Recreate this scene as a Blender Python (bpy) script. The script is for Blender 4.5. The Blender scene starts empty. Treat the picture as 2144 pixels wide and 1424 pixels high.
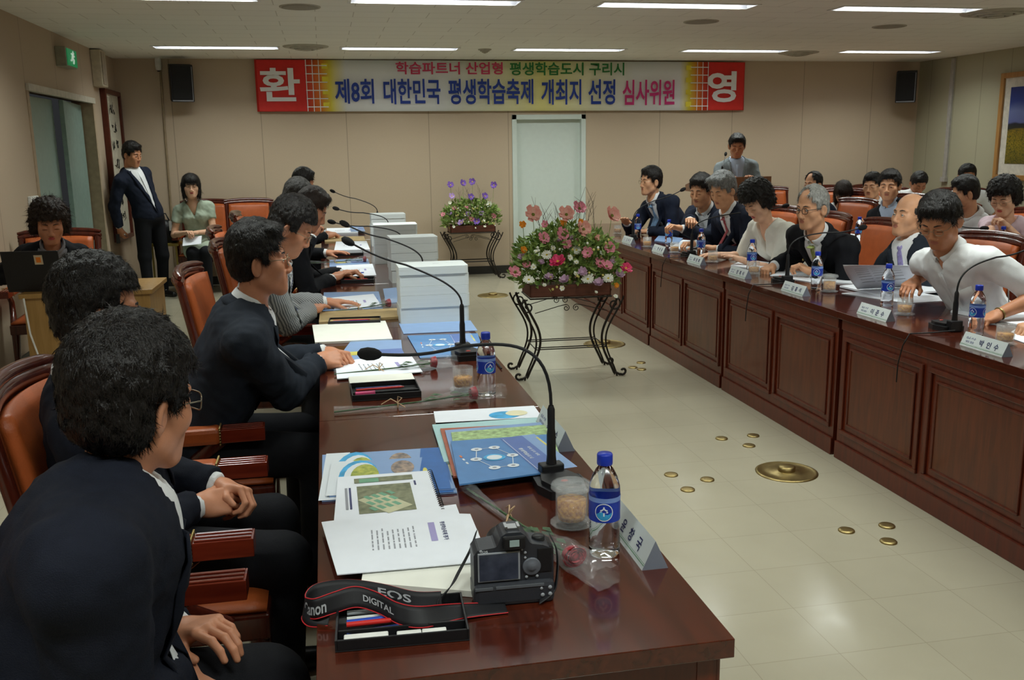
import bpy, bmesh, math, random
import numpy as np
from math import sin, cos, tan, pi, radians, sqrt, atan2
from mathutils import Vector, Matrix, Euler
random.seed(7); rng = np.random.default_rng(7)
scene = bpy.context.scene
col = scene.collection

# ------------------------------------------------------------------ camera, exposure, world, lights
F_PX, CAM_H = 1950.0, 1.585
YAW, PITCH, ROLL = radians(11.1216), radians(11.6628), radians(-0.8)
_f = Vector((sin(YAW)*cos(PITCH), cos(YAW)*cos(PITCH), -sin(PITCH)))
_r = Vector((cos(YAW), -sin(YAW), 0.0)); _u = _r.cross(_f)
CR = _r*cos(ROLL) + _u*sin(ROLL); CU = -_r*sin(ROLL) + _u*cos(ROLL)
cam_d = bpy.data.cameras.new('camera'); cam = bpy.data.objects.new('camera', cam_d); col.objects.link(cam)
cam_d.sensor_width = 36.0; cam_d.lens = 36.0*F_PX/2144.0; cam_d.clip_start = 0.05; cam_d.clip_end = 60
cam.matrix_world = Matrix(((CR.x, CU.x, -_f.x, 0), (CR.y, CU.y, -_f.y, 0), (CR.z, CU.z, -_f.z, CAM_H), (0, 0, 0, 1)))
scene.camera = cam
scene.view_settings.view_transform = 'Standard'; scene.view_settings.look = 'None'
scene.view_settings.gamma = 1.0; scene.view_settings.use_curve_mapping = False
scene.view_settings.exposure = 0.22
world = bpy.data.worlds.new('world'); scene.world = world; world.use_nodes = True
world.node_tree.nodes['Background'].inputs[0].default_value = (0.9, 0.95, 1.0, 1)
world.node_tree.nodes['Background'].inputs[1].default_value = 0.02
LAMP_W = 15.0      # watts of each recessed ceiling fitting
TUBE_E = 7.0

def ray(px, py):
    return _f + CR*((px-1072)/F_PX) - CU*((py-712)/F_PX)
def onZ(px, py, z):
    d = ray(px, py); t = (z-CAM_H)/d.z; return Vector((d.x*t, d.y*t, z))
def onY(px, py, y):
    d = ray(px, py); t = y/d.y; return Vector((d.x*t, y, CAM_H+d.z*t))

# ------------------------------------------------------------------ materials
def lin(c):
    c = [x/255.0 for x in c]
    return tuple((x/12.92 if x <= 0.04045 else ((x+0.055)/1.055)**2.4) for x in c) + (1.0,)
MATS = {}
def mat(name, rgb, rough=0.5, metal=0.0, noise=0.06, nscale=18.0, bump=0.0, bscale=60.0, spec=0.5, coat=0.0,
        trans=0.0, ior=1.45, emit=None, estr=0.0, stretch=(1, 1, 1), rgb2=None, alpha=1.0, sheen=0.0):
    if name in MATS: return MATS[name]
    m = bpy.data.materials.new(name); m.use_nodes = True; MATS[name] = m
    nt = m.node_tree; N, L = nt.nodes, nt.links; b = N['Principled BSDF']
    base = lin(rgb); tc = N.new('ShaderNodeTexCoord'); mp = N.new('ShaderNodeMapping')
    mp.inputs['Scale'].default_value = stretch; L.new(tc.outputs['Object'], mp.inputs[0])
    if noise > 0 or rgb2:
        n = N.new('ShaderNodeTexNoise'); n.inputs['Scale'].default_value = nscale; n.inputs['Detail'].default_value = 4
        L.new(mp.outputs[0], n.inputs['Vector'])
        r = N.new('ShaderNodeValToRGB'); r.color_ramp.elements[0].position = 0.3; r.color_ramp.elements[1].position = 0.7
        if rgb2: c0, c1 = base, lin(rgb2)
        else:
            c0 = tuple(x*(1-noise*2) for x in base[:3])+(1,); c1 = tuple(min(1, x*(1+noise*2)) for x in base[:3])+(1,)
        r.color_ramp.elements[0].color = c0; r.color_ramp.elements[1].color = c1
        L.new(n.outputs[0], r.inputs[0]); L.new(r.outputs[0], b.inputs['Base Color'])
    else: b.inputs['Base Color'].default_value = base
    b.inputs['Roughness'].default_value = rough; b.inputs['Metallic'].default_value = metal
    b.inputs['Specular IOR Level'].default_value = spec; b.inputs['IOR'].default_value = ior
    b.inputs['Coat Weight'].default_value = coat; b.inputs['Coat Roughness'].default_value = 0.08
    b.inputs['Transmission Weight'].default_value = trans; b.inputs['Sheen Weight'].default_value = sheen
    b.inputs['Alpha'].default_value = alpha
    if emit: b.inputs['Emission Color'].default_value = lin(emit); b.inputs['Emission Strength'].default_value = estr
    if bump > 0:
        n2 = N.new('ShaderNodeTexNoise'); n2.inputs['Scale'].default_value = bscale; n2.inputs['Detail'].default_value = 3
        bp = N.new('ShaderNodeBump'); bp.inputs['Strength'].default_value = bump; bp.inputs['Distance'].default_value = 0.01
        L.new(mp.outputs[0], n2.inputs['Vector']); L.new(n2.outputs[0], bp.inputs['Height']); L.new(bp.outputs[0], b.inputs['Normal'])
    return m
def nodes(m): return m.node_tree.nodes, m.node_tree.links, m.node_tree.nodes['Principled BSDF']

def wood(name, dark, light, rough=0.2, coat=0.3, axis=2, scale=9.0):
    if name in MATS: return MATS[name]
    m = bpy.data.materials.new(name); m.use_nodes = True; MATS[name] = m; N, L, b = nodes(m)
    tc = N.new('ShaderNodeTexCoord'); mp = N.new('ShaderNodeMapping')
    s = [1.0, 1.0, 1.0]; s[axis] = 0.09; mp.inputs['Scale'].default_value = s; L.new(tc.outputs['Object'], mp.inputs[0])
    n = N.new('ShaderNodeTexNoise'); n.inputs['Scale'].default_value = scale*5; n.inputs['Detail'].default_value = 6; n.inputs['Distortion'].default_value = 0.7
    L.new(mp.outputs[0], n.inputs['Vector'])
    r = N.new('ShaderNodeValToRGB'); r.color_ramp.elements[0].position = 0.3; r.color_ramp.elements[1].position = 0.75
    r.color_ramp.elements[0].color = lin(dark); r.color_ramp.elements[1].color = lin(light)
    L.new(n.outputs[0], r.inputs[0]); L.new(r.outputs[0], b.inputs['Base Color'])
    b.inputs['Roughness'].default_value = rough; b.inputs['Coat Weight'].default_value = coat; b.inputs['Coat Roughness'].default_value = 0.06
    return m
W_TOP = wood('tabletop_wood', (58, 22, 12), (84, 34, 19), 0.14, 0.4, 1)
W_TABLE = wood('table_wood', (74, 25, 10), (102, 38, 16), 0.32, 0.12, 2)
W_PANEL = wood('table_panel_wood', (76, 32, 14), (104, 48, 22), 0.32, 0.12, 2)
W_CHAIR = wood('chair_wood', (62, 22, 14), (92, 36, 22), 0.22, 0.4, 2)
W_ARM = wood('chair_arm_wood', (96, 30, 18), (130, 48, 28), 0.2, 0.4, 1)
W_LECT = wood('lectern_wood', (110, 66, 36), (140, 90, 54), 0.35, 0.15, 2)
LEATHER = mat('orange_leather', (176, 88, 42), 0.42, noise=0.05, bump=0.12, bscale=220)
BRASS = mat('brass', (170, 150, 100), 0.38, metal=1.0, noise=0.08)
BLACKP = mat('black_plastic', (22, 22, 25), 0.45, noise=0.04, bump=0.05, bscale=300)
IRON = mat('wrought_iron', (40, 34, 28), 0.5, metal=0.4, noise=0.1)
WHITEP = mat('white_plastic', (225, 225, 220), 0.45)
PAPER = mat('white_paper', (232, 236, 244), 0.75, noise=0.01)
PAPER2 = mat('cream_paper', (236, 236, 226), 0.75, noise=0.01)

# ------------------------------------------------------------------ mesh builder
class MB:
    def __init__(s): s.v = []; s.f = []; s.m = []; s.sm = []
    def add(s, vs, fs, mi=0, smooth=False):
        o = len(s.v); s.v += [tuple(v) for v in vs]
        for f in fs: s.f.append(tuple(i+o for i in f)); s.m.append(mi); s.sm.append(smooth)
        return s
    def box(s, x0, x1, y0, y1, z0, z1, mi=0, M=None):
        vs = [(x, y, z) for z in (z0, z1) for y in (y0, y1) for x in (x0, x1)]
        if M: vs = [tuple(M @ Vector(v)) for v in vs]
        return s.add(vs, [(0, 2, 3, 1), (4, 5, 7, 6), (0, 1, 5, 4), (2, 6, 7, 3), (0, 4, 6, 2), (1, 3, 7, 5)], mi)
    def tube(s, pts, r, n=8, mi=0, caps=True, flat=None, closed=False):
        pts = [Vector(p) for p in pts]; k = len(pts); rr = r if isinstance(r, (list, tuple)) else [r]*k
        ref = Vector((0, 0, 1)); prev = None; rings = []
        for i, p in enumerate(pts):
            if closed: t = (pts[(i+1) % k]-pts[i-1]).normalized()
            else: t = (pts[min(i+1, k-1)]-pts[max(i-1, 0)]).normalized()
            if prev is None:
                a = t.cross(ref)
                if a.length < 0.1: a = t.cross(Vector((1, 0, 0)))
                a.normalize()
            else:
                a = (prev - t*prev.dot(t))
                if a.length < 1e-5: a = t.cross(ref)
                a.normalize()
            prev = a; b = t.cross(a)
            fl = flat or (1, 1)
            rings.append([p + (a*cos(2*pi*j/n)*fl[0] + b*sin(2*pi*j/n)*fl[1])*rr[i] for j in range(n)])
        vs = [v for ring in rings for v in ring]; fs = []
        for i in range(k if closed else k-1):
            for j in range(n):
                a0, a1 = i*n+j, i*n+(j+1) % n; b0, b1 = ((i+1) % k)*n+j, ((i+1) % k)*n+(j+1) % n
                fs.append((a0, a1, b1, b0))
        s.add(vs, fs, mi, True)
        if caps and not closed:
            s.add(rings[0], [tuple(range(n-1, -1, -1))], mi); s.add(rings[-1], [tuple(range(n))], mi)
        return s
    def lathe(s, prof, n=24, mi=0, c=(0, 0, 0), mod=None):
        vs = []; fs = []
        for (r, z) in prof:
            for j in range(n):
                a = 2*pi*j/n; q = r*(mod(a, z) if mod else 1.0)
                vs.append((c[0]+q*cos(a), c[1]+q*sin(a), c[2]+z))
        for i in range(len(prof)-1):
            for j in range(n):
                fs.append((i*n+j, i*n+(j+1) % n, (i+1)*n+(j+1) % n, (i+1)*n+j))
        return s.add(vs, fs, mi, True)
    def sphere(s, c, r, n=12, mi=0, sc=(1, 1, 1)):
        prof = [(max(1e-5, sin(pi*i/(n//2+2)))*r, -cos(pi*i/(n//2+2))*r) for i in range(n//2+3)]
        vs = []; fs = []
        for (q, z) in prof:
            for j in range(n):
                a = 2*pi*j/n; vs.append((c[0]+q*cos(a)*sc[0], c[1]+q*sin(a)*sc[1], c[2]+z*sc[2]))
        for i in range(len(prof)-1):
            for j in range(n): fs.append((i*n+j, i*n+(j+1) % n, (i+1)*n+(j+1) % n, (i+1)*n+j))
        return s.add(vs, fs, mi, True)
    def prism(s, poly, z0, z1, mi=0, M=None, mside=None):
        k = len(poly); vs = [(x, y, z0) for x, y in poly] + [(x, y, z1) for x, y in poly]
        if M: vs = [tuple(M @ Vector(v)) for v in vs]
        s.add(vs, [tuple(range(k-1, -1, -1)), tuple(range(k, 2*k))], mi)
        return s.add(vs, [(i, (i+1) % k, k+(i+1) % k, k+i) for i in range(k)], mi if mside is None else mside)
    def grid(s, fn, nu, nv, mi=0, smooth=True):
        vs = [fn(i/nu, j/nv) for j in range(nv+1) for i in range(nu+1)]
        fs = [(j*(nu+1)+i, j*(nu+1)+i+1, (j+1)*(nu+1)+i+1, (j+1)*(nu+1)+i) for j in range(nv) for i in range(nu)]
        return s.add(vs, fs, mi, smooth)
    def mesh(s, name, mats):
        me = bpy.data.meshes.new(name); me.from_pydata(s.v, [], s.f)
        for m in (mats if isinstance(mats, (list, tuple)) else [mats]): me.materials.append(m)
        me.polygons.foreach_set('material_index', s.m); me.polygons.foreach_set('use_smooth', s.sm); me.update()
        return me
    def build(s, name, mats, parent=None, bevel=0.0, solid=0.0, loc=None):
        o = bpy.data.objects.new(name, s.mesh(name, mats)); col.objects.link(o)
        if parent: o.parent = parent
        if loc is not None: o.location = loc
        if solid: md = o.modifiers.new('solid', 'SOLIDIFY'); md.thickness = solid
        if bevel: md = o.modifiers.new('bevel', 'BEVEL'); md.width = bevel; md.segments = 2; md.limit_method = 'ANGLE'; md.harden_normals = False
        return o
def np_obj(name, V, Fq, mats, parent=None, smooth=True, mi=None):
    me = bpy.data.meshes.new(name); V = np.asarray(V, np.float32); Fq = np.asarray(Fq, np.int32); k = Fq.shape[1]
    me.vertices.add(len(V)); me.vertices.foreach_set('co', V.ravel())
    me.loops.add(Fq.size); me.loops.foreach_set('vertex_index', Fq.ravel())
    me.polygons.add(len(Fq)); me.polygons.foreach_set('loop_start', np.arange(0, Fq.size, k, dtype=np.int32))
    for m in (mats if isinstance(mats, (list, tuple)) else [mats]): me.materials.append(m)
    if mi is not None: me.polygons.foreach_set('material_index', np.asarray(mi, np.int32))
    me.polygons.foreach_set('use_smooth', np.full(len(Fq), smooth)); me.update(calc_edges=True); me.validate()
    o = bpy.data.objects.new(name, me); col.objects.link(o)
    if parent: o.parent = parent
    return o
def tag(o, label, cat, group=None, kind=None):
    o['label'] = label; o['category'] = cat
    if group: o['group'] = group
    if kind: o['kind'] = kind
    return o
def thing(name, label, cat, loc=(0, 0, 0), rz=0.0, group=None):
    o = bpy.data.objects.new(name, None); o.empty_display_size = 0.05; col.objects.link(o)
    o.location = loc; o.rotation_euler = (0, 0, rz); return tag(o, label, cat, group)
def struct(o): o['kind'] = 'structure'; return o
def kids(o): return [c for c in bpy.data.objects if c.parent == o]
def dup(o, loc=None, rz=None, label=None, parent=None):
    c = o.copy(); col.objects.link(c)
    if parent: c.parent = parent
    if loc is not None: c.location = loc
    if rz is not None: c.rotation_euler = (0, 0, rz)
    if label: c['label'] = label
    for ch in kids(o): dup(ch, parent=c)
    return c

def text_mesh(body, w, h, align='fit', bold=0.0, shear=0.0):
    """flat lettering as a mesh in XY, fitted to w x h, centred at the origin"""
    c = bpy.data.curves.new('lettering', 'FONT'); c.body = body; c.size = 1.0; c.offset = bold; c.shear = shear; c.resolution_u = 3
    o = bpy.data.objects.new('lettering', c); col.objects.link(o)
    me = bpy.data.meshes.new_from_object(o.evaluated_get(bpy.context.evaluated_depsgraph_get()))
    bpy.data.objects.remove(o)
    n = len(me.vertices); V = np.zeros(n*3, np.float32); me.vertices.foreach_get('co', V); V = V.reshape(-1, 3)
    a, b = V.min(0), V.max(0); V = V-(a+b)/2
    V[:, 0] *= w/(b[0]-a[0]); V[:, 1] *= h/(b[1]-a[1])
    F = [tuple(p.vertices) for p in me.polygons]; bpy.data.meshes.remove(me)
    return V, F
def text_to(mb, body, w, h, M, mi=0, bold=0.0):
    V, F = text_mesh(body, w, h, bold=bold)
    mb.add([M @ Vector((float(v[0]), float(v[1]), 0)) for v in V], F, mi)

# ------------------------------------------------------------------ room shell
LX, RX, BY, FY, CZ = -2.3, 8.0, 11.77, -2.6, 2.65
def floor_mat():
    m = mat('vinyl_floor', (200, 192, 164), 0.2, noise=0.0); N, L, b = nodes(m)
    tc = N.new('ShaderNodeTexCoord'); br = N.new('ShaderNodeTexBrick'); L.new(tc.outputs['Object'], br.inputs['Vector'])
    br.offset = 0.0; br.inputs['Scale'].default_value = 1.0; br.inputs['Mortar Size'].default_value = 0.0014
    br.inputs['Brick Width'].default_value = 0.305; br.inputs['Row Height'].default_value = 0.305
    br.inputs['Color1'].default_value = lin((178, 171, 150)); br.inputs['Color2'].default_value = lin((176, 169, 148)); br.inputs['Mortar'].default_value = lin((158, 151, 131))
    n = N.new('ShaderNodeTexNoise'); n.inputs['Scale'].default_value = 5; n.inputs['Detail'].default_value = 8; L.new(tc.outputs['Object'], n.inputs['Vector'])
    mx = N.new('ShaderNodeMixRGB'); mx.blend_type = 'MULTIPLY'; mx.inputs[0].default_value = 0.1
    L.new(br.outputs[0], mx.inputs[1]); L.new(n.outputs[0], mx.inputs[2]); L.new(mx.outputs[0], b.inputs['Base Color'])
    n2 = N.new('ShaderNodeTexNoise'); n2.inputs['Scale'].default_value = 9; L.new(tc.outputs['Object'], n2.inputs['Vector'])
    mr = N.new('ShaderNodeMapRange'); mr.inputs['To Min'].default_value = 0.12; mr.inputs['To Max'].default_value = 0.24
    L.new(n2.outputs[0], mr.inputs[0]); L.new(mr.outputs[0], b.inputs['Roughness'])
    bp = N.new('ShaderNodeBump'); bp.inputs['Strength'].default_value = 0.02; bp.inputs['Distance'].default_value = 0.01
    n3 = N.new('ShaderNodeTexNoise'); n3.inputs['Scale'].default_value = 14; L.new(tc.outputs['Object'], n3.inputs['Vector'])
    L.new(n3.outputs[0], bp.inputs['Height']); L.new(bp.outputs[0], b.inputs['Normal'])
    return m
def seam_mat(name, rgb, axis, spacing, off=0.0, hz=None):
    """wall covering panels: thin dark joints every `spacing` metres along the wall"""
    m = mat(name, rgb, 0.8, noise=0.0); N, L, b = nodes(m)
    tc = N.new('ShaderNodeTexCoord'); sp = N.new('ShaderNodeSeparateXYZ'); L.new(tc.outputs['Object'], sp.inputs[0])
    ad = N.new('ShaderNodeMath'); ad.operation = 'ADD'; ad.inputs[1].default_value = 100*spacing-off; L.new(sp.outputs[axis], ad.inputs[0])
    md = N.new('ShaderNodeMath'); md.operation = 'MODULO'; md.inputs[1].default_value = spacing; L.new(ad.outputs[0], md.inputs[0])
    lt = N.new('ShaderNodeMath'); lt.operation = 'LESS_THAN'; lt.inputs[1].default_value = 0.008; L.new(md.outputs[0], lt.inputs[0])
    n = N.new('ShaderNodeTexNoise'); n.inputs['Scale'].default_value = 260; n.inputs['Detail'].default_value = 2; L.new(tc.outputs['Object'], n.inputs['Vector'])
    r = N.new('ShaderNodeValToRGB'); c = lin(rgb)
    r.color_ramp.elements[0].color = tuple(x*0.9 for x in c[:3])+(1,); r.color_ramp.elements[1].color = tuple(x*1.08 for x in c[:3])+(1,)
    L.new(n.outputs[0], r.inputs[0])
    mx = N.new('ShaderNodeMixRGB'); mx.inputs[2].default_value = tuple(x*0.6 for x in c[:3])+(1,)
    L.new(lt.outputs[0], mx.inputs[0]); L.new(r.outputs[0], mx.inputs[1]); L.new(mx.outputs[0], b.inputs['Base Color'])
    bp = N.new('ShaderNodeBump'); bp.inputs['Strength'].default_value = 0.1; bp.inputs['Distance'].default_value = 0.005
    L.new(n.outputs[0], bp.inputs['Height']); L.new(bp.outputs[0], b.inputs['Normal'])
    return m
def ceil_mat():
    m = mat('ceiling_tiles', (196, 192, 176), 0.9, noise=0.0); N, L, b = nodes(m)
    tc = N.new('ShaderNodeTexCoord'); br = N.new('ShaderNodeTexBrick'); L.new(tc.outputs['Object'], br.inputs['Vector'])
    br.offset = 0.5; br.inputs['Scale'].default_value = 1.0; br.inputs['Mortar Size'].default_value = 0.004
    br.inputs['Brick Width'].default_value = 0.6; br.inputs['Row Height'].default_value = 0.3
    br.inputs['Color1'].default_value = lin((236, 236, 226)); br.inputs['Color2'].default_value = lin((233, 233, 223)); br.inputs['Mortar'].default_value = lin((202, 200, 188))
    L.new(br.outputs[0], b.inputs['Base Color'])
    return m
floor = MB().add([(LX, FY, 0), (RX, FY, 0), (RX, BY, 0), (LX, BY, 0)], [(0, 1, 2, 3)]).build('floor', floor_mat()); struct(floor)
fl2 = MB().box(LX-1.2, RX+0.2, FY-0.2, BY+0.3, -0.12, -0.002).build('floor', mat('concrete', (120, 118, 112), 0.9)); struct(fl2)
# ceiling with cut-outs for the recessed fittings
LAMPS = [(x, y) for y in (0.55, 3.85, 7.2, 10.5) for x in (-1.02, 0.88, 2.76, 4.74, 6.72)]
LW, LD = 1.26, 0.24
def holed(xs, ys, holes, z):
    mb = MB()
    for a, b in zip(xs, xs[1:]):
        for c, d in zip(ys, ys[1:]):
            cx, cy = (a+b)/2, (c+d)/2
            if any(abs(cx-h[0]) < LW/2 and abs(cy-h[1]) < LD/2 for h in holes): continue
            mb.add([(a, c, z), (a, d, z), (b, d, z), (b, c, z)], [(0, 1, 2, 3)])
    return mb
xs = sorted({LX, RX} | {h[0]-LW/2 for h in LAMPS} | {h[0]+LW/2 for h in LAMPS})
ys = sorted({FY, BY} | {h[1]-LD/2 for h in LAMPS} | {h[1]+LD/2 for h in LAMPS})
struct(holed(xs, ys, LAMPS, CZ).build('ceiling', ceil_mat()))
struct(MB().box(LX-0.2, RX+0.2, FY-0.2, BY+0.3, CZ+0.25, CZ+0.3).build('ceiling', MATS['concrete']))
WALLM = seam_mat('beige_wall_fabric', (192, 173, 149), 0, 1.0, 0.3)
WALLL = seam_mat('beige_side_wall_fabric', (182, 163, 140), 1, 0.95, 8.30)
WALLR = seam_mat('olive_side_wall', (172, 168, 142), 1, 0.5, 0.0)
DX0, DX1, DZ = 2.35, 3.31, 1.99
OY0, OY1, OZ = 8.33, 10.54, 2.11
wb = MB()
wb.box(LX-0.2, DX0, BY, BY+0.2, 0, CZ).box(DX1, RX+0.2, BY, BY+0.2, 0, CZ).box(DX0, DX1, BY, BY+0.2, DZ, CZ)
struct(wb.build('wall_back', WALLM))
wl = MB(); wl.box(LX-0.2, LX, FY-0.2, OY0, 0, CZ).box(LX-0.2, LX, OY1, BY+0.2, 0, CZ).box(LX-0.2, LX, OY0, OY1, OZ, CZ)
struct(wl.build('wall_left', WALLL))
struct(MB().box(RX, RX+0.2, FY-0.2, BY+0.2, 0, CZ).build('wall_right', WALLR))
struct(MB().box(LX-0.2, RX+0.2, FY-0.2, FY, 0, CZ).build('wall_front', WALLM))
BASEM = mat('dark_baseboard', (44, 42, 38), 0.5)
struct(MB().box(LX, DX0-0.05, BY-0.012, BY, 0, 0.1).box(DX1+0.05, RX, BY-0.012, BY, 0, 0.1).build('baseboard_back', BASEM))
struct(MB().box(LX, LX+0.012, FY, OY0-0.03, 0, 0.1).box(LX, LX+0.012, OY1+0.03, BY-0.012, 0, 0.1).build('baseboard_left', BASEM))
struct(MB().box(RX-0.012, RX, FY, BY-0.012, 0, 0.1).build('baseboard_right', BASEM))
DOORP = mat('pale_green_door_paint', (208, 219, 212), 0.5, noise=0.01)
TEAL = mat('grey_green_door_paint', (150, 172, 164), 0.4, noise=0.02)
# back door: frame, leaf, handle
d1 = MB().box(DX0+0.05, DX1-0.05, BY+0.06, BY+0.1, 0.01, DZ-0.05).build('door_1', DOORP, bevel=0.003); struct(d1)
fr = MB(); fr.box(DX0, DX0+0.06, BY-0.015, BY+0.12, 0, DZ).box(DX1-0.06, DX1, BY-0.015, BY+0.12, 0, DZ).box(DX0, DX1, BY-0.015, BY+0.12, DZ-0.06, DZ)
fr.build('door_frame', DOORP, d1, bevel=0.004)
mat('steel', (180, 182, 185), 0.3, metal=1.0)
# left double door in its opening
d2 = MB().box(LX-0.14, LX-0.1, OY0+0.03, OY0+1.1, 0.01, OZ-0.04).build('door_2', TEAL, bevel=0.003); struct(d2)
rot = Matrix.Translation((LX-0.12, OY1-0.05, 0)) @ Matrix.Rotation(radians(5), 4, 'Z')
MB().box(-0.02, 0.02, -1.06, 0, 0.01, OZ-0.04, 0, rot).build('door_leaf', mat('grey_green_door_paint_shaded', (132, 156, 148), 0.4), d2, bevel=0.003)  # same door paint, darkened: the ajar leaf's shade is put into the colour
struct(MB().box(LX-0.02, LX+0.025, OY0-0.02, OY1+0.04, OZ-0.02, OZ+0.035).build('trim_1', mat('grey_white_trim', (196, 190, 174), 0.5)))
struct(MB().box(LX-0.2, LX+0.012, OY1-0.03, OY1+0.03, 0, OZ-0.02).build('trim_2', mat('beige_trim', (168, 148, 122), 0.5)))
struct(MB().box(LX-0.2, LX+0.008, OY0-0.03, OY0+0.03, 0, OZ-0.02).build('trim_3', MATS['beige_trim']))
struct(MB().box(LX-1.0, LX-0.96, OY0-0.5, OY1+0.5, 0, CZ).build('wall_corridor', mat('corridor_paint', (150, 146, 130), 0.8)))

# ------------------------------------------------------------------ recessed ceiling lights
REFL = mat('lamp_reflector', (225, 225, 225), 0.35, metal=0.0, noise=0.0)
TUBE = mat('lamp_tube', (255, 255, 255), 0.4, noise=0.0, emit=(238, 244, 255), estr=TUBE_E)
LAMP_LABELS = {}
def lamp_label(i, x, y):
    r = ['above the camera', 'in the second row', 'in the row at the top edge', 'in the far row by the banner'][i//5]
    c = ['leftmost', 'second from the left', 'middle', 'second from the right', 'rightmost'][i % 5]
    return 'recessed ceiling light, %s %s' % (c, r)
lamp0 = None
for i, (x, y) in enumerate(LAMPS):
    if lamp0 is None:
        t = thing('ceiling_light', lamp_label(i, x, y), 'ceiling light', (x, y, CZ), 0, 'recessed ceiling lights')
        hb = MB(); a, b_, d = LW/2, LD/2, 0.085
        hb.add([(-a, -b_, 0), (a, -b_, 0), (a, b_, 0), (-a, b_, 0), (-a, -b_*0.8, d), (a, -b_*0.8, d), (a, b_*0.8, d), (-a, b_*0.8, d)],
               [(4, 5, 6, 7), (0, 1, 5, 4), (1, 2, 6, 5), (2, 3, 7, 6), (3, 0, 4, 7)])
        hb.box(-a, a, -0.012, 0.012, 0.035, 0.085)
        hb.build('housing', REFL, t)
        rim = MB()
        for sx in (-1, 1): rim.box(sx*a-0.012, sx*a+0.012, -b_-0.012, b_+0.012, -0.006, 0.0); rim.box(-a, a, sx*b_-0.012, sx*b_+0.012, -0.006, 0.0)
        rim.build('rim', WHITEP, t)
        for sy in (-0.058, 0.058):
            MB().tube([(-0.58, sy, 0.048), (0.58, sy, 0.048)], 0.014, 10).build('tube', TUBE, t)
            MB().tube([(-0.62, sy, 0.048), (-0.58, sy, 0.048)], 0.016, 10).tube([(0.58, sy, 0.048), (0.62, sy, 0.048)], 0.016, 10).build('lamp_holder', WHITEP, t)
        ld = bpy.data.lights.new('fluorescent_light', 'AREA'); ld.shape = 'RECTANGLE'; ld.size = 1.15; ld.size_y = 0.2; ld.energy = LAMP_W; ld.color = (0.93, 1.0, 0.93); ld.spread = radians(140)
        lo = bpy.data.objects.new('fluorescent_light', ld); col.objects.link(lo); lo.parent = t; lo.location = (0, 0, 0.008)
        lamp0 = t
    else: dup(lamp0, (x, y, CZ), 0, lamp_label(i, x, y))

# ceiling vents and detectors
CG = mat('ceiling_fitting_paint', (176, 172, 156), 0.7)
def disc_vent(p, r, label, name='ceiling_vent', cat='ceiling vent'):
    t = thing(name, label, cat, (p.x, p.y, CZ))
    mb = MB()
    for k, (ra, z) in enumerate([(r, -0.01), (r*0.75, -0.022), (r*0.5, -0.034), (r*0.25, -0.04)]):
        mb.lathe([(ra, 0), (ra, z), (ra*0.82, z-0.004), (ra*0.78, z+0.006)], 28)
    mb.lathe([(r*0.2, -0.04), (0.0001, -0.042)], 20); mb.build('louvre_rings', CG, t)
    MB().lathe([(r*1.08, 0), (r*1.05, -0.008), (r*0.98, -0.008)], 28).build('outer_ring', CG, t)
disc_vent(onZ(2085, 26, CZ), 0.26, 'large round ceiling vent at the upper right, beyond the top row of lights')
disc_vent(onZ(640, 97, CZ), 0.22, 'round ceiling vent between the two leftmost lights of the far row')
disc_vent(onZ(1672, 110, CZ), 0.22, 'round ceiling vent right of the red banner end, between two far lights')
disc_vent(onZ(1015, 103, CZ), 0.07, 'small round grey detector on the ceiling near the banner', 'smoke_detector', 'smoke detector')
for (px, py, lb) in ((1468, 45, 'flat ceiling speaker grille below the middle top-row light'), (1862, 55, 'flat ceiling speaker grille below the right top-row light'), (628, 14, 'flat ceiling speaker grille near the top left edge of the photo')):
    p = onZ(px, py, CZ); t = thing('ceiling_speaker', lb, 'ceiling speaker', (p.x, p.y, CZ))
    MB().lathe([(0.14, 0), (0.138, -0.008), (0.12, -0.01), (0.0001, -0.011)], 28).build('grille', mat('grille_paint', (150, 146, 132), 0.8, noise=0.15, nscale=300), t)
    MB().lathe([(0.155, 0), (0.153, -0.006), (0.138, -0.006)], 28).build('bezel', CG, t)

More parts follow.
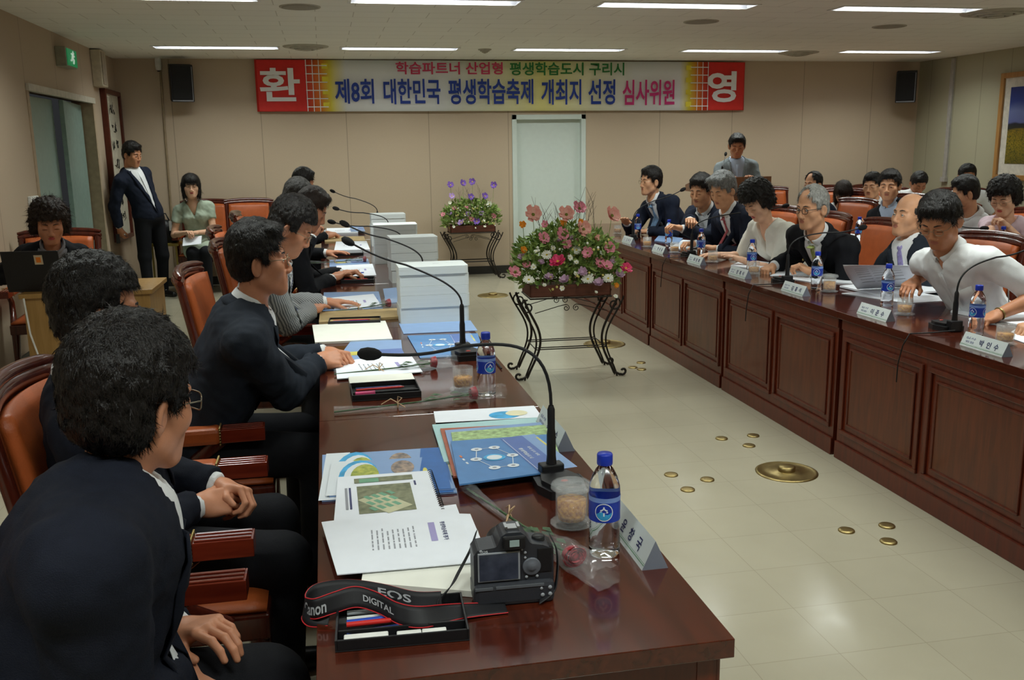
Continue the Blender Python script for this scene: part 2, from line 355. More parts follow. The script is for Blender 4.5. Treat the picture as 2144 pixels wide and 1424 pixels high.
# ------------------------------------------------------------------ banner
def banner():
    x0, x1, z0, z1 = -0.73, 5.44, 2.045, 2.64
    y = BY-0.05
    m = bpy.data.materials.new('banner_print'); m.use_nodes = True; N, L, b = nodes(m)
    b.inputs['Roughness'].default_value = 0.55
    tc = N.new('ShaderNodeTexCoord'); sp = N.new('ShaderNodeSeparateXYZ'); L.new(tc.outputs['Object'], sp.inputs[0])
    mr = N.new('ShaderNodeMapRange'); mr.inputs['From Min'].default_value = x0; mr.inputs['From Max'].default_value = x1; L.new(sp.outputs[0], mr.inputs[0])
    r = N.new('ShaderNodeValToRGB'); e = r.color_ramp.elements
    stops = [(0.0, (214, 40, 32)), (0.10, (214, 60, 30)), (0.12, (236, 130, 40)), (0.14, (236, 220, 70)), (0.17, (236, 238, 240)), (0.36, (232, 236, 238)), (0.5, (240, 238, 190)), (0.56, (238, 232, 150)), (0.64, (240, 238, 196)), (0.76, (232, 236, 238)), (0.855, (236, 238, 240)), (0.875, (236, 220, 70)), (0.895, (236, 130, 40)), (0.91, (214, 60, 30)), (1.0, (214, 40, 32))]
    e[0].position = 0; e[0].color = lin(stops[0][1]); e[1].position = 1; e[1].color = lin(stops[-1][1])
    for p, c in stops[1:-1]: q = e.new(p); q.color = lin(c)
    L.new(mr.outputs[0], r.inputs[0]); L.new(r.outputs[0], b.inputs['Base Color'])
    MATS['banner_print'] = m
    def P(u, v):   # slight sag and waviness
        return (x0+(x1-x0)*u, y - 0.006*sin(u*23) - 0.004*sin(u*9+v*3), z0+(z1-z0)*v - 0.02*u + 0.01*u*v)
    t = thing('banner', 'wide printed welcome banner with red end squares and blue Korean lettering on the back wall', 'banner', (0, 0, 0))
    MB().grid(P, 80, 4).build('banner_cloth', m, t, solid=0.004)
    RED = mat('banner_red', (216, 42, 34), 0.55, noise=0.02); WH = mat('banner_white', (238, 240, 240), 0.55, noise=0)
    def quad(u0, u1, v0, v1, mt, name, dy=0.01):
        MB().grid(lambda a, c: tuple(Vector(P(u0+(u1-u0)*a, v0+(v1-v0)*c))+Vector((0, -dy, 0))), 6, 2).build(name, mt, t)
    quad(0.004, 0.094, 0.01, 0.99, RED, 'red_square'); quad(0.918, 0.997, 0.01, 0.99, RED, 'red_square')
    for side in (0, 1):
        gl = MB()
        for k in range(6):
            v = 0.08+0.16*k
            u0, u1 = (0.094, 0.135) if side == 0 else (0.878, 0.918)
            gl.grid(lambda a, c: tuple(Vector(P(u0+(u1-u0)*a, v+0.018*c))+Vector((0, -0.0105, 0))), 4, 1)
        for k in range(3):
            u = (0.0945+0.012*k) if side == 0 else (0.916-0.012*k)
            gl.grid(lambda a, c: tuple(Vector(P(u+0.0015*a, c))+Vector((0, -0.0108, 0))), 1, 4)
        gl.build('white_grid', WH, t)
    # orange/yellow blocks
    for side in (0, 1):
        for k in range(8):
            v = 0.078+0.125*k
            if k % 2 == 0:
                u0 = 0.125 if side == 0 else 0.868
                yb = MB(); yb.grid(lambda a, c: tuple(Vector(P(u0+0.012*a, v+0.1*min(c, 0.99)))+Vector((0, -0.0102, 0))), 2, 1)
                yb.build('yellow_block', mat('banner_yellow', (240, 222, 60), 0.55, noise=0.02), t)
    R = Matrix(((1, 0, 0, 0), (0, 0, -1, 0), (0, 1, 0, 0), (0, 0, 0, 1)))
    yy = y-0.026
    def fromto(px0, px1, py0, py1, body, mt, name, bold=0.01):
        a = onY(px0, py0, yy); c = onY(px1, py1, yy)
        mb = MB(); text_to(mb, body, c.x-a.x, a.z-c.z, Matrix.Translation(((a.x+c.x)/2, yy, (a.z+c.z)/2)) @ R, 0, bold)
        mb.build(name, mt, t)
    BL = mat('banner_blue', (28, 62, 160), 0.5, noise=0.0); MG = mat('banner_magenta', (205, 40, 120), 0.5, noise=0.0)
    PK = mat('banner_pink', (198, 50, 92), 0.5, noise=0.0); GR = mat('banner_green', (30, 120, 52), 0.5, noise=0.0)
    fromto(828, 1053, 129, 156, '학습파트너 산업형', PK, 'lettering', 0.02)
    fromto(1067, 1307, 130, 158, '평생학습도시 구리시', GR, 'lettering', 0.02)
    fromto(700, 784, 165, 217, '제8회', BL, 'lettering', 0.022); fromto(802, 923, 165, 218, '대한민국', BL, 'lettering', 0.022)
    fromto(938, 1117, 165, 218, '평생학습축제', BL, 'lettering', 0.022); fromto(1133, 1217, 166, 219, '개최지', BL, 'lettering', 0.022)
    fromto(1232, 1288, 166, 219, '선정', BL, 'lettering', 0.022); fromto(1304, 1412, 167, 220, '심사위원', MG, 'lettering', 0.022)
    fromto(541, 630, 142, 212, '환', WH, 'lettering', 0.022); fromto(1482, 1541, 149, 214, '영', WH, 'lettering', 0.03)
banner()

# ------------------------------------------------------------------ wall fittings
def wall_speaker(px, z0, z1, y, rz, label, lean=0.12):
    t = thing('wall_speaker', label, 'loudspeaker', (px, y, z0), rz, 'black wall loudspeakers')
    h = z1-z0
    Mt = Matrix.Rotation(lean, 4, 'X')
    MB().box(-0.125, 0.125, -0.02, 0.2, 0, h, 0, Mt).build('cabinet', BLACKP, t, bevel=0.01)
    MB().box(-0.105, 0.105, -0.032, -0.02, 0.03, h-0.02, 0, Mt).build('grille', mat('speaker_grille', (14, 14, 15), 0.7, noise=0.3, nscale=400), t, bevel=0.005)
    MB().box(-0.112, 0.112, -0.03, -0.0199, 0.008, 0.022, 0, Mt).box(0.106, 0.114, -0.03, -0.0199, 0.02, h-0.02, 0, Mt).build('trim_strip', mat('grey_plastic', (130, 132, 138), 0.4), t)
    MB().box(-0.03, 0.03, 0.19, 0.26, h*0.4, h*0.6).build('bracket', BLACKP, t)
wall_speaker(-1.53, 2.15, 2.56, 11.5, radians(12), 'black loudspeaker high on the back wall, left of the banner')
wall_speaker(7.6, 2.1, 2.5, 11.45, radians(-35), 'black loudspeaker in the back right corner under the ceiling')
t = thing('conduit', 'thin painted pipe down the back wall left of the speaker', 'conduit', (-1.79, BY-0.015, 0.1))
MB().tube([(0, 0, 2.5), (-0.02, 0, 0)], 0.013).build('pipe', mat('beige_pipe', (150, 132, 104), 0.5), t)
t = thing('security_camera', 'small white sensor at the ceiling above the back-left pipe', 'sensor', (-1.8, BY-0.06, CZ))
MB().lathe([(0.035, 0), (0.035, -0.08), (0.03, -0.13), (0.0001, -0.14)], 16).build('body', WHITEP, t); MB().lathe([(0.02, -0.14), (0.015, -0.15), (0.0001, -0.152)], 12).build('lens', BLACKP, t)
t = thing('exit_sign', 'green exit sign box projecting over the left doorway', 'exit sign', (LX, 9.5, 2.36))
MB().box(0, 0.09, -0.2, 0.2, 0, 0.17).build('case', mat('sign_case', (150, 148, 130), 0.5), t, bevel=0.005)
MB().box(0.09, 0.096, -0.17, 0.17, 0.012, 0.158).build('sign_face', mat('exit_green', (26, 150, 92), 0.4, noise=0, emit=(20, 150, 90), estr=0.25), t)
fig = MB(); fig.sphere((0.1, 0.03, 0.14), 0.012, 8, sc=(0.3, 1, 1)); fig.tube([(0.1, 0.02, 0.13), (0.1, -0.01, 0.09)], 0.012, 6, flat=(1, 1)).tube([(0.1, -0.01, 0.09), (0.1, 0.035, 0.07), (0.1, 0.02, 0.035)], 0.008, 6).tube([(0.1, -0.01, 0.09), (0.1, -0.04, 0.06), (0.1, -0.07, 0.06)], 0.008, 6).tube([(0.1, 0.06, 0.1), (0.1, 0.02, 0.12), (0.1, -0.04, 0.12)], 0.006, 6)
fig.build('running_figure', mat('exit_white', (225, 240, 228), 0.4, noise=0, emit=(220, 240, 225), estr=0.3), t)
t = thing('wall_cabinet', 'narrow cream box high on the left wall beside the doorway', 'wall box', (LX, 10.78, 2.27))
MB().box(0, 0.1, -0.12, 0.13, 0, 0.37).build('case', mat('cream_metal', (196, 186, 164), 0.5), t, bevel=0.01); MB().box(0.1, 0.112, -0.1, 0.02, 0.02, 0.35).build('cover', mat('cream_metal_dull', (170, 158, 140), 0.5), t, bevel=0.004)
# framed calligraphy on the left wall
t = thing('framed_calligraphy', 'tall framed ink calligraphy on the left wall behind the standing man', 'framed calligraphy', (LX, 11.35, 0.62))
MB().box(0, 0.06, -0.42, -0.37, 0, 1.65).box(0, 0.06, 0.33, 0.38, 0, 1.65).box(0, 0.06, -0.37, 0.33, 0, 0.05).box(0, 0.06, -0.37, 0.33, 1.6, 1.65).build('frame', mat('red_brown_frame', (84, 34, 20), 0.35), t, bevel=0.006)
MB().box(0.0, 0.03, -0.37, 0.33, 0.05, 1.6).build('paper', mat('aged_paper', (200, 196, 178), 0.8), t)
ink = MB()
for k in range(7):
    zc = 1.45-0.2*k
    for q in range(5):
        a = random.uniform(-0.12, 0.12); ink.tube([(0.034, 0.0+a, zc+random.uniform(-.06, .06)), (0.034, a+random.uniform(-.05, .05), zc+random.uniform(-.06, .06)), (0.034, a+random.uniform(-.1, .1), zc+random.uniform(-.08, .08))], [0.012, 0.008, 0.003], 6, flat=(0.3, 1))
ink.build('ink_strokes', mat('black_ink', (34, 32, 30), 0.8), t)
# landscape painting on the right wall
def painting():
    t = thing('framed_photograph', 'large framed landscape with blue sky, dark hill and yellow flower field on the right wall', 'framed picture', (RX, 9.3, 1.13))
    w = 0.81; h = 1.24
    fm = wood('light_frame_wood', (160, 112, 56), (186, 140, 80), 0.35, 0.2, 2)
    MB().box(-0.05, 0, -w, -w+0.06, 0, h).box(-0.05, 0, w-0.06, w, 0, h).box(-0.05, 0, -w+0.06, w-0.06, 0, 0.06).box(-0.05, 0, -w+0.06, w-0.06, h-0.06, h).build('frame', fm, t, bevel=0.005)
    MB().box(-0.025, 0, -w+0.06, w-0.06, 0.06, h-0.06).build('mat_board', mat('mat_board', (214, 210, 196), 0.8), t)
    m = bpy.data.materials.new('landscape_print'); m.use_nodes = True; N, L, b = nodes(m); b.inputs['Roughness'].default_value = 0.3; MATS['landscape_print'] = m
    tc = N.new('ShaderNodeTexCoord'); sp = N.new('ShaderNodeSeparateXYZ'); L.new(tc.outputs['Generated'], sp.inputs[0])
    n = N.new('ShaderNodeTexNoise'); n.inputs['Scale'].default_value = 3; L.new(tc.outputs['Generated'], n.inputs['Vector'])
    r = N.new('ShaderNodeValToRGB'); e = r.color_ramp.elements; e[0].position = 0; e[0].color = lin((120, 108, 30)); e[1].position = 1; e[1].color = lin((30, 48, 120))
    for p, c in ((0.25, (172, 148, 30)), (0.44, (160, 130, 24)), (0.47, (34, 40, 34)), (0.53, (30, 36, 50)), (0.555, (92, 104, 160)), (0.68, (110, 124, 176)), (0.8, (40, 62, 140))): q = e.new(p); q.color = lin(c)
    ad = N.new('ShaderNodeMath'); ad.operation = 'MULTIPLY_ADD'; ad.inputs[1].default_value = 0.12; L.new(n.outputs[0], ad.inputs[0]); L.new(sp.outputs[2], ad.inputs[2])
    sb = N.new('ShaderNodeMath'); sb.operation = 'SUBTRACT'; sb.inputs[1].default_value = 0.06; L.new(ad.outputs[0], sb.inputs[0])
    L.new(sb.outputs[0], r.inputs[0])
    v = N.new('ShaderNodeTexVoronoi'); v.inputs['Scale'].default_value = 60; L.new(tc.outputs['Generated'], v.inputs['Vector'])
    lt = N.new('ShaderNodeMath'); lt.operation = 'LESS_THAN'; lt.inputs[1].default_value = 0.45; L.new(sp.outputs[2], lt.inputs[0])
    ml = N.new('ShaderNodeMath'); ml.operation = 'MULTIPLY'; L.new(lt.outputs[0], ml.inputs[0]); L.new(v.outputs['Distance'], ml.inputs[1])
    mx = N.new('ShaderNodeMixRGB'); mx.inputs[2].default_value = lin((60, 66, 18)); L.new(ml.outputs[0], mx.inputs[0]); L.new(r.outputs[0], mx.inputs[1]); L.new(mx.outputs[0], b.inputs['Base Color'])
    MB().box(-0.03, 0, -w+0.17, w-0.17, 0.19, h-0.17).build('landscape_print', m, t)
    MB().tube([(-0.01, 0.0, h), (-0.005, 0.0, h+0.13)], 0.003).sphere((-0.015, 0.0, h+0.13), 0.012).build('hanging_hook', BRASS, t)
painting()
t = thing('conduit', 'white electric conduit running down the right wall near the corner', 'conduit', (RX-0.02, 11.05, 1.13))
MB().box(-0.01, 0.02, -0.03, 0.03, 0, 1.5).build('cover', mat('grey_conduit', (168, 164, 158), 0.5), t, bevel=0.004); MB().box(-0.03, 0.02, -0.05, 0.05, -0.06, 0.0).build('junction_box', MATS['grey_conduit'], t, bevel=0.004)
# thermostat by the doorway
p = onY(68, 415, 8.0)
t = thing('wall_thermostat', 'small white switch panel on the left wall beside the doorway', 'wall panel', (LX, 8.12, 1.12))
MB().box(0, 0.03, -0.1, 0.1, 0, 0.14).build('panel', WHITEP, t, bevel=0.006)
for q in (-0.05, 0.0, 0.05): MB().box(0.03, 0.036, q-0.015, q+0.015, 0.03, 0.11).build('switch', mat('switch_grey', (170, 168, 160), 0.5), t, bevel=0.002)

# brass floor covers
def floor_disc(x, y, r, label):
    t = thing('floor_box', label, 'floor box', (x, y, 0))
    MB().lathe([(r, 0), (r, 0.004), (r*0.93, 0.008), (r*0.9, 0.005), (r*0.45, 0.005), (r*0.42, 0.009), (0.0001, 0.009)], 40).build('cover_plate', BRASS, t)
    MB().lathe([(r*0.28, 0.009), (r*0.28, 0.03), (r*0.22, 0.034), (0.0001, 0.034)], 24).build('centre_cap', BRASS, t)
floor_disc(2.16, 4.02, 0.15, 'large round brass floor outlet nearest the camera, right of the near table')
floor_disc(2.18, 7.17, 0.17, 'round brass floor outlet behind the front flower stand')
floor_disc(1.75, 9.95, 0.17, 'far round brass floor outlet near the white stacks')
st0 = None
for k, (x, y) in enumerate([(2.06, 3.305), (2.251, 3.312), (2.165, 3.167), (2.071, 4.594), (2.261, 4.601), (2.161, 4.443), (1.595, 4.112), (1.598, 3.903), (1.74, 4.008), (2.139, 6.323), (2.247, 6.454), (2.18, 6.25)]):
    cl = ['nearest trio', 'trio beyond the big brass outlet', 'trio left of the big brass outlet', 'far trio beside the flower stand'][k//3]
    w = ['left', 'right', 'lowest'][k % 3] if k//3 != 2 else ['upper', 'lower', 'rightmost'][k-6]
    lb = 'small brass floor stud, %s of the %s' % (w, cl)
    if st0 is None:
        st0 = MB().lathe([(0.034, 0), (0.034, 0.004), (0.031, 0.007), (0.02, 0.008), (0.0001, 0.0085)], 20).build('floor_stud', BRASS, loc=(x, y, 0)); tag(st0, lb, 'floor stud', 'small brass floor studs')
    else: dup(st0, (x, y, 0), 0, lb)

# ------------------------------------------------------------------ conference tables
TH = 0.76
def make_table(L, name='conference_table', label='', W=0.70):
    """local: long side along Y from 0..L, public face at x=W, sitters at x=0"""
    t = thing(name, label, 'table')
    MB().box(0, W, 0.001, L-0.001, TH-0.035, TH).build('tabletop', W_TOP, t, bevel=0.0015)
    ins = 0.025
    MB().box(W-0.06, W-ins, 0.018, L-0.018, 0.0, TH-0.035).build('front_panel', W_TABLE, t)
    MB().box(W-ins, W-ins+0.012, 0.018, L-0.018, 0, 0.09).box(W-ins, W-ins+0.008, 0.018, L-0.018, TH-0.09, TH-0.035).build('plinth_rail', W_TABLE, t, bevel=0.003)
    for k in range(2):
        y0 = 0.05+k*(L-0.06)/2; y1 = y0+(L-0.1)/2-0.02
        z0, z1 = 0.14, TH-0.12
        d = MB(); X = W-ins
        for (a, w, h) in ((0, 0.022, 0.012), (0.05, 0.012, 0.008)):
            d.box(X, X+h, y0+a, y1-a, z0+a, z0+a+w).box(X, X+h, y0+a, y1-a, z1-a-w, z1-a).box(X, X+h, y0+a, y0+a+w, z0+a+w, z1-a-w).box(X, X+h, y1-a-w, y1-a, z0+a+w, z1-a-w)
        d.build('panel_moulding', W_TABLE, t, bevel=0.003)
        MB().box(X-0.002, X+0.003, y0+0.062, y1-0.062, z0+0.062, z1-0.062).build('raised_panel', W_PANEL, t)
    for y in (0.02, L-0.045): MB().box(0.02, W-0.06, y, y+0.025, 0, TH-0.035).build('side_panel', W_TABLE, t)
    return t
PL = 1.5
tl = make_table(PL, label='near left conference table unit carrying the camera and the open pencil tray')
tl.location = (-0.054, 1.35, 0); tl['group'] = 'left conference table units'
lt = ['second left table unit from the camera, in front of the man with clasped hands', 'third left table unit, under the nearest white stack', 'fourth left table unit, under the second white stack', 'fifth left table unit, under the third white stack', 'farthest left table unit, at the end of the row']
for k in range(1, 6): dup(tl, (-0.054, 1.35+PL*k, 0), 0, lt[k-1])
PR = 1.408
tr = make_table(PR, label='x')
tr.rotation_euler = (0, 0, pi); tr['group'] = 'right conference table units'
rl = ['right table unit at the lower right corner of the photo', 'right table unit with the plate on its near half, under the white-shirted reader', 'right table unit in front of the bald man and the green tie', 'right table unit in front of the woman in the white blouse', 'right table unit nearest the flower stand', 'farthest right table unit, partly behind the flowers']
for k in range(6):
    y1 = 2.787+PR*k
    loc = (2.49+0.70, y1, 0)
    if k == 0: tr.location = loc; tr['label'] = rl[0]
    else: dup(tr, loc, pi, rl[k])
# second row of tables on the right (behind the front row's chairs)
tb = make_table(PR, label='second-row table unit behind the front chairs, near the right edge'); tb.rotation_euler = (0, 0, pi); tb.location = (4.95, 5.2, 0); tb['group'] = 'second-row table units'
for k, s in enumerate(['second-row table unit holding the loose white sheets', 'second-row table unit behind the green-tie man', 'farthest second-row table unit, towards the lectern']): dup(tb, (4.95, 5.2+PR*(k+1), 0), pi, s)

# ------------------------------------------------------------------ armchairs
def make_chair():
    t = thing('conference_chair', 'x', 'chair')
    MB().grid(lambda u, v: (-0.26+0.52*u, -0.24+0.5*v, 0.445+0.035*(1-abs(2*u-1)**4)*(1-abs(2*v-1)**4)), 10, 10).grid(lambda u, v: (-0.26+0.52*u, -0.24+0.5*v, 0.40), 1, 1).build('seat', LEATHER, t, solid=0.012)
    MB().box(-0.27, 0.27, -0.25, 0.265, 0.36, 0.43).build('seat_frame', W_CHAIR, t, bevel=0.008)
    def back(u, v, off=0.0, z0=0.5, z1=0.97, w=0.22):
        z = z0+(z1-z0)*v; x = (-w+2*w*u)*(1+0.06*v)
        y = -0.235-0.10*(z-0.45)/0.55-0.045*(1-(x/0.27)**2)+off
        return (x, y, z)
    MB().grid(lambda u, v: back(u, v, 0.012+0.022*(1-abs(2*u-1)**4)*(1-abs(2*v-1)**4)), 12, 12).build('backrest', LEATHER, t, solid=0.04)
    fr = MB()
    for s in (0, 1):
        fr.tube([Vector(back(s, v/8, 0.0, 0.30, 0.99, 0.245)) for v in range(9)], 0.026, 8, flat=(1, 0.8))
    fr.tube([Vector(back(u/10, 0.0, 0.0, 0.49, 0.5, 0.245)) for u in range(11)], 0.02, 8)
    fr.build('back_frame', W_CHAIR, t)
    cr = MB()
    for dz, r in ((0.0, 0.03), (0.028, 0.022), (-0.026, 0.018)):
        cr.tube([Vector(back(-0.04+1.08*u/12, 1.0, 0.0, 0.5, 0.985, 0.25))+Vector((0, 0, dz+0.012*sin(pi*u/12))) for u in range(13)], [r*0.45, r*0.9]+[r]*9+[r*0.9, r*0.45], 10, flat=(1, 1.0))
    cr.build('crest_rail', W_CHAIR, t)
    nl = MB()
    for k in range(26): nl.sphere(back(0.02+0.96*k/25, 1.0, 0.035, 0.5, 0.948, 0.22), 0.0045, 6)
    nl.build('nail_trim', BRASS, t)
    for s in (-1, 1):
        a = MB(); a.box(s*0.29-0.033, s*0.29+0.033, 0.10, 0.245, 0.615, 0.662)
        for q in (-0.02, 0.0, 0.02): a.box(s*0.29+q-0.006, s*0.29+q+0.006, 0.105, 0.24, 0.6619, 0.666)
        arm = a.build('armrest', W_ARM, t, bevel=0.006)
        p = MB(); p.box(s*0.29-0.036, s*0.29+0.036, -0.24, 0.10, 0.61, 0.668); p.build('arm_pad', LEATHER, arm, bevel=0.015)
        n_ = MB()
        for q in range(9): n_.sphere((s*0.29-0.036+0.009*q, 0.098, 0.668), 0.004, 6)
        for q in range(6): n_.sphere((s*0.29+0.036, 0.098, 0.662-0.01*q), 0.004, 6); n_.sphere((s*0.29-0.036, 0.098, 0.662-0.01*q), 0.004, 6)
        n_.build('nail_trim', BRASS, arm)
        MB().tube([(s*0.29, 0.1, 0.62), (s*0.295, 0.02, 0.56), (s*0.285, 0.06, 0.47), (s*0.265, 0.16, 0.40)], [0.022, 0.024, 0.026, 0.03], 8, flat=(0.8, 1.2)).build('arm_support', W_CHAIR, t)
        MB().tube([(s*0.29, -0.22, 0.625), (s*0.262, -0.27, 0.60)], 0.028, 8).build('arm_joint', W_CHAIR, t)
        MB().tube([(s*0.24, 0.235, 0.37), (s*0.245, 0.245, 0.2), (s*0.245, 0.24, 0.0)], [0.03, 0.022, 0.018], 8).build('leg', W_CHAIR, t)
        MB().tube([(s*0.24, -0.235, 0.37), (s*0.245, -0.26, 0.2), (s*0.245, -0.31, 0.0)], [0.03, 0.023, 0.018], 8).build('leg', W_CHAIR, t)
    return t
chair0 = make_chair(); _first = [True]
def chair(x, y, rz, label, group='orange leather conference chairs'):
    """rz: heading of the sitter, 0 = facing +Y"""
    if _first[0]:
        _first[0] = False; chair0.location = (x, y, 0); chair0.rotation_euler = (0, 0, rz); chair0['label'] = label; chair0['group'] = group; return chair0
    return dup(chair0, (x, y, 0), rz, label)
# ------------------------------------------------------------------ people: signed-distance modelling and surface nets
class Field:
    """grid field; every shape is evaluated only inside its own box"""
    def __init__(s, lo, hi, res):
        s.lo = np.array(lo, np.float32); s.res = res
        s.n = np.maximum(4, np.ceil((np.array(hi)-np.array(lo))/res).astype(int)+1)
        s.ax = [s.lo[i]+np.arange(s.n[i], dtype=np.float32)*res for i in range(3)]
        s.g = np.full(tuple(s.n), 1.0, np.float32)
    def _sl(s, c, r):
        a = np.clip(np.floor((np.array(c)-r-s.lo)/s.res).astype(int), 0, s.n); b = np.clip(np.ceil((np.array(c)+r-s.lo)/s.res).astype(int)+1, 0, s.n)
        return a, b
    def op(s, fn, lo, hi, mode='u', k=0.01):
        m = 0.03+k*1.5
        a = np.clip(np.floor((np.array(lo)-m-s.lo)/s.res).astype(int), 0, s.n); b = np.clip(np.ceil((np.array(hi)+m-s.lo)/s.res).astype(int)+1, 0, s.n)
        if (b <= a).any(): return s
        X = s.ax[0][a[0]:b[0], None, None]; Y = s.ax[1][None, a[1]:b[1], None]; Z = s.ax[2][None, None, a[2]:b[2]]
        d = fn(X, Y, Z)
        v = s.g[a[0]:b[0], a[1]:b[1], a[2]:b[2]]
        if mode == 'u':
            h = np.clip(0.5+0.5*(v-d)/k, 0, 1); r = v*(1-h)+d*h-k*h*(1-h)
        else:
            d = -d; h = np.clip(0.5-0.5*(v-d)/k, 0, 1); r = v*(1-h)+d*h+k*h*(1-h)
        s.g[a[0]:b[0], a[1]:b[1], a[2]:b[2]] = r
        return s
    def cap(s, a, b, ra, rb, mode='u', k=0.01, cut=None):
        a = np.array(a, np.float32); b = np.array(b, np.float32); ba = b-a; L = max(float(ba@ba), 1e-8); R = max(ra, rb)
        def fn(X, Y, Z):
            px, py, pz = X-a[0], Y-a[1], Z-a[2]
            h = np.clip((px*ba[0]+py*ba[1]+pz*ba[2])/L, 0, 1)
            d = np.sqrt((px-ba[0]*h)**2+(py-ba[1]*h)**2+(pz-ba[2]*h)**2)-(ra+(rb-ra)*h)
            if cut is not None: d = np.maximum(d, (X-cut[0][0])*cut[1][0]+(Y-cut[0][1])*cut[1][1]+(Z-cut[0][2])*cut[1][2])
            return d
        return s.op(fn, np.minimum(a, b)-R, np.maximum(a, b)+R, mode, k)
    def ell(s, c, r, M=None, mode='u', k=0.01):
        c = np.array(c, np.float32); r = np.array(r, np.float32); R = float(r.max()) if M is not None else r
        def fn(X, Y, Z):
            px, py, pz = X-c[0], Y-c[1], Z-c[2]
            if M is not None: px, py, pz = (M[0][0]*px+M[1][0]*py+M[2][0]*pz, M[0][1]*px+M[1][1]*py+M[2][1]*pz, M[0][2]*px+M[1][2]*py+M[2][2]*pz)
            k0 = np.sqrt((px/r[0])**2+(py/r[1])**2+(pz/r[2])**2)
            k1 = np.sqrt((px/r[0]**2)**2+(py/r[1]**2)**2+(pz/r[2]**2)**2)+1e-6
            return np.where(k0 < 0.02, -float(r.min()), k0*(k0-1)/k1)
        return s.op(fn, c-R, c+R, mode, k)
    def warp(s, fn):
        X = s.ax[0][:, None, None]; Y = s.ax[1][None, :, None]; Z = s.ax[2][None, None, :]
        s.g = fn(s.g, X, Y, Z).astype(np.float32); return s
    def mesh(s):
        g = s.g; g[0] = g[-1] = 1; g[:, 0] = g[:, -1] = 1; g[:, :, 0] = g[:, :, -1] = 1
        ins = g < 0; nx, ny, nz = g.shape
        c = ins[:-1, :-1, :-1].astype(np.int8)
        for i, j, k in ((1, 0, 0), (0, 1, 0), (0, 0, 1), (1, 1, 0), (1, 0, 1), (0, 1, 1), (1, 1, 1)):
            c = c+ins[i:nx-1+i, j:ny-1+j, k:nz-1+k]
        act = (c > 0) & (c < 8); idx = np.full(act.shape, -1, np.int64); cells = np.argwhere(act); idx[act] = np.arange(len(cells))
        if not len(cells): return np.zeros((0, 3)), np.zeros((0, 4), int)
        acc = np.zeros((len(cells), 3)); cnt = np.zeros(len(cells)); x, y, z = cells.T
        cor = [(0, 0, 0), (1, 0, 0), (0, 1, 0), (1, 1, 0), (0, 0, 1), (1, 0, 1), (0, 1, 1), (1, 1, 1)]
        for a in range(8):
            for b in range(a+1, 8):
                A, B = np.array(cor[a]), np.array(cor[b])
                if abs(A-B).sum() != 1: continue
                ga = g[x+A[0], y+A[1], z+A[2]]; gb = g[x+B[0], y+B[1], z+B[2]]; m = (ga < 0) != (gb < 0)
                t = np.where(m, ga/np.where(m, ga-gb, 1), 0)[:, None]
                acc += np.where(m[:, None], A+(B-A)*t, 0); cnt += m
        V = (cells+acc/cnt[:, None])*s.res+s.lo
        Q = []
        for ax in range(3):
            o = [1, 1, 1]; o[ax] = 0
            sl0 = tuple(slice(1, -1) if q != ax else slice(0, -1) for q in range(3)); sl1 = tuple(slice(1, -1) if q != ax else slice(1, None) for q in range(3))
            a, b = ins[sl0], ins[sl1]; cr = np.argwhere(a != b); fl = a[tuple(cr.T)]
            p = cr+np.array([0 if q == ax else 1 for q in range(3)])
            u, w = [(1, 2), (2, 0), (0, 1)][ax]; eu = np.zeros(3, int); eu[u] = 1; ew = np.zeros(3, int); ew[w] = 1
            q = np.stack([idx[tuple((p-eu-ew).T)], idx[tuple((p-ew).T)], idx[tuple(p.T)], idx[tuple((p-eu).T)]], 1)
            q[~fl] = q[~fl][:, ::-1]; Q.append(q)
        Q = np.concatenate(Q); Q = Q[(Q >= 0).all(1)]
        return V, Q
def nz(X, Y, Z, f, s=0.0):
    return (np.sin(X*f*1.0+1.7*np.sin(Y*f*0.83+s)+s)*np.sin(Y*f*1.13+1.3*np.sin(Z*f*0.71+s*2))*np.sin(Z*f*0.93+1.9*np.sin(X*f*0.61+s*3)+2))
def basis(yaw, pitch=0.0, roll=0.0):
    """columns: right, forward, up. yaw: heading, 0 = +Y, positive turns to +X"""
    f = np.array([sin(yaw)*cos(pitch), cos(yaw)*cos(pitch), sin(pitch)]); r = np.array([cos(yaw), -sin(yaw), 0.0]); u = np.cross(r, f)
    r2 = r*cos(roll)-u*sin(roll); u2 = r*sin(roll)+u*cos(roll)
    return np.stack([r2, f, u2], 1)

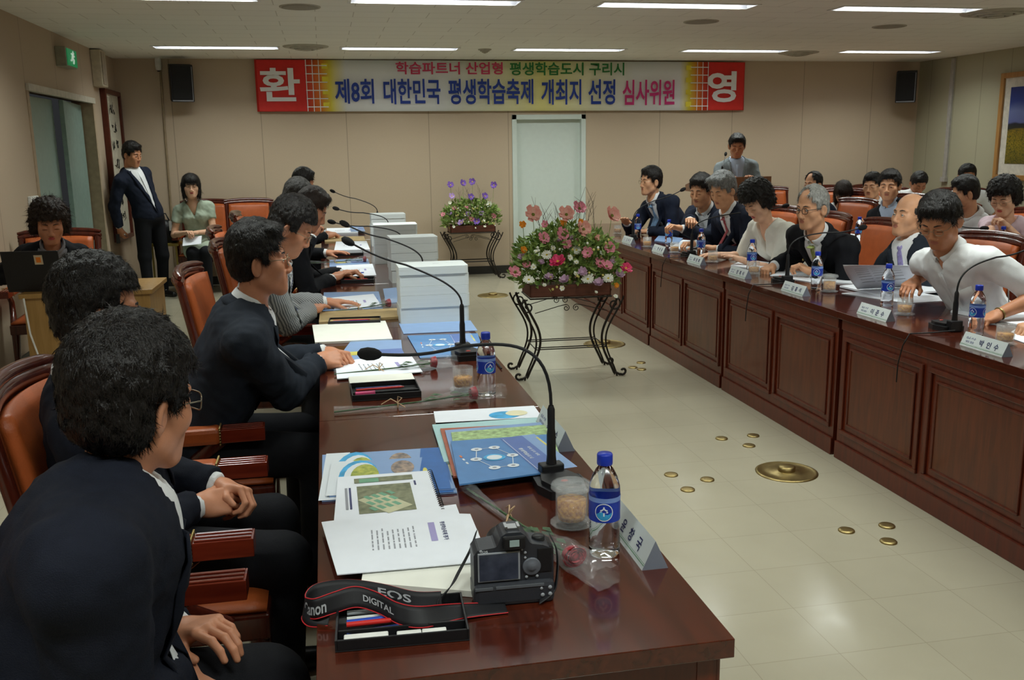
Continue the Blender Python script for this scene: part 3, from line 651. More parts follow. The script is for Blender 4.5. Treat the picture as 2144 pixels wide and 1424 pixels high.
# ---- head (local: +Y face, origin between the ears at eye level, half way up the head)
HX = dict(w=1.0, jaw=1.0, age=0.0, closed=False, nose=1.0, cheek=1.0, mouth=0.0)
def head_mesh(res, neck_dir, P):
    p = dict(HX); p.update(P); w = p['w']
    F = Field((-0.115, -0.135, -0.27), (0.115, 0.145, 0.15), res)
    F.ell((0, -0.012, 0.04), (0.076*w, 0.096, 0.086), k=0.02)
    F.ell((0, 0.02, -0.02), (0.066*w, 0.068, 0.075), k=0.03)
    F.ell((0, 0.028, -0.062), (0.052*w*p['jaw'], 0.052, 0.046), k=0.03)
    F.cap((-0.014*p['jaw'], 0.072, -0.1), (0.014*p['jaw'], 0.072, -0.1), 0.018, 0.018, k=0.025)
    for s in (-1, 1):
        F.cap((s*0.05*w*p['jaw'], 0.0, -0.06), (s*0.022*p['jaw'], 0.055, -0.1), 0.018, 0.016, k=0.02)
        F.ell((s*0.044*w, 0.058, -0.024), (0.022*p['cheek'], 0.022, 0.024), k=0.025)
        F.ell((s*0.033, 0.094, -0.003), (0.019, 0.012, 0.013), mode='s', k=0.012)
        F.cap((s*0.012, 0.084, 0.02), (s*0.046, 0.074, 0.022), 0.008, 0.007, k=0.012)
        F.ell((s*0.032, 0.0765, -0.003), (0.0165, 0.0125, 0.0115), k=0.004)
        if not p['closed'] and res < 0.0045: F.ell((s*0.032, 0.092, -0.003), (0.0125, 0.012, 0.0034), mode='s', k=0.002)
        Rm = basis(-s*0.5, 0.0, s*0.15)
        F.ell((s*0.083*w, -0.012, -0.012), (0.0085, 0.021, 0.033), Rm, k=0.005)
        F.ell((s*0.0915*w, -0.006, -0.008), (0.0065, 0.012, 0.02), Rm, mode='s', k=0.005)
        F.ell((s*0.012*p['nose'], 0.098, -0.043), (0.0085, 0.01, 0.0075), k=0.006)
    F.cap((0, 0.087, 0.006), (0, 0.106*1.0, -0.036), 0.0075, 0.0105*p['nose'], k=0.012)
    F.ell((0, 0.074, -0.066), (0.034, 0.014, 0.024), k=0.022)
    F.ell((0, 0.0895, -0.0615), (0.02, 0.0055, 0.0042), k=0.006)
    F.ell((0, 0.0885, -0.0715), (0.018, 0.0055, 0.005), k=0.006)
    F.cap((-0.018, 0.0915, -0.0675), (0, 0.0965, -0.066), 0.0011, 0.0016, mode='s', k=0.003); F.cap((0.018, 0.0915, -0.0675), (0, 0.0965, -0.066), 0.0011, 0.0016, mode='s', k=0.003)
    nd = np.array(neck_dir)
    F.cap((0, -0.028, -0.05), nd, 0.053*(0.9 if p.get('fem') else 1), 0.057*(0.86 if p.get('fem') else 1), k=0.03)
    V, Q = F.mesh()
    c = V[Q].mean(1)
    lips = (np.abs(c[:, 0]) < 0.019) & (c[:, 1] > 0.083) & (np.abs(c[:, 2]+0.0665) < 0.0095*(1-(c[:, 0]/0.021)**2)+0.001)
    return V, Q, lips.astype(int)
# ---- hair
def hair_field(style, res, seed, w=1.0):
    F = Field((-0.14, -0.16, -0.2), (0.14, 0.15, 0.19), res)
    st = style
    if st in ('short', 'crop', 'part', 'thin', 'bald', 'grey'):
        r = dict(short=0.016, crop=0.012, part=0.02, thin=0.011, bald=0.006, grey=0.022)[st]
        F.ell((0, -0.016, 0.043), (0.077*w+r, 0.098+r*0.8, 0.086+r), k=0.01)
        F.ell((0, -0.05, -0.01), (0.068*w+r*0.6, 0.052+r, 0.06), k=0.02)
        if st in ('part', 'grey'):
            F.ell((0.02, 0.062, 0.105), (0.058, 0.035, 0.022), k=0.02); F.ell((-0.05, 0.04, 0.092), (0.03, 0.045, 0.028), k=0.02)
        if st == 'short': F.ell((0, 0.055, 0.1), (0.056, 0.036, 0.02), k=0.02)
        hl = dict(short=0.066, crop=0.07, part=0.07, thin=0.088, bald=0.2, grey=0.07)[st]
        def f(g, X, Y, Z):
            side = np.clip(np.abs(X)/0.07, 0, 1)
            front = hl-0.012*side*side-0.9*np.clip(Y-0.105, -1, 0)*0
            line = np.where(Y > 0.035, front, np.where(Y > 0.008, 0.012+0*Y, np.where(Y > -0.028, 0.022, -0.085)))
            line = np.where((Y > 0.008) & (Y <= 0.035), np.where(np.abs(X) > 0.05, -0.004, hl), line)
            line = np.where((Y > 0.035) & (Y < 0.075) & (np.abs(X) > 0.055), hl*0.55, line)
            cut = (line-Z)
            g = np.maximum(g, cut)
            if st == 'bald': g = np.maximum(g, Z-0.045-0.3*np.clip(-Y-0.06, 0, 1))
            if st == 'thin': g = np.maximum(g, -(np.sqrt((X/0.045)**2+((Y-0.08)/0.05)**2+((Z-0.11)/0.04)**2)-1)*0.03)
            n = nz(X, Y, Z, 190, seed)*0.0022+nz(X, Y, Z, 80, seed+1)*0.003
            return g+n
        F.warp(f)
    elif st in ('curly', 'perm', 'tousled'):
        r = dict(curly=0.034, perm=0.034, tousled=0.024)[st]
        F.ell((0, -0.02, 0.05), (0.078*w+r, 0.098+r, 0.086+r*0.75), k=0.02)
        lo = -0.1 if st == 'curly' else (-0.06 if st == 'perm' else -0.085)
        F.ell((0, -0.045, -0.02), (0.072*w+r*0.9, 0.062+r*0.8, 0.075 if st != 'tousled' else 0.062), k=0.03)
        if st == 'curly':
            for s in (-1, 1): F.cap((s*0.085, -0.005, 0.0), (s*0.08, -0.0, -0.1), 0.03, 0.024, k=0.02)
        def f(g, X, Y, Z):
            fl = 0.058 if st != 'tousled' else 0.062
            line = np.where(Y > 0.04, fl+0*Z, np.where(Y > 0.0, np.where(np.abs(X) > 0.06, -0.03 if st != 'tousled' else -0.002, fl), np.where(Y > -0.03, 0.022 if st == 'tousled' else -0.07, lo)))
            g = np.maximum(g, line-Z)
            a = dict(curly=0.012, perm=0.009, tousled=0.0045)[st]
            return g+nz(X, Y, Z, 105, seed)*a+nz(X, Y, Z, 210, seed+2)*a*0.5
        F.warp(f)
    elif st in ('bob', 'long', 'tied'):
        r = 0.018
        F.ell((0, -0.016, 0.045), (0.077*w+r, 0.098+r, 0.086+r*0.8), k=0.01)
        zl = dict(bob=-0.125, long=-0.17, tied=-0.05)[st]
        for s in (-1, 1):
            if st != 'tied': F.cap((s*0.078, 0.0, 0.02), (s*0.072, 0.016, zl+0.03), 0.026, 0.022, k=0.02)
        F.cap((-0.03, -0.08, 0.0), (-0.03, -0.075, zl+0.04), 0.045, 0.035, k=0.02); F.cap((0.03, -0.08, 0.0), (0.03, -0.075, zl+0.04), 0.045, 0.035, k=0.02)
        F.ell((0, 0.058, 0.075), (0.062, 0.04, 0.034), k=0.02)
        def f(g, X, Y, Z):
            line = np.where(Y > 0.03, np.where(np.abs(X) > 0.056, zl, 0.04+0*Z), zl)
            line = np.where((Y > 0.03) & (np.abs(X) > 0.056) & (Y > 0.06), 0.0, line)
            return np.maximum(g, line-Z)+nz(X*2.2, Y*2.2, Z*0.35, 120, seed)*0.003
        F.warp(f)
    return F
def hair_strands(V, Q, n, length, width, seed, curl=0.0, down=0.3):
    """short tapering ribbons lying on the hair surface, combed away from the crown"""
    r = np.random.default_rng(seed); c = V[Q].mean(1)
    a = V[Q[:, 1]]-V[Q[:, 0]]; b = V[Q[:, 3]]-V[Q[:, 0]]; nr = np.cross(a, b); nr /= np.linalg.norm(nr, axis=1)[:, None]+1e-9
    out = c-np.array([0, -0.01, 0.02]); flip = (nr*out).sum(1) < 0; nr[flip] *= -1
    i = r.integers(0, len(c), n); p = c[i]+nr[i]*0.0005; N = nr[i]
    crown = np.array([0.01, -0.06, 0.13]); d = p-crown; d[:, 2] -= down*0.1
    d += r.normal(0, 0.03+curl*0.12, d.shape); d -= N*(d*N).sum(1)[:, None]; d /= np.linalg.norm(d, axis=1)[:, None]+1e-9
    sd = np.cross(d, N); L = length*r.uniform(0.6, 1.3, (n, 1)); W = width*r.uniform(0.6, 1.2, (n, 1))
    pts = []; k = 4
    bend = r.normal(0, 1, (n, 1))*(0.25+curl*1.6); lift = r.uniform(0.0, 0.02+0.25*curl, (n, 1))
    for j in range(k):
        t = j/(k-1); q = p+d*L*t+sd*bend*L*t*t*0.5+N*L*(lift*t-0.28*t*t)
        wv = W*(1-0.85*t); pts += [q-sd*wv/2, q+sd*wv/2]
    S = np.stack(pts, 1).reshape(-1, 3); f = []
    base = np.arange(n)[:, None]*(2*k)
    for j in range(k-1): f.append(base+np.array([2*j, 2*j+1, 2*j+3, 2*j+2]))
    return S, np.concatenate(f)
# ---- hand (local: wrist at origin, fingers +Y, palm -Z, thumb towards side*X)
_hands = {}
def hand_mesh(kind, side, res=0.0028):
    key = (kind, side, res)
    if key in _hands: return _hands[key]
    C = dict(flat=(8, 12, 10, 6), relaxed=(22, 30, 24, 12), fold=(48, 62, 40, 18), fist=(70, 80, 50, 15), pen=(42, 48, 30, 14), hold=(35, 40, 30, 8))[kind]
    F = Field((-0.09, -0.045, -0.11), (0.09, 0.215, 0.06), res)
    kn = [(0.03, 0.082), (0.0095, 0.088), (-0.0115, 0.083), (-0.031, 0.073)]
    ln = [(0.042, 0.025, 0.019), (0.046, 0.028, 0.02), (0.042, 0.026, 0.019), (0.033, 0.02, 0.017)]
    for q, ((x, y), l) in enumerate(zip(kn, ln)):
        x *= side; F.cap((x*0.62, 0.012, 0.0), (x, y, 0.002), 0.0145, 0.0105, k=0.012)
        p = np.array([x, y, 0.0]); a = 0.0; az = x*(3.2 if kind == 'flat' else 1.2)+(q-1.5)*0.0
        for j in range(3):
            a += radians(C[j]*(1+0.12*q*(kind in ('pen', 'relaxed'))))
            d = np.array([sin(az)*cos(a), cos(az)*cos(a), -sin(a)]); e = p+d*l[j]
            rr = [0.0094, 0.0084, 0.0076, 0.0066]; s_ = 0.86 if q == 3 else 1.0
            F.cap(p, e, rr[j]*s_, rr[j+1]*s_, k=0.003); p = e
    F.cap((0.012*side, 0.012, -0.006), (0.034*side, 0.04, -0.012), 0.017, 0.0145, k=0.014)
    p = np.array([0.034*side, 0.04, -0.013]); tb = radians(C[3])
    d1 = np.array([side*0.62, 0.75, -0.25-0.5*sin(tb*2)]); d1 /= np.linalg.norm(d1)
    d2 = np.array([side*(0.35-sin(tb*2)), 0.85, -0.3-0.6*sin(tb)]); d2 /= np.linalg.norm(d2)
    e = p+d1*0.034; F.cap(p, e, 0.0125, 0.0105, k=0.006); F.cap(e, e+d2*0.027, 0.0102, 0.008, k=0.004)
    F.cap((0, -0.04, 0), (0, 0.015, 0), 0.0245, 0.022, k=0.018); F.ell((0, 0.045, -0.004), (0.037, 0.045, 0.0155), k=0.012)
    F.ell((-0.024*side, 0.035, -0.009), (0.014, 0.034, 0.012), k=0.01)
    V, Q = F.mesh(); _hands[key] = (V, Q); return V, Q

SKIN = {}
def skin(name, rgb):
    m = mat(name, rgb, 0.45, noise=0.035, nscale=30, bump=0.05, bscale=400, spec=0.4)
    b = m.node_tree.nodes['Principled BSDF']; b.inputs['Subsurface Weight'].default_value = 0.0
    return m
SK = {'mid': skin('skin_mid', (214, 160, 124)), 'tan': skin('skin_tan', (194, 134, 100)), 'light': skin('skin_light', (226, 178, 148)), 'ruddy': skin('skin_ruddy', (200, 138, 106))}
LIPM = mat('lips', (180, 112, 94), 0.4, noise=0.02); LIPF = mat('lips_red', (190, 84, 84), 0.4, noise=0.02)
EYEW = mat('eye_white', (222, 218, 212), 0.2, noise=0); IRIS = mat('iris', (30, 20, 14), 0.15, noise=0)
def hair_mat(name, c, c2): return mat(name, c, 0.42, rgb2=c2, nscale=140, bump=0.5, bscale=260, stretch=(1, 1, 0.35), spec=0.4)
HM = {'black': hair_mat('black_hair', (15, 13, 13), (30, 26, 25)), 'brown': hair_mat('dark_brown_hair', (26, 17, 14), (50, 34, 26)), 'grey': hair_mat('grey_hair', (84, 86, 88), (150, 152, 152)), 'silver': hair_mat('silver_hair', (130, 130, 126), (190, 190, 186)), 'salt': hair_mat('greying_hair', (34, 32, 32), (74, 72, 70))}
def cloth(name, rgb, rough=0.85, stripe=None, **kw):
    m = mat(name, rgb, rough, noise=kw.get('noise', 0.05), nscale=kw.get('nscale', 40), bump=0.25, bscale=500, sheen=0.0, spec=0.25)
    if stripe:
        N, L, b = nodes(m); tc = N.new('ShaderNodeTexCoord'); wv = N.new('ShaderNodeTexWave'); wv.inputs['Scale'].default_value = stripe[1]; wv.bands_direction = stripe[2]
        L.new(tc.outputs['Object'], wv.inputs['Vector']); r = N.new('ShaderNodeValToRGB'); r.color_ramp.elements[0].position = 0.35; r.color_ramp.elements[1].position = 0.6
        r.color_ramp.elements[0].color = lin(rgb); r.color_ramp.elements[1].color = lin(stripe[0]); L.new(wv.outputs[0], r.inputs[0]); L.new(r.outputs[0], b.inputs['Base Color'])
    return m
CL = {'navy': cloth('navy_wool', (28, 34, 50)), 'black': cloth('black_wool', (20, 21, 26)), 'charcoal': cloth('charcoal_wool', (34, 40, 50)), 'ink': cloth('dark_navy_wool', (20, 24, 36)),
      'stripe': cloth('grey_pinstripe', (96, 100, 104), stripe=((168, 170, 170), 36, 'DIAGONAL')), 'silvergrey': cloth('grey_summer_suit', (122, 130, 134), noise=0.08, nscale=120),
      'white': cloth('white_shirt', (226, 228, 230), 0.8, noise=0.01), 'bluish': cloth('pale_blue_shirt', (176, 190, 212), 0.8, noise=0.01), 'blouse': cloth('white_blouse', (226, 224, 214), 0.8, noise=0.01),
      'sage': cloth('sage_green_dress', (164, 176, 158), 0.85, noise=0.04), 'pink': cloth('pale_pink_blouse', (214, 190, 200), 0.8, noise=0.02), 'trouser': cloth('dark_trousers', (22, 23, 28)),
      'lav': cloth('lavender_shirt', (206, 200, 222), 0.8, noise=0.02), 'greytee': cloth('grey_inner_top', (130, 130, 136), 0.8)}
SHOE = mat('black_shoe_leather', (20, 18, 18), 0.3, noise=0.02)
GLASSM = mat('spectacle_metal', (150, 140, 120), 0.3, metal=1.0, noise=0.02); GLASSB = mat('spectacle_black', (24, 22, 24), 0.3, noise=0.02)

def ik(a, t, l1, l2, hint):
    a = np.array(a, float); t = np.array(t, float); d = t-a; L = np.linalg.norm(d); Lm = l1+l2-0.002
    if L > Lm: t = a+d/L*Lm; d = t-a; L = Lm
    u = d/L; x = (l1*l1-l2*l2+L*L)/(2*L); h = sqrt(max(0, l1*l1-x*x)); hv = np.array(hint, float); hv -= u*(hv@u); hv /= np.linalg.norm(hv)+1e-9
    return a+u*x+hv*h, t
def rot_to(y, up):
    """columns X,Y,Z with Y along y and Z close to up"""
    y = np.array(y, float); y /= np.linalg.norm(y); up = np.array(up, float); x = np.cross(y, up); x /= np.linalg.norm(x)+1e-9; z = np.cross(x, y); return np.stack([x, y, z], 1)

def person(label, loc, yaw, head, hyaw, hpitch=0.0, hroll=0.0, hands=None, top='suit', cloth_='navy', shirt='white', tie=None, sk='mid', hair='short', hcol='black',
           face=None, glasses=None, seated=True, fem=False, legs='trouser', res=0.011, hres=0.004, strands=1200, scale=1.0, sleeve='long', vdepth=0.30, group=None,
           hkind=('relaxed', 'relaxed'), hup=None, hdir=None, elbow=None, broad=1.0, feet=True, button=None, badge=None, skirt=False, seat=0.47, watch=None, knee=None):
    """loc: floor point under the pelvis; head: eye-level head centre; hands: (left wrist, right wrist), all in world metres"""
    face = dict(face or {}); face['fem'] = fem
    O = np.array([loc[0], loc[1], 0.0]); B = basis(yaw); S = scale
    Wd = lambda v: O+B@np.array(v, float)                     # body frame (right, forward, up) -> world
    toL = lambda w: np.array(w, float)-O                      # world -> object space
    hc = np.array(head, float); HB = basis(hyaw, hpitch, hroll); HSC = np.diag([1.05, 0.92, 1.05]); HB0 = HB; HB = HB@HSC
    pel = O+np.array([0, 0, (seat+0.10) if seated else 0.93*S])
    nb = hc+HB@np.array([0, -0.035, -0.15])*1.0; nb = nb*0.45+0.55*(hc+np.array([0, 0, -0.165])-B[:, 1]*0.05)   # base of the neck
    sp = nb-pel; sl = np.linalg.norm(sp); up = sp/sl; rt = B[:, 0]-up*(B[:, 0]@up); rt /= np.linalg.norm(rt); fw = np.cross(up, rt)
    T = lambda x, y, z: toL(pel+rt*x+fw*y+up*(z*sl))          # torso frame, z: 0 pelvis .. 1 neck base
    TM = np.stack([rt, fw, up], 1)
    sw = (0.185 if not fem else 0.165)*broad*S; wr = (0.88 if fem else 1.0)*broad
    sh = [toL(pel+rt*s*sw+fw*(-0.005)+up*(sl*1.0-0.085)) for s in (-1, 1)]
    l1, l2 = 0.285*S, 0.25*S
    hands = hands or (None, None); wrists = []; elbows = []
    for i, s in enumerate((-1, 1)):
        h = hands[i]
        if h is None: tgt = toL(Wd((s*0.2, 0.28, seat+0.16))) if seated else sh[i]+np.array([0, 0, -0.52])+B[:, 0]*s*0.05+B[:, 1]*0.04
        else: tgt = toL(h)
        hint = rt*s*0.55-np.array([0, 0, 1.0])-fw*0.35
        if elbow and elbow[i] is not None: hint = np.array(elbow[i], float)
        e, w = ik(sh[i], tgt, l1, l2, hint); elbows.append(e); wrists.append(w)
    kn, an, ft, hipj = [], [], [], []
    for s in (-1, 1):
        hp = toL(pel)+B[:, 0]*s*0.09-np.array([0, 0, 0.03]); hipj.append(hp)
        if seated:
            kx = 0.15 if not fem else 0.07
            k_ = np.array([0, 0, seat+0.03])+B[:, 0]*s*kx+B[:, 1]*0.42; a_ = np.array([0, 0, 0.09])+B[:, 0]*s*(kx-0.01)+B[:, 1]*0.40
        else:
            k_ = hp+np.array([0, 0, -0.42*S])+B[:, 1]*(0.03 if s < 0 else 0.0)+B[:, 0]*s*0.02; a_ = np.array([0, 0, 0.09])+B[:, 0]*s*0.13+B[:, 1]*(0.04 if s > 0 else -0.02)
        kn.append(k_); an.append(a_)
    # ---------------- clothing shapes
    def torso(F, inf=0.0, hem=True, k=0.05):
        F.ell(T(0, 0.01, 0.70), (0.155*wr+inf, 0.105*wr+inf, 0.20+inf), TM, k=k)
        F.ell(T(0, 0.02, 0.36), (0.142*wr+inf, 0.108*wr+inf, 0.2+inf), TM, k=k)
        zs = 1-0.085/sl; zn = 1-0.065/sl
        F.cap(T(-sw*0.78, -0.005, zs), T(sw*0.78, -0.005, zs), 0.06*wr+inf, 0.06*wr+inf, k=k)
        F.cap(T(-0.045, -0.01, zn), T(0.045, -0.01, zn), 0.052+inf, 0.052+inf, k=k)
        F.ell(T(0, 0.0, 0.06), (0.165*wr+inf, 0.125*wr+inf, 0.13+inf), TM, k=k)
        if fem:
            for s in (-1, 1): F.ell(T(s*0.065, 0.095, 0.68), (0.055+inf, 0.042+inf, 0.055+inf), TM, k=0.04)
    allp = [T(0, 0, 0), T(0, 0, 1.1)]+sh+elbows+wrists
    lo = np.min(allp, 0)-0.19; hi = np.max(allp, 0)+0.15
    def arms(F, inf, cut=1.0, k=0.03, r0=0.056, r1=0.047, r2=0.034, back=0.012):
        for i in (0, 1):
            a, e, w = sh[i], elbows[i], wrists[i]
            if cut >= 1.0:
                F.cap(a, e, r0*wr+inf, r1*wr+inf, k=k)
                d = (w-e)/np.linalg.norm(w-e); F.cap(e, w, r1*wr+inf, r2+inf, k=0.012, cut=(w-d*back, d))
            else:
                d = (e-a)/np.linalg.norm(e-a); F.cap(a, e, r0*wr+inf, (r1+0.006)*wr+inf, k=k, cut=(a+(e-a)*cut, d))
    sd = random.random()*9
    def folds(F, amp=0.004):
        def f(g, X, Y, Z):
            n = nz(X, Y, Z*0.7, 26, sd)*amp*1.1+nz(X+Z*0.5, Y, Z, 60, sd+3)*amp*0.6
            for i in (0, 1):
                e = elbows[i]; q = np.exp(-((X-e[0])**2+(Y-e[1])**2+(Z-e[2])**2)/0.006); n = n+q*np.sin((X+Y-Z)*120+sd)*amp*0.9
            return g+n
        F.warp(f)
    def neck_cut(F, r=0.066):
        a = T(0, 0.0, 0.93); c = T(0, 0.035, 1.18); F.cap(a+up*0.03, c, r*0.9, r*1.15, mode='s', k=0.01)
    def vcut(F, depth, half=0.072):
        """V opening in the front of the torso frame"""
        o = T(0, 0, 0); zt = 1.02; z0 = zt-depth/sl
        def fn(X, Y, Z):
            x = (X-o[0])*rt[0]+(Y-o[1])*rt[1]+(Z-o[2])*rt[2]; y = (X-o[0])*fw[0]+(Y-o[1])*fw[1]+(Z-o[2])*fw[2]; z = ((X-o[0])*up[0]+(Y-o[1])*up[1]+(Z-o[2])*up[2])/sl
            h = half*np.clip((z-z0)/(zt-z0), 0, 1.3)
            return np.maximum(np.maximum(np.maximum(np.abs(x)-h, 0.02-y), (z0-z)*sl), y-0.2)
        F.op(fn, lo, hi, 's', 0.004)
    V0, Q0 = [], []
    # ---------------- body: head + neck, arms, hands, hidden core
    nl = np.linalg.inv(HB)@(nb-hc)
    Vh, Qh, lips = head_mesh(hres, nl-np.array([0, 0, 0.0]), face)
    Vh = Vh@HB.T+toL(hc)
    F = Field(lo, hi, max(res, 0.012)); torso(F, -0.035, k=0.04); F.cap(toL(nb), T(0, 0, 0.85), 0.056*(0.86 if fem else 1), 0.075, k=0.04)
    for i in (0, 1): F.cap(sh[i], elbows[i], 0.043, 0.037, k=0.03)
    Vc, Qc = F.mesh()
    F = Field(lo, hi, 0.008 if sleeve != 'long' else 0.012)
    for i in (0, 1):
        e, w = elbows[i], wrists[i]; d = (w-e)/np.linalg.norm(w-e)
        F.cap(sh[i]+(e-sh[i])*0.4, e, 0.043 if not fem else 0.037, 0.038 if not fem else 0.033, k=0.02); F.cap(e, e+(w-e)*0.35, 0.037 if not fem else 0.032, 0.038 if not fem else 0.032, k=0.02); F.cap(e+(w-e)*0.35, w, 0.038 if not fem else 0.032, 0.0255 if not fem else 0.023, k=0.02)
    Va, Qa = F.mesh()
    parts = [(Vh, Qh, lips), (Vc, Qc, np.zeros(len(Qc), int)), (Va, Qa, np.zeros(len(Qa), int))]
    for i, s in enumerate((-1, 1)):
        e, w = elbows[i], wrists[i]; d = (w-e)/np.linalg.norm(w-e)
        if hdir and hdir[i] is not None: d = np.array(hdir[i], float)
        u_ = np.array([0, 0, 1.0]) if not (hup and hup[i] is not None) else np.array(hup[i], float)
        if abs(d @ u_)/np.linalg.norm(d) > 0.93: u_ = rt*s
        R = rot_to(d, u_); V, Q = hand_mesh(hkind[i], 1 if s < 0 else -1, 0.0028 if hres < 0.0045 else 0.0036)
        hs = (0.9 if fem else 1.0)*S; parts.append((V@R.T*hs+w, Q, np.zeros(len(Q), int)))
    if not (top == 'suit') or True:
        pass
    if skirt or legs == 'bare':
        F = Field(np.min(kn+an+hipj, 0)-0.15, np.max(kn+an+hipj, 0)+0.15, 0.012)
        for i in (0, 1): F.cap(kn[i], an[i], 0.05, 0.034, k=0.02)
        V, Q = F.mesh(); parts.append((V, Q, np.zeros(len(Q), int)))
    off = 0
    for V, Q, m_ in parts: V0.append(V); Q0.append(Q+off); off += len(V)
    ob = np_obj('person', np.concatenate(V0), np.concatenate(Q0), [SK[sk], LIPF if fem else LIPM], None, True, np.concatenate([p[2] for p in parts]))
    ob.location = tuple(O); tag(ob, label, 'person', group)
    # ---------------- eyes, brows, glasses
    hm = Matrix([list(HB[0])+[toL(hc)[0]], list(HB[1])+[toL(hc)[1]], list(HB[2])+[toL(hc)[2]], [0, 0, 0, 1]])
    def place(mb, name, mts, **kw):
        mb.v = [tuple(hm @ Vector(v)) for v in mb.v]; return mb.build(name, mts, ob, **kw)
    ey = MB()
    for s in (-1, 1):
        if not face.get('closed'):
            e = MB(); e.sphere((s*0.032, 0.0768, -0.003), 0.0117, 14); e.sphere((s*0.032, 0.0838, -0.0034), 0.0055, 10, 1); place(e, 'eye', [EYEW, IRIS])
    ls = MB()
    for s in (-1, 1):
        z = 0.0 if not face.get('closed') else -0.009; ls = MB()
        ls.tube([(s*(0.032-0.015), 0.0865, -0.004+z), (s*0.026, 0.0895, -0.0005+z*0.9), (s*0.036, 0.0885, -0.0002+z*0.9), (s*(0.032+0.0155), 0.0815, -0.004+z)], [0.0006, 0.0011, 0.0012, 0.0006], 5)
        place(ls, 'eyelashes', HM['black'])
    for s in (-1, 1):
        br = MB(); br.tube([(s*0.014, 0.0935, 0.0195), (s*0.03, 0.0905, 0.0245), (s*0.047, 0.0795, 0.0215)], [0.0022, 0.0032, 0.0012], 6, flat=(0.7, 1))
        place(br, 'eyebrow', HM[hcol] if hcol in ('black', 'brown') else HM['salt'])
    if glasses:
        g = MB(); gm = GLASSB if glasses == 'black' else GLASSM; rr = 0.0013 if glasses != 'black' else 0.002
        for s in (-1, 1):
            g.tube([(s*0.033+0.022*np.sign(cos(a))*abs(cos(a))**0.6, 0.106-0.006*abs(cos(a)), -0.004+0.0155*np.sign(sin(a))*abs(sin(a))**0.6) for a in [2*pi*q/18 for q in range(18)]], rr, 6, closed=True)
            g.tube([(s*0.055, 0.099, 0.004), (s*0.071, 0.085, 0.004), (s*0.08, 0.0, 0.004), (s*0.082, -0.022, -0.012)], rr, 6)
        g.tube([(-0.011, 0.106, 0.0), (0, 0.11, 0.003), (0.011, 0.106, 0.0)], rr, 6)
        place(g, 'glasses', gm)
    # ---------------- hair
    w_ = face.get('w', 1.0)
    Vf, Qf = hair_field(hair, 0.0045 if hres < 0.0045 else 0.006, sd, w_).mesh()
    if hair == 'bald': strands = strands//2
    if strands:
        Sv, Sq = hair_strands(Vf, Qf, strands, {'curly': 0.032, 'perm': 0.026, 'tousled': 0.017, 'bob': 0.06, 'long': 0.07}.get(hair, 0.028), 0.0022 if strands > 3000 else 0.003, int(sd*1000), {'curly': 0.35, 'perm': 0.3, 'tousled': 0.16}.get(hair, 0.04))
        Vf, Qf = np.concatenate([Vf, Sv]), np.concatenate([Qf, Sq+len(Vf)])
    np_obj('hair', Vf@HB.T+toL(hc), Qf, HM[hcol], ob)
    # ---------------- clothes
    def surf(F, o, x, z):
        """march along -forward in the torso frame until the field surface; returns object-space point"""
        for q in np.arange(0.26, -0.05, -0.003):
            p = T(x, q, z); i = np.round((p-F.lo)/F.res).astype(int)
            if (i < 0).any() or (i >= F.n).any(): continue
            if F.g[tuple(i)] < 0: 
                g1 = F.g[tuple(i)]; return T(x, q-float(g1)*-0.0+o, z)
        return T(x, 0.1+o, z)
    def patch(F, name, m_, poly_rows, off_=0.004, thick=0.003, mirror=False):
        """poly_rows: list of (z, x0, x1); a strip laid on the surface"""
        for s in ((1, -1) if mirror else (1,)):
            mb = MB(); rows = [[Vector(surf(F, off_, s*(a+(b-a)*q/4), z)) for q in range(5)] for z, a, b in poly_rows]
            # smooth rows
            vs = [v for r in rows for v in r]; fs = [(j*5+i, j*5+i+1, (j+1)*5+i+1, (j+1)*5+i) for j in range(len(rows)-1) for i in range(4)]
            mb.add(vs, fs, 0, True); mb.build(name, m_, ob, solid=thick)
    def collar(m_, name='collar', prof=None):
        mb = MB(); n = 30; c0 = T(0, 0, 1.0)
        prof = prof or [(0.060, -0.02), (0.0625, 0.012), (0.0645, 0.030), (0.071, 0.030), (0.079, 0.012), (0.088, -0.012)]
        def P(u, v):
            k = v*5; i = min(int(k), 4); f = k-i; r_ = prof[i][0]*(1-f)+prof[i+1][0]*f; z_ = prof[i][1]*(1-f)+prof[i+1][1]*f
            g = 0.16 if v < 0.6 else 0.16+0.9*(v-0.6)
            a = pi/2+g+(2*pi-2*g)*u; fr = max(0.0, sin(a))
            z_ -= 0.026*fr+0.034*max(0, v-0.6)*2.5*fr**3; r_ += 0.006*fr
            return tuple(c0+rt*cos(a)*r_+fw*(sin(a)*r_-0.008)+up*z_)
        mb.grid(P, n, 10); mb.build(name, m_, ob, solid=0.0025)
    m_shirt = CL[shirt] if shirt else None
    if top == 'suit':
        F = Field(lo, hi, res); torso(F, 0.006); arms(F, 0.001, 1.0, 0.035, back=0.004); neck_cut(F, 0.056)
        if 0: pass
        V, Q = F.mesh(); np_obj('shirt', V, Q, m_shirt, ob)
        FS = F
        F = Field(lo, hi, res); torso(F, 0.017)
        for s in (-1, 1): F.cap(T(s*sw*0.85, -0.005, 1-0.078/sl), T(s*sw*1.05, -0.005, 1-0.09/sl), 0.06*wr, 0.064*wr, k=0.03)
        neck_cut(F, 0.07); vcut(F, vdepth, 0.085); arms(F, 0.013, 1.0, 0.022, back=0.02); folds(F, 0.0062)
        V, Q = F.mesh(); np_obj('jacket', V, Q, CL[cloth_], ob)
        zt = 1.0; z0 = 1.02-vdepth/sl; rows = []
        for q in range(9):
            z = z0+(0.97-z0)*q/8; hw = 0.074*(z-z0)/(1.02-z0); rows.append((z, hw-0.004, hw+0.012+0.034*min(1, (q)/5.0)*(1 if q < 8 else 0.8)))
        patch(F, 'lapel', CL[cloth_], rows, 0.006, 0.004, True)
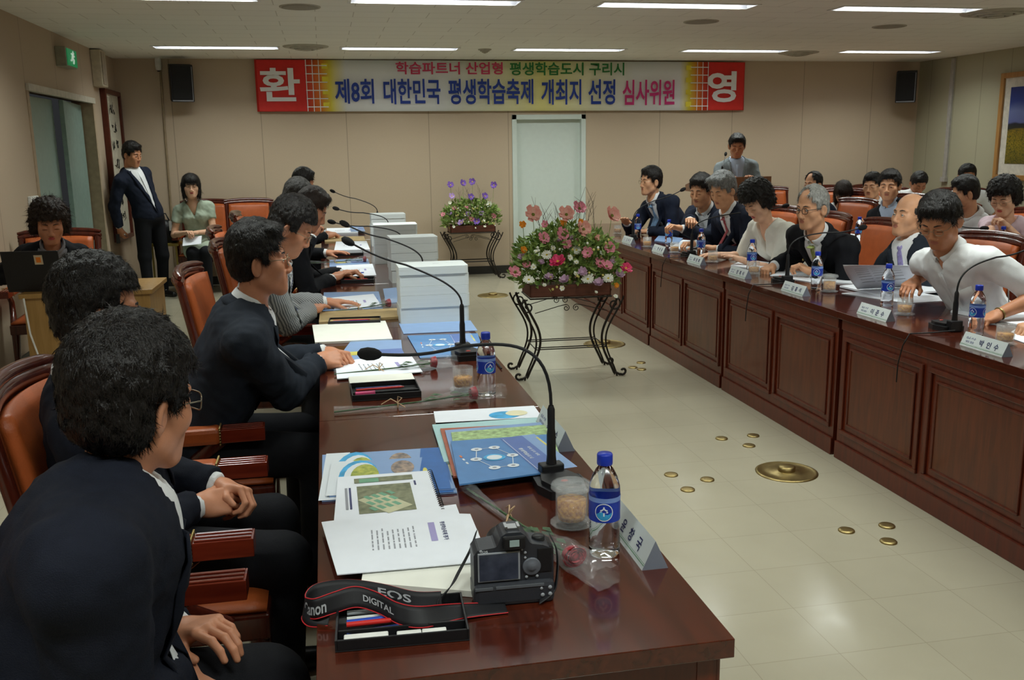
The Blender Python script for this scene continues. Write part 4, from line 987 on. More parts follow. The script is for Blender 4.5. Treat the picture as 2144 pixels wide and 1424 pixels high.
        collar(m_shirt, 'collar', [(0.060, -0.02), (0.063, 0.015), (0.0655, 0.040), (0.069, 0.040), (0.073, 0.024), (0.077, 0.004)])
        jm = MB(); c0 = T(0, 0, 1.0)
        def JP(u, v):
            a = pi/2+0.8+(2*pi-1.6)*u; rr = 0.077+0.022*v; return tuple(c0+rt*cos(a)*rr+fw*(sin(a)*rr-0.006)+up*(0.016-0.035*v-0.03*max(0, sin(a))))
        jm.grid(JP, 24, 2); jm.build('jacket_collar', CL[cloth_], ob, solid=0.004)
        if tie:
            trows = [(0.985, -0.017, 0.017), (0.955, -0.019, 0.019), (0.93, -0.011, 0.011)]+[(0.9-(0.9-z0+0.06)*q/6, -0.013-0.0028*q, 0.013+0.0028*q) for q in range(7)]
            patch(FS, 'tie', CLT(tie), trows, 0.006, 0.004)
        patch(FS, 'placket', m_shirt, [(z0+(0.9-z0)*q/6, -0.014, 0.014) for q in range(7)], 0.003, 0.002) if not tie else None
        if badge: mb = MB(); p = surf(F, 0.008, 0.1, 0.78); mb.sphere(tuple(p), 0.008, 8); mb.build('lapel_badge', BRASS, ob)
    elif top in ('shirt', 'blouse', 'dress'):
        F = Field(lo, hi, res); torso(F, 0.009)
        if sleeve == 'short': 
            arms(F, 0.010, 0.78 if top == 'shirt' else 0.5, 0.035); folds(F, 0.008)
        elif sleeve == 'elbow': arms(F, 0.016, 0.98, 0.035); folds(F, 0.007)
        else: arms(F, 0.01, 1.0, 0.03, back=0.008); folds(F, 0.008)
        neck_cut(F, 0.062 if top == 'shirt' else 0.085)
        vcut(F, 0.10 if top == 'shirt' else (0.16 if top == 'dress' else 0.2), 0.03 if top == 'shirt' else 0.06)
        if top == 'dress':
            for s in (-1, 1): F.cap(hipj[0 if s < 0 else 1], kn[0 if s < 0 else 1]*0.75+hipj[0 if s < 0 else 1]*0.25, 0.105, 0.1, k=0.05)
        V, Q = F.mesh(); np_obj('dress' if top == 'dress' else ('blouse' if top == 'blouse' else 'shirt'), V, Q, CL[cloth_], ob)
        if top == 'shirt': collar(CL[cloth_]); patch(F, 'placket', CL[cloth_], [(0.3+0.6*q/6, -0.015, 0.015) for q in range(7)], 0.003, 0.002); patch(F, 'pocket', CL[cloth_], [(0.62, -0.12, -0.05), (0.70, -0.12, -0.05), (0.76, -0.12, -0.05)], 0.004, 0.002)
        if tie: patch(F, 'tie', CLT(tie), [(0.97, -0.017, 0.017), (0.93, -0.011, 0.011)]+[(0.9-0.5*q/6, -0.013-0.003*q, 0.013+0.003*q) for q in range(7)], 0.006, 0.004)
    # trousers and shoes
    pts = kn+an+hipj+[toL(pel)]; F = Field(np.min(pts, 0)-0.2, np.max(pts, 0)+0.2, max(res, 0.012))
    F.ell(toL(pel)-np.array([0, 0, 0.02]), (0.165*wr, 0.13*wr, 0.11), np.stack([B[:, 0], B[:, 1], B[:, 2]], 1), k=0.04)
    for i in (0, 1):
        F.cap(hipj[i], kn[i], 0.092*wr, 0.07*wr, k=0.03)
        if not (skirt or legs == 'bare'): F.cap(kn[i], an[i], 0.066, 0.055, k=0.03)
    V, Q = F.mesh(); np_obj('skirt' if skirt else 'trousers', V, Q, CL['trouser'], ob)
    if feet:
        for i in (0, 1):
            s = MB(); a = an[i]
            F = Field(a-np.array([0.25, 0.25, 0.12]), a+np.array([0.25, 0.25, 0.1]), 0.009)
            f0 = a+np.array([0, 0, -0.06])-B[:, 1]*0.03; f1 = a+np.array([0, 0, -0.066])+B[:, 1]*0.15
            F.cap(f0+np.array([0, 0, 0.015]), f1, 0.042, 0.036, k=0.03); F.cap(a, f0, 0.045, 0.04, k=0.03)
            zc = -a[2]+0.004
            F.warp(lambda g, X, Y, Z: np.maximum(g, (0.004-Z)))
            V, Q = F.mesh(); np_obj('shoe', V, Q, SHOE, ob)
    if watch is not None:
        e, w = elbows[watch], wrists[watch]; d = (w-e)/np.linalg.norm(w-e); mb = MB(); R = rot_to(d, (0, 0, 1)); c = w-d*0.012
        mb.tube([tuple(c+R[:, 0]*cos(a)*0.03+R[:, 2]*sin(a)*0.026) for a in [2*pi*q/20 for q in range(20)]], 0.005, 6, closed=True, flat=(1, 1)); mb.build('wristwatch', BRASS, ob)
    return ob
_ties = {}
def CLT(k):
    d = {'blue': (128, 160, 196), 'red': (176, 84, 92), 'green': (176, 190, 110), 'purple': (150, 140, 196), 'navy': (60, 70, 120)}
    return mat('tie_'+k, d[k], 0.5, rgb2=tuple(int(x*0.8) for x in d[k]), nscale=60)
# ------------------------------------------------------------------ the people
def H(px, py, y): v = onY(px, py, y); return (v.x, v.y, v.z)
def W(px, py, z): v = onZ(px, py, z); return (v.x, v.y, v.z)
D = radians
# left row, from the camera
person('man nearest the camera seen from behind, tousled hair, navy suit', (-0.57, 1.50), D(84), H(283, 838, 1.64), D(45), D(-6), D(4),
       hands=(None, (-0.31, 1.63, 0.66)), hkind=('relaxed', 'relaxed'), cloth_='ink', hair='tousled', glasses='metal', sk='ruddy', res=0.009, hres=0.003, strands=22000, vdepth=0.36, broad=1.32, seat=0.53,
       hdir=(None, (0.8, 0.1, -0.35)))
person('second man from the camera, dark suit and tie, hands folded in lap', (-0.60, 2.52), D(82), H(212, 655, 2.5), D(72), D(-4), D(-4),
       hands=((-0.33, 2.60, 0.665), (-0.38, 2.50, 0.65)), hkind=('fold', 'fold'), cloth_='ink', hair='tousled', glasses='black', sk='ruddy', tie='blue', res=0.009, hres=0.003, strands=14000, vdepth=0.34,
       hdir=((0.85, -0.5, -0.1), (0.9, 0.35, -0.05)), hup=((0.2, 0.5, 1), (0, -0.8, 0.7)), broad=1.1)
person('man in profile, glasses, open white collar, hands clasped on the left table', (-0.52, 3.38), D(78), H(545, 546, 3.38), D(88), D(3),
       hands=((-0.02, 3.68, 0.80), (-0.06, 3.54, 0.80)), hkind=('fold', 'fold'), cloth_='charcoal', hair='part', glasses='metal', sk='ruddy', res=0.009, hres=0.003, strands=9000, vdepth=0.36,
       hdir=((0.85, -0.6, 0.0), (0.9, 0.3, 0.0)), hup=((0, 0.3, 1), (0, -0.7, 0.8)), face=dict(jaw=1.12, w=1.03), broad=1.1)
person('man in a grey pinstripe jacket reading with bowed head at the left table', (-0.52, 4.55), D(88), H(612, 478, 4.5), D(98), D(-30),
       hands=((-0.02, 4.95, 0.80), (-0.1, 4.72, 0.80)), hkind=('flat', 'flat'), cloth_='stripe', hair='tousled', glasses='metal', sk='ruddy', face=dict(closed=True), res=0.01, hres=0.0035, strands=5000, tie='navy')
person('dark-suited man bowed behind the pinstripe jacket, hands beside a blue pen', (-0.5, 5.85), D(88), H(652, 440, 5.9), D(95), D(-28),
       hands=((0.1, 6.1, 0.8), (0.02, 5.9, 0.8)), hkind=('pen', 'flat'), cloth_='black', hair='short', hcol='brown', sk='ruddy', face=dict(closed=True), res=0.012, hres=0.005, strands=2500)
person('greying man in a dark suit bent low, fifth in the left row', (-0.5, 7.2), D(88), H(622, 412, 7.2), D(92), D(-25),
       hands=((0.0, 7.4, 0.8), H(655, 492, 7.0)), hkind=('flat', 'fist'), cloth_='black', hair='short', hcol='salt', sk='ruddy', face=dict(closed=True), res=0.014, hres=0.005, strands=3000)
person('farthest man of the left row, black hair, turned away towards the flowers', (-0.5, 9.0), D(80), H(636, 383, 9.0), D(70), D(-12),
       hands=((0.0, 9.2, 0.8), (0.0, 8.9, 0.8)), cloth_='black', hair='short', sk='ruddy', res=0.014, hres=0.005, strands=3000)
# left side of the room
person('man standing by the left doorway in an open dark jacket and white shirt', (-1.9, 10.85), D(128), H(277, 324, 10.8), D(118), D(-12),
       hands=(None, H(250, 478, 10.75)), seated=False, cloth_='navy', hair='short', sk='tan', res=0.012, hres=0.005, strands=3000, vdepth=0.52, scale=0.98, hkind=('relaxed', 'hold'))
person('woman in a sage green dress sitting by the back wall, paper in lap', (-1.42, 11.15), D(176), H(400, 391, 10.95), D(172), D(2),
       hands=(H(412, 487, 10.78), H(390, 487, 10.78)), hkind=('fold', 'fold'), top='dress', cloth_='sage', sleeve='short', fem=True, hair='bob', sk='light', res=0.011, hres=0.0045, strands=3000)
person('woman with curly dark hair and black jacket behind the open laptop', (-1.86, 6.95), D(172), H(104, 468, 6.5), D(163), D(-18),
       hands=((-1.75, 6.55, 0.80), (-1.95, 6.55, 0.80)), fem=True, top='suit', cloth_='black', shirt='greytee', hair='curly', hcol='brown', sk='ruddy', face=dict(closed=True), res=0.011, hres=0.004, strands=4000, vdepth=0.4, feet=False)
# lectern
person('man speaking at the wooden lectern in a light grey suit', (4.72, 10.25), D(-165), H(1543, 306, 10.2), D(-160), D(-16),
       hands=((4.75, 9.95, 1.2), (4.45, 9.95, 1.2)), seated=False, cloth_='silvergrey', shirt='bluish', hair='short', sk='tan', face=dict(closed=True), res=0.012, hres=0.005, strands=2500, vdepth=0.45, scale=0.97, badge=True)
# right row, from the far end
person('man with glasses and pale blue tie at the far right table end', (3.52, 8.42), D(-118), H(1362, 380, 8.35), D(-100), D(0),
       hands=((2.95, 8.35, 0.8), H(1312, 466, 8.3)), hkind=('flat', 'flat'), cloth_='navy', tie='blue', hair='short', glasses='metal', sk='mid', res=0.012, hres=0.0045, strands=3000)
person('man in a dark suit with open collar, second from the far end', (3.5, 7.58), D(-112), H(1468, 399, 7.35), D(-122), D(-14),
       hands=(H(1425, 478, 7.1), H(1445, 462, 7.1)), hkind=('fold', 'fold'), cloth_='navy', hair='short', sk='mid', face=dict(jaw=1.1, closed=True), res=0.012, hres=0.0045, strands=3000, badge=True)
person('grey-haired man with a red patterned tie reading at the right table', (3.48, 6.8), D(-105), H(1513, 399, 6.75), D(-112), D(-20),
       hands=((2.95, 6.75, 0.8), (2.88, 7.05, 0.81)), hkind=('fold', 'fold'), cloth_='navy', tie='red', hair='grey', hcol='grey', sk='mid', face=dict(closed=True), res=0.012, hres=0.0045, strands=2500)
person('woman with permed black hair and white blouse bowed over her papers', (3.42, 6.15), D(-98), H(1585, 422, 6.05), D(-104), D(-36),
       hands=((2.82, 6.0, 0.8), (2.78, 6.35, 0.8)), hkind=('flat', 'flat'), fem=True, top='blouse', cloth_='blouse', sleeve='elbow', hair='perm', sk='light', face=dict(closed=True), res=0.011, hres=0.004, strands=3500, broad=1.08)
person('silver-haired man with black-rimmed glasses and pale green tie', (3.45, 5.6), D(-108), H(1700, 436, 5.3), D(-106), D(-6),
       hands=((2.95, 5.3, 0.8), (2.85, 5.62, 0.80)), hkind=('fold', 'fist'), cloth_='black', tie='green', hair='thin', hcol='silver', glasses='black', sk='mid', res=0.011, hres=0.004, strands=3500, badge=True, watch=1)
person('bald man with lavender tie leaning back in the orange chair', (3.5, 4.92), D(-108), H(1903, 452, 5.02), D(-98), D(8),
       hands=((3.15, 4.75, 0.68), (3.1, 5.1, 0.68)), hkind=('fold', 'fold'), cloth_='charcoal', tie='purple', hair='bald', hcol='salt', sk='mid', face=dict(w=1.02), res=0.011, hres=0.004, strands=800, badge=True)
person('man in a white short-sleeved shirt turning a page at the right table', (3.36, 4.05), D(-108), H(1968, 462, 4.0), D(-118), D(-30),
       hands=((3.02, 3.72, 0.80), (2.97, 4.28, 0.88)), hkind=('hold', 'hold'), top='shirt', cloth_='white', sleeve='short', hair='short', sk='tan', glasses='metal', face=dict(closed=True), res=0.01, hres=0.0035, strands=6000, watch=0, broad=1.04)
person('dark-sleeved person cut by the right edge, writing with a silver pen', (3.62, 3.3), D(-95), (3.36, 3.12, 1.2), D(-100), D(-25),
       hands=((3.0, 3.20, 0.79), (3.02, 3.46, 0.80)), hkind=('flat', 'pen'), cloth_='black', hair='short', sk='mid', res=0.012, hres=0.005, strands=1000)
# second row
person('man with receding black hair behind the silver-haired man', (5.55, 9.75), D(-95), H(1702, 386, 9.5), D(-108), D(0),
       cloth_='navy', hair='thin', sk='mid', res=0.014, hres=0.005, strands=2500)
person('young woman with long brown hair bowed over the second table, white top', (6.05, 10.25), D(-150), H(1765, 404, 10.0), D(-150), D(-35),
       fem=True, top='blouse', cloth_='white', sleeve='elbow', hair='long', hcol='brown', sk='light', face=dict(closed=True), res=0.014, hres=0.005, strands=3000, glasses='black')
person('man with thin glasses in a white shirt, second row, left of the dark vest', (5.8, 9.0), D(-120), H(1826, 390, 8.8), D(-125), D(-4),
       hands=(H(1845, 462, 8.5), H(1803, 462, 8.6)), top='shirt', cloth_='white', sleeve='short', hair='short', glasses='metal', sk='mid', res=0.013, hres=0.0045, strands=3000)
person('man with thick black hair, pale blue shirt and black jacket in the second row', (5.25, 7.55), D(-128), H(1862, 389, 7.5), D(-135), D(-4),
       cloth_='black', shirt='bluish', hair='short', sk='mid', face=dict(jaw=1.1), res=0.012, hres=0.0045, strands=1800, vdepth=0.4)
person('person with black cropped hair looking down, seated by the back wall', (6.75, 10.2), D(-160), H(1923, 384, 10.0), D(-170), D(-35),
       top='shirt', cloth_='white', sleeve='short', hair='short', sk='tan', face=dict(closed=True), res=0.014, hres=0.005, strands=900)
person('person by the right wall of whom mostly the black hair shows', (7.3, 9.7), D(-150), H(2025, 370, 9.5), D(-160), D(-10),
       top='shirt', cloth_='white', sleeve='short', hair='short', sk='tan', res=0.014, hres=0.005, strands=900)
person('man in a white shirt seen in lost profile, second row near the right edge', (5.35, 6.7), D(-75), H(2020, 405, 6.55), D(-70), D(-12),
       top='shirt', cloth_='white', sleeve='short', hair='short', sk='mid', res=0.013, hres=0.0045, strands=1800)
person('woman with full black hair, glasses and pale pink blouse near the right edge', (5.25, 6.25), D(-110), H(2102, 414, 6.1), D(-118), D(-22),
       hands=(H(2110, 475, 5.85), H(2085, 500, 5.75)), hkind=('fold', 'hold'), fem=True, top='blouse', cloth_='pink', sleeve='elbow', hair='perm', glasses='metal', sk='light', face=dict(closed=True), res=0.012, hres=0.0045, strands=2500)

# ------------------------------------------------------------------ chairs
for x, y, a, lb in [
    (-0.46, 1.72, 90, 'orange leather armchair of the man nearest the camera'),
    (-0.46, 2.53, 90, 'orange leather armchair with brass nails at the left edge, under the second man'),
    (-0.50, 3.48, 88, 'orange leather armchair under the man in profile with clasped hands'),
    (-0.34, 4.78, 93, 'orange leather armchair turned outward behind the pinstripe jacket'),
    (-0.33, 6.15, 92, 'orange leather armchair partly hidden beside the woman in green'),
    (-0.48, 7.3, 90, 'orange leather armchair of the greying man in the left row'),
    (-0.48, 9.1, 90, 'orange leather armchair of the farthest man in the left row'),
    (onY(518, 440, 11.3).x, 11.25, 180, 'empty orange leather armchair standing against the back wall'),
    (onY(424, 440, 11.3).x, 11.28, 180, 'orange leather armchair against the back wall behind the woman in green'),
    (-1.93, 7.15, 176, 'orange leather armchair behind the woman at the laptop'),
    (3.66, 8.5, -98, 'orange leather armchair at the far end of the right table'),
    (3.72, 7.75, -104, 'orange leather armchair showing left of the man in the open collar'),
    (3.70, 6.95, -92, 'orange leather armchair of the grey-haired man with the red tie'),
    (3.70, 6.2, -90, 'orange leather armchair under the woman in the white blouse'),
    (3.66, 5.68, -92, 'orange leather armchair of the silver-haired man'),
    (3.66, 5.0, -96, 'orange leather armchair under the bald man, its back in plain view'),
    (3.70, 4.1, -92, 'orange leather armchair behind the reader in the white shirt'),
    (3.72, 3.3, -92, 'orange leather armchair at the right edge of the photo'),
    (5.7, 9.8, -100, 'second-row armchair of the man with receding hair'),
    (6.15, 10.42, -150, 'second-row armchair of the young woman with long hair'),
    (4.98, 8.62, -100, 'empty second-row armchair in view left of the man with thin glasses'),
    (5.4, 7.62, -115, 'second-row armchair behind the man in the black jacket'),
    (5.45, 6.75, -92, 'second-row armchair of the man in lost profile'),
    (5.42, 6.1, -95, 'second-row armchair of the woman in pink'),
    (6.8, 10.4, -160, 'back-row armchair of the person with cropped black hair'),
    (7.4, 9.85, -150, 'back-row armchair next to the right wall'),
    (5.95, 9.1, -112, 'armchair of the man with thin glasses and white shirt'),
    (onY(1632, 430, 11.2).x, 11.2, 180, 'empty orange armchair against the back wall, right of the lectern'),
    (onY(1760, 430, 11.2).x, 11.2, 180, 'empty armchair against the back wall behind the young woman'),
    (onY(1850, 430, 11.2).x, 11.2, 180, 'empty armchair against the back wall near the right corner')]:
    chair(x, y, -radians(a), lb)
# ------------------------------------------------------------------ table-top things
T0 = TH
def WV(px, py, z=T0): return onZ(px, py, z)
CLEAR = mat('clear_plastic', (250, 252, 255), 0.03, noise=0, trans=1.0, ior=1.33, spec=0.5)
GLASSC = mat('cut_glass', (225, 230, 232), 0.05, noise=0, ior=1.5, spec=1.0, alpha=0.2, bump=0.5, bscale=150)
TEA = mat('amber_tea', (168, 92, 8), 0.05, rgb2=(244, 180, 54), nscale=110, ior=1.33, spec=1.0, bump=0.4, bscale=120)  # bright noise flecks paint the glass's sparkles into the tea colour
CAPB = mat('blue_cap', (26, 52, 170), 0.35, noise=0.02)
LAB = mat('blue_label', (28, 58, 168), 0.35, noise=0.05, nscale=50); LABW = mat('label_white', (224, 232, 242), 0.4, noise=0); LABC = mat('label_cyan', (60, 160, 214), 0.4, noise=0.1, nscale=60)
def make_bottle():
    t = thing('water_bottle', 'x', 'bottle', group='plastic water bottles')
    def md(a, z): return 1.0+(0.025*cos(8*a+z*90) if 0.02 < z < 0.07 else 0)+(0.012*sin(6*a+z*160) if 0.142 < z < 0.165 else 0)
    MB().lathe([(0.0001, 0.004), (0.02, 0.002), (0.029, 0.0), (0.032, 0.006), (0.032, 0.016), (0.0305, 0.022), (0.032, 0.03), (0.031, 0.045), (0.032, 0.06), (0.0305, 0.074), (0.0315, 0.08), (0.031, 0.125), (0.0325, 0.135), (0.031, 0.15), (0.026, 0.168), (0.018, 0.184), (0.0135, 0.19), (0.013, 0.2), (0.0001, 0.2)], 32, mod=md).build('bottle_body', CLEAR, t)
    MB().lathe([(0.0155, 0.194), (0.016, 0.197), (0.0158, 0.214), (0.0145, 0.217), (0.0001, 0.2175)], 28, mod=lambda a, z: 1+0.012*cos(28*a)).build('cap', CAPB, t)
    lb = MB().lathe([(0.0322, 0.079), (0.0322, 0.126)], 36).build('label', LAB, t)
    top = MB().lathe([(0.0326, 0.121), (0.0329, 0.131)], 36).build('label_band', mat('label_lightblue', (120, 150, 214), 0.3, noise=0.1), t)
    R = 0.0328
    for a0 in (-1.9, 0.4, 2.4):
        lg = MB()
        c = lambda x, z: (R*cos(a0+x/R), R*sin(a0+x/R), 0.1015+z)
        n = 22; ring = []
        for k in range(n+1):
            a = 2*pi*k/n; ring.append((c(0.019*cos(a), 0.019*sin(a)), c(0.0172*cos(a), 0.0172*sin(a))))
        for k in range(n): lg.add([ring[k][0], ring[k+1][0], ring[k+1][1], ring[k][1]], [(0, 1, 2, 3)], 0)
        for k in range(8):
            x0, x1 = -0.016+0.004*k, -0.012+0.004*k; w0, w1 = [sqrt(max(0, 0.0168**2-x*x)) for x in (x0, x1)]
            lg.add([c(x0, -w0), c(x1, -w1), c(x1, -0.002+0.003*sin(k)), c(x0, -0.002+0.003*sin(k-1))], [(0, 1, 2, 3)], 1)
        V, Fc = text_mesh('수', 0.017, 0.02, bold=0.03)
        lg.add([(1.004*R*cos(a0+v[0]/R), 1.004*R*sin(a0+v[0]/R), 0.1035+v[1]) for v in V], Fc, 0)
        lg.build('label_logo', [LABW, LABC], t)
    return t
def make_glass(fill=0.05, lid=False):
    t = thing('tea_glass', 'x', 'glass', group='cut glass tumblers of tea')
    fl = lambda a, z: 1+0.03*abs(cos(9*a))
    MB().lathe([(0.0001, 0.006), (0.03, 0.006), (0.033, 0.012), (0.034, 0.03), (0.0355, 0.085), (0.0335, 0.085), (0.0315, 0.03), (0.03, 0.017), (0.0001, 0.015)], 36, mod=lambda a, z: 1+(0.06*abs(cos(9*a)) if z < 0.07 else 0)).build('tumbler', GLASSC, t)
    if fill: MB().lathe([(0.0001, 0.0155), (0.0295, 0.0175), (0.0312, 0.03), (0.0312+0.0015*(fill-0.03)/0.05, fill), (0.0001, fill)], 32).build('tea', TEA, t)
    MB().lathe([(0.0001, 0.0), (0.035, 0.0), (0.047, 0.006), (0.048, 0.009), (0.036, 0.0055), (0.0001, 0.005)], 40, mod=lambda a, z: 1+0.02*cos(26*a)).build('saucer', GLASSC, t)
    if lid: MB().lathe([(0.0001, 0.089), (0.024, 0.0885), (0.026, 0.0865), (0.044, 0.0865), (0.047, 0.092), (0.043, 0.1), (0.03, 0.103), (0.026, 0.098), (0.0001, 0.096)], 40, mod=lambda a, z: 1+0.022*cos(28*a)).build('lid', GLASSC, t)
    return t
bott = make_bottle(); gl_ = make_glass(0.05); gl_lid = make_glass(0.062, True)
first = {}
def put(proto, x, y, rz, label, z=T0):
    if proto.name not in first: first[proto.name] = 1; proto.location = (x, y, z); proto.rotation_euler = (0, 0, rz); proto['label'] = label; return proto
    return dup(proto, (x, y, z), rz, label)
for px, py, rz, lb in [
    (1265, 1158, 0.0, 'blue-capped water bottle nearest the camera beside the lidded tea glass'), (1019, 826, 0.6, 'blue-capped water bottle behind the second left tea glass'),
    (2042, 700, 1.0, 'water bottle at the right edge beside the writing hand'), (1856, 640, 0.2, 'water bottle in front of the page-turning man in white'),
    (1709, 605, 1.7, 'water bottle in front of the bald man, beside the empty lidded glass'), (1573, 570, 2.2, 'water bottle before the green-tie man, overlapping a glass'),
    (1467, 540, 0.9, 'water bottle in front of the woman in the white blouse'), (1400, 514, 1.3, 'water bottle in front of the grey-haired man with red tie'),
    (1335, 498, 0.1, 'water bottle near the far end of the right table, before the pale blue tie')]:
    p = WV(px, py); put(bott, p.x, p.y, rz, lb)
p = WV(1797, 508); put(bott, p.x, p.y, 0.5, 'water bottle standing on the second-row table behind the front chairs')
x_, y_, z_ = H(2093, 512, 5.75); put(bott, x_+0.02, y_-0.0, 0.5, 'water bottle held by the woman in the pink blouse', z_-0.09)
p = WV(1197, 1100); put(gl_lid, p.x, p.y, 0, 'tea glass with fluted glass lid nearest the camera')
p = WV(1736, 612); put(gl_lid, p.x, p.y, 0.4, 'lidded tea glass in front of the bald man')
for px, py, lb in [(970, 818, 'tea glass on saucer beside the second left water bottle'), (1893, 660, 'tea glass behind the plate of the page-turning man'), (2103, 722, 'tea glass at the right edge of the photo'),
                   (1578, 575, 'tea glass behind the plate before the green-tie man'), (1492, 550, 'tea glass in front of the woman in the white blouse'), (1412, 530, 'tea glass in front of the grey-haired man'),
                   (1355, 518, 'tea glass standing left of the far plates on the right table'), (1293, 490, 'tea glass at the far end, seen beyond the pink flowers')]:
    p = WV(px, py); put(gl_, p.x, p.y, 0.2, lb)

# microphones
MIC = mat('mic_foam', (20, 20, 22), 0.9, noise=0.1, nscale=200, bump=0.4, bscale=500)
def mic(base, elbow_z, head, label, cable=None, rz=0.0, vert=0.16):
    """base on the table, rigid collar, gooseneck to head (world)"""
    t = thing('gooseneck_microphone', label, 'microphone', tuple(base), 0, 'gooseneck microphones')
    M = Matrix.Rotation(rz, 4, 'Z')
    b = MB(); b.prism([(-0.045, -0.075), (0.045, -0.075), (0.06, -0.02), (0.05, 0.05), (-0.05, 0.05), (-0.06, -0.02)], 0, 0.022, 0, M)
    b.prism([(-0.038, -0.066), (0.038, -0.066), (0.05, -0.02), (0.035, 0.03), (-0.035, 0.03), (-0.05, -0.02)], 0.022, 0.034, 0, M); b.build('base', BLACKP, t, bevel=0.006)
    MB().box(-0.03, 0.03, 0.03, 0.065, 0.0, 0.05, 0, M).build('socket_block', BLACKP, t, bevel=0.004)
    MB().sphere(tuple(M @ Vector((0.0, -0.045, 0.035))), 0.006, 8, sc=(1.6, 1, 0.5)).build('talk_button', mat('red_light', (170, 60, 50), 0.3, noise=0), t)
    st = M @ Vector((0, 0.045, 0.05)); h = Vector(head)-Vector(base)
    MB().lathe([(0.0135, 0), (0.0115, 0.02), (0.0115, 0.075), (0.0095, 0.09), (0.0095, vert-0.01), (0.006, vert)], 16, c=tuple(st)).build('stem', BLACKP, t)
    a = st+Vector((0, 0, vert)); d = (h-a); top = Vector((a.x, a.y, a.z+elbow_z)); pts = []
    c1 = top; c2 = top+(h-top)*0.25+Vector((0, 0, 0.0))
    for k in range(17):
        u = k/16; q = a*(1-u)**3+c1*3*u*(1-u)**2+c2*3*u*u*(1-u)+(top+(h-top)*0.5)*u**3; pts.append(q)
    for k in range(1, 9): pts.append(top+(h-top)*(0.5+0.5*k/8)+Vector((0, 0, -0.01*sin(pi*k/8))))
    MB().tube(pts, 0.0042, 8).build('gooseneck', BLACKP, t)
    dd = (pts[-1]-pts[-2]).normalized(); q = pts[-1]
    MB().tube([q-dd*0.01, q-dd*0.004, q+dd*0.008, q+dd*0.025, q+dd*0.042, q+dd*0.05], [0.006, 0.011, 0.0155, 0.017, 0.013, 0.004], 16).build('foam_head', MIC, t)
    if cable: MB().tube([Vector(c)-Vector(base) for c in cable], 0.003, 8).build('cable', BLACKP, t)
    return t
def hz(px, py, z):      # point on the pixel's ray at height z
    return WV(px, py, z)
b0 = WV(1168, 1022); mic(b0, 0.17, H(790, 742, 2.28), 'gooseneck microphone nearest the camera, arching over the brochures', [b0+Vector((0.0, 0.08, 0.01)), b0+Vector((0.07, 0.06, 0.008)), b0+Vector((0.09, -0.1, 0.006)), b0+Vector((0.085, -0.2, 0.004))], 0.12, 0.15)
b1 = WV(975, 748); mic(b1, 0.07, H(737, 510, 3.9), 'gooseneck microphone beside the second left bottle, head over the clasped hands', [b1+Vector((0.0, 0.07, 0.01)), b1+Vector((0.08, 0.05, 0.008)), b1+Vector((0.1, -0.1, 0.006)), b1+Vector((0.1, -0.25, 0.005))], 0.1)
for yb, (hx, hy), lb in [(5.13, (728, 472), 'gooseneck microphone rising behind the nearest white stack'), (6.55, (700, 466), 'gooseneck microphone behind the second white stack'),
                         (7.95, (708, 438), 'gooseneck microphone behind the third white stack'), (9.6, (700, 402), 'farthest gooseneck microphone of the left row')]:
    mic(Vector((0.52, yb, T0)), 0.06, H(hx, hy, yb+0.15), lb, None, 0.1)
for px, py, (hx, hy, hyy), lb, cb in [(1983, 690, (2165, 515, 3.6), 'gooseneck microphone at the right edge, cable hanging over the table front', 1), (1640, 592, (1800, 478, 5.15), 'gooseneck microphone before the green-tie man', 1),
                                  (1443, 537, (1640, 432, 6.6), 'gooseneck microphone crossing the grey-haired man with red tie', 1), (1322, 502, (1426, 399, 8.0), 'gooseneck microphone near the far end of the right table', 0)]:
    b = WV(px, py); cab = None
    if cb: cab = [b+Vector((-0.02, -0.08, 0.012)), b+Vector((-0.12, -0.08, 0.008)), Vector((2.478, b.y-0.06, T0+0.004)), Vector((2.455, b.y-0.05, T0-0.05)), Vector((2.458, b.y-0.02, T0-0.14)), Vector((2.45, b.y-0.03, T0-0.22))]
    mic(b, 0.10, H(hx, hy, hyy), lb, cab, pi, 0.13)
mic(Vector((4.36, 9.9, 1.215)), 0.02, H(1519, 325, 10.05), 'gooseneck microphone on the wooden lectern', None, 2.8, 0.06)
x_, y_, z_ = H(2055, 478, 5.9); mic(Vector((4.35, 6.3, T0)), 0.05, (x_, y_, z_), 'gooseneck microphone on the second-row table near the woman in pink', None, pi)

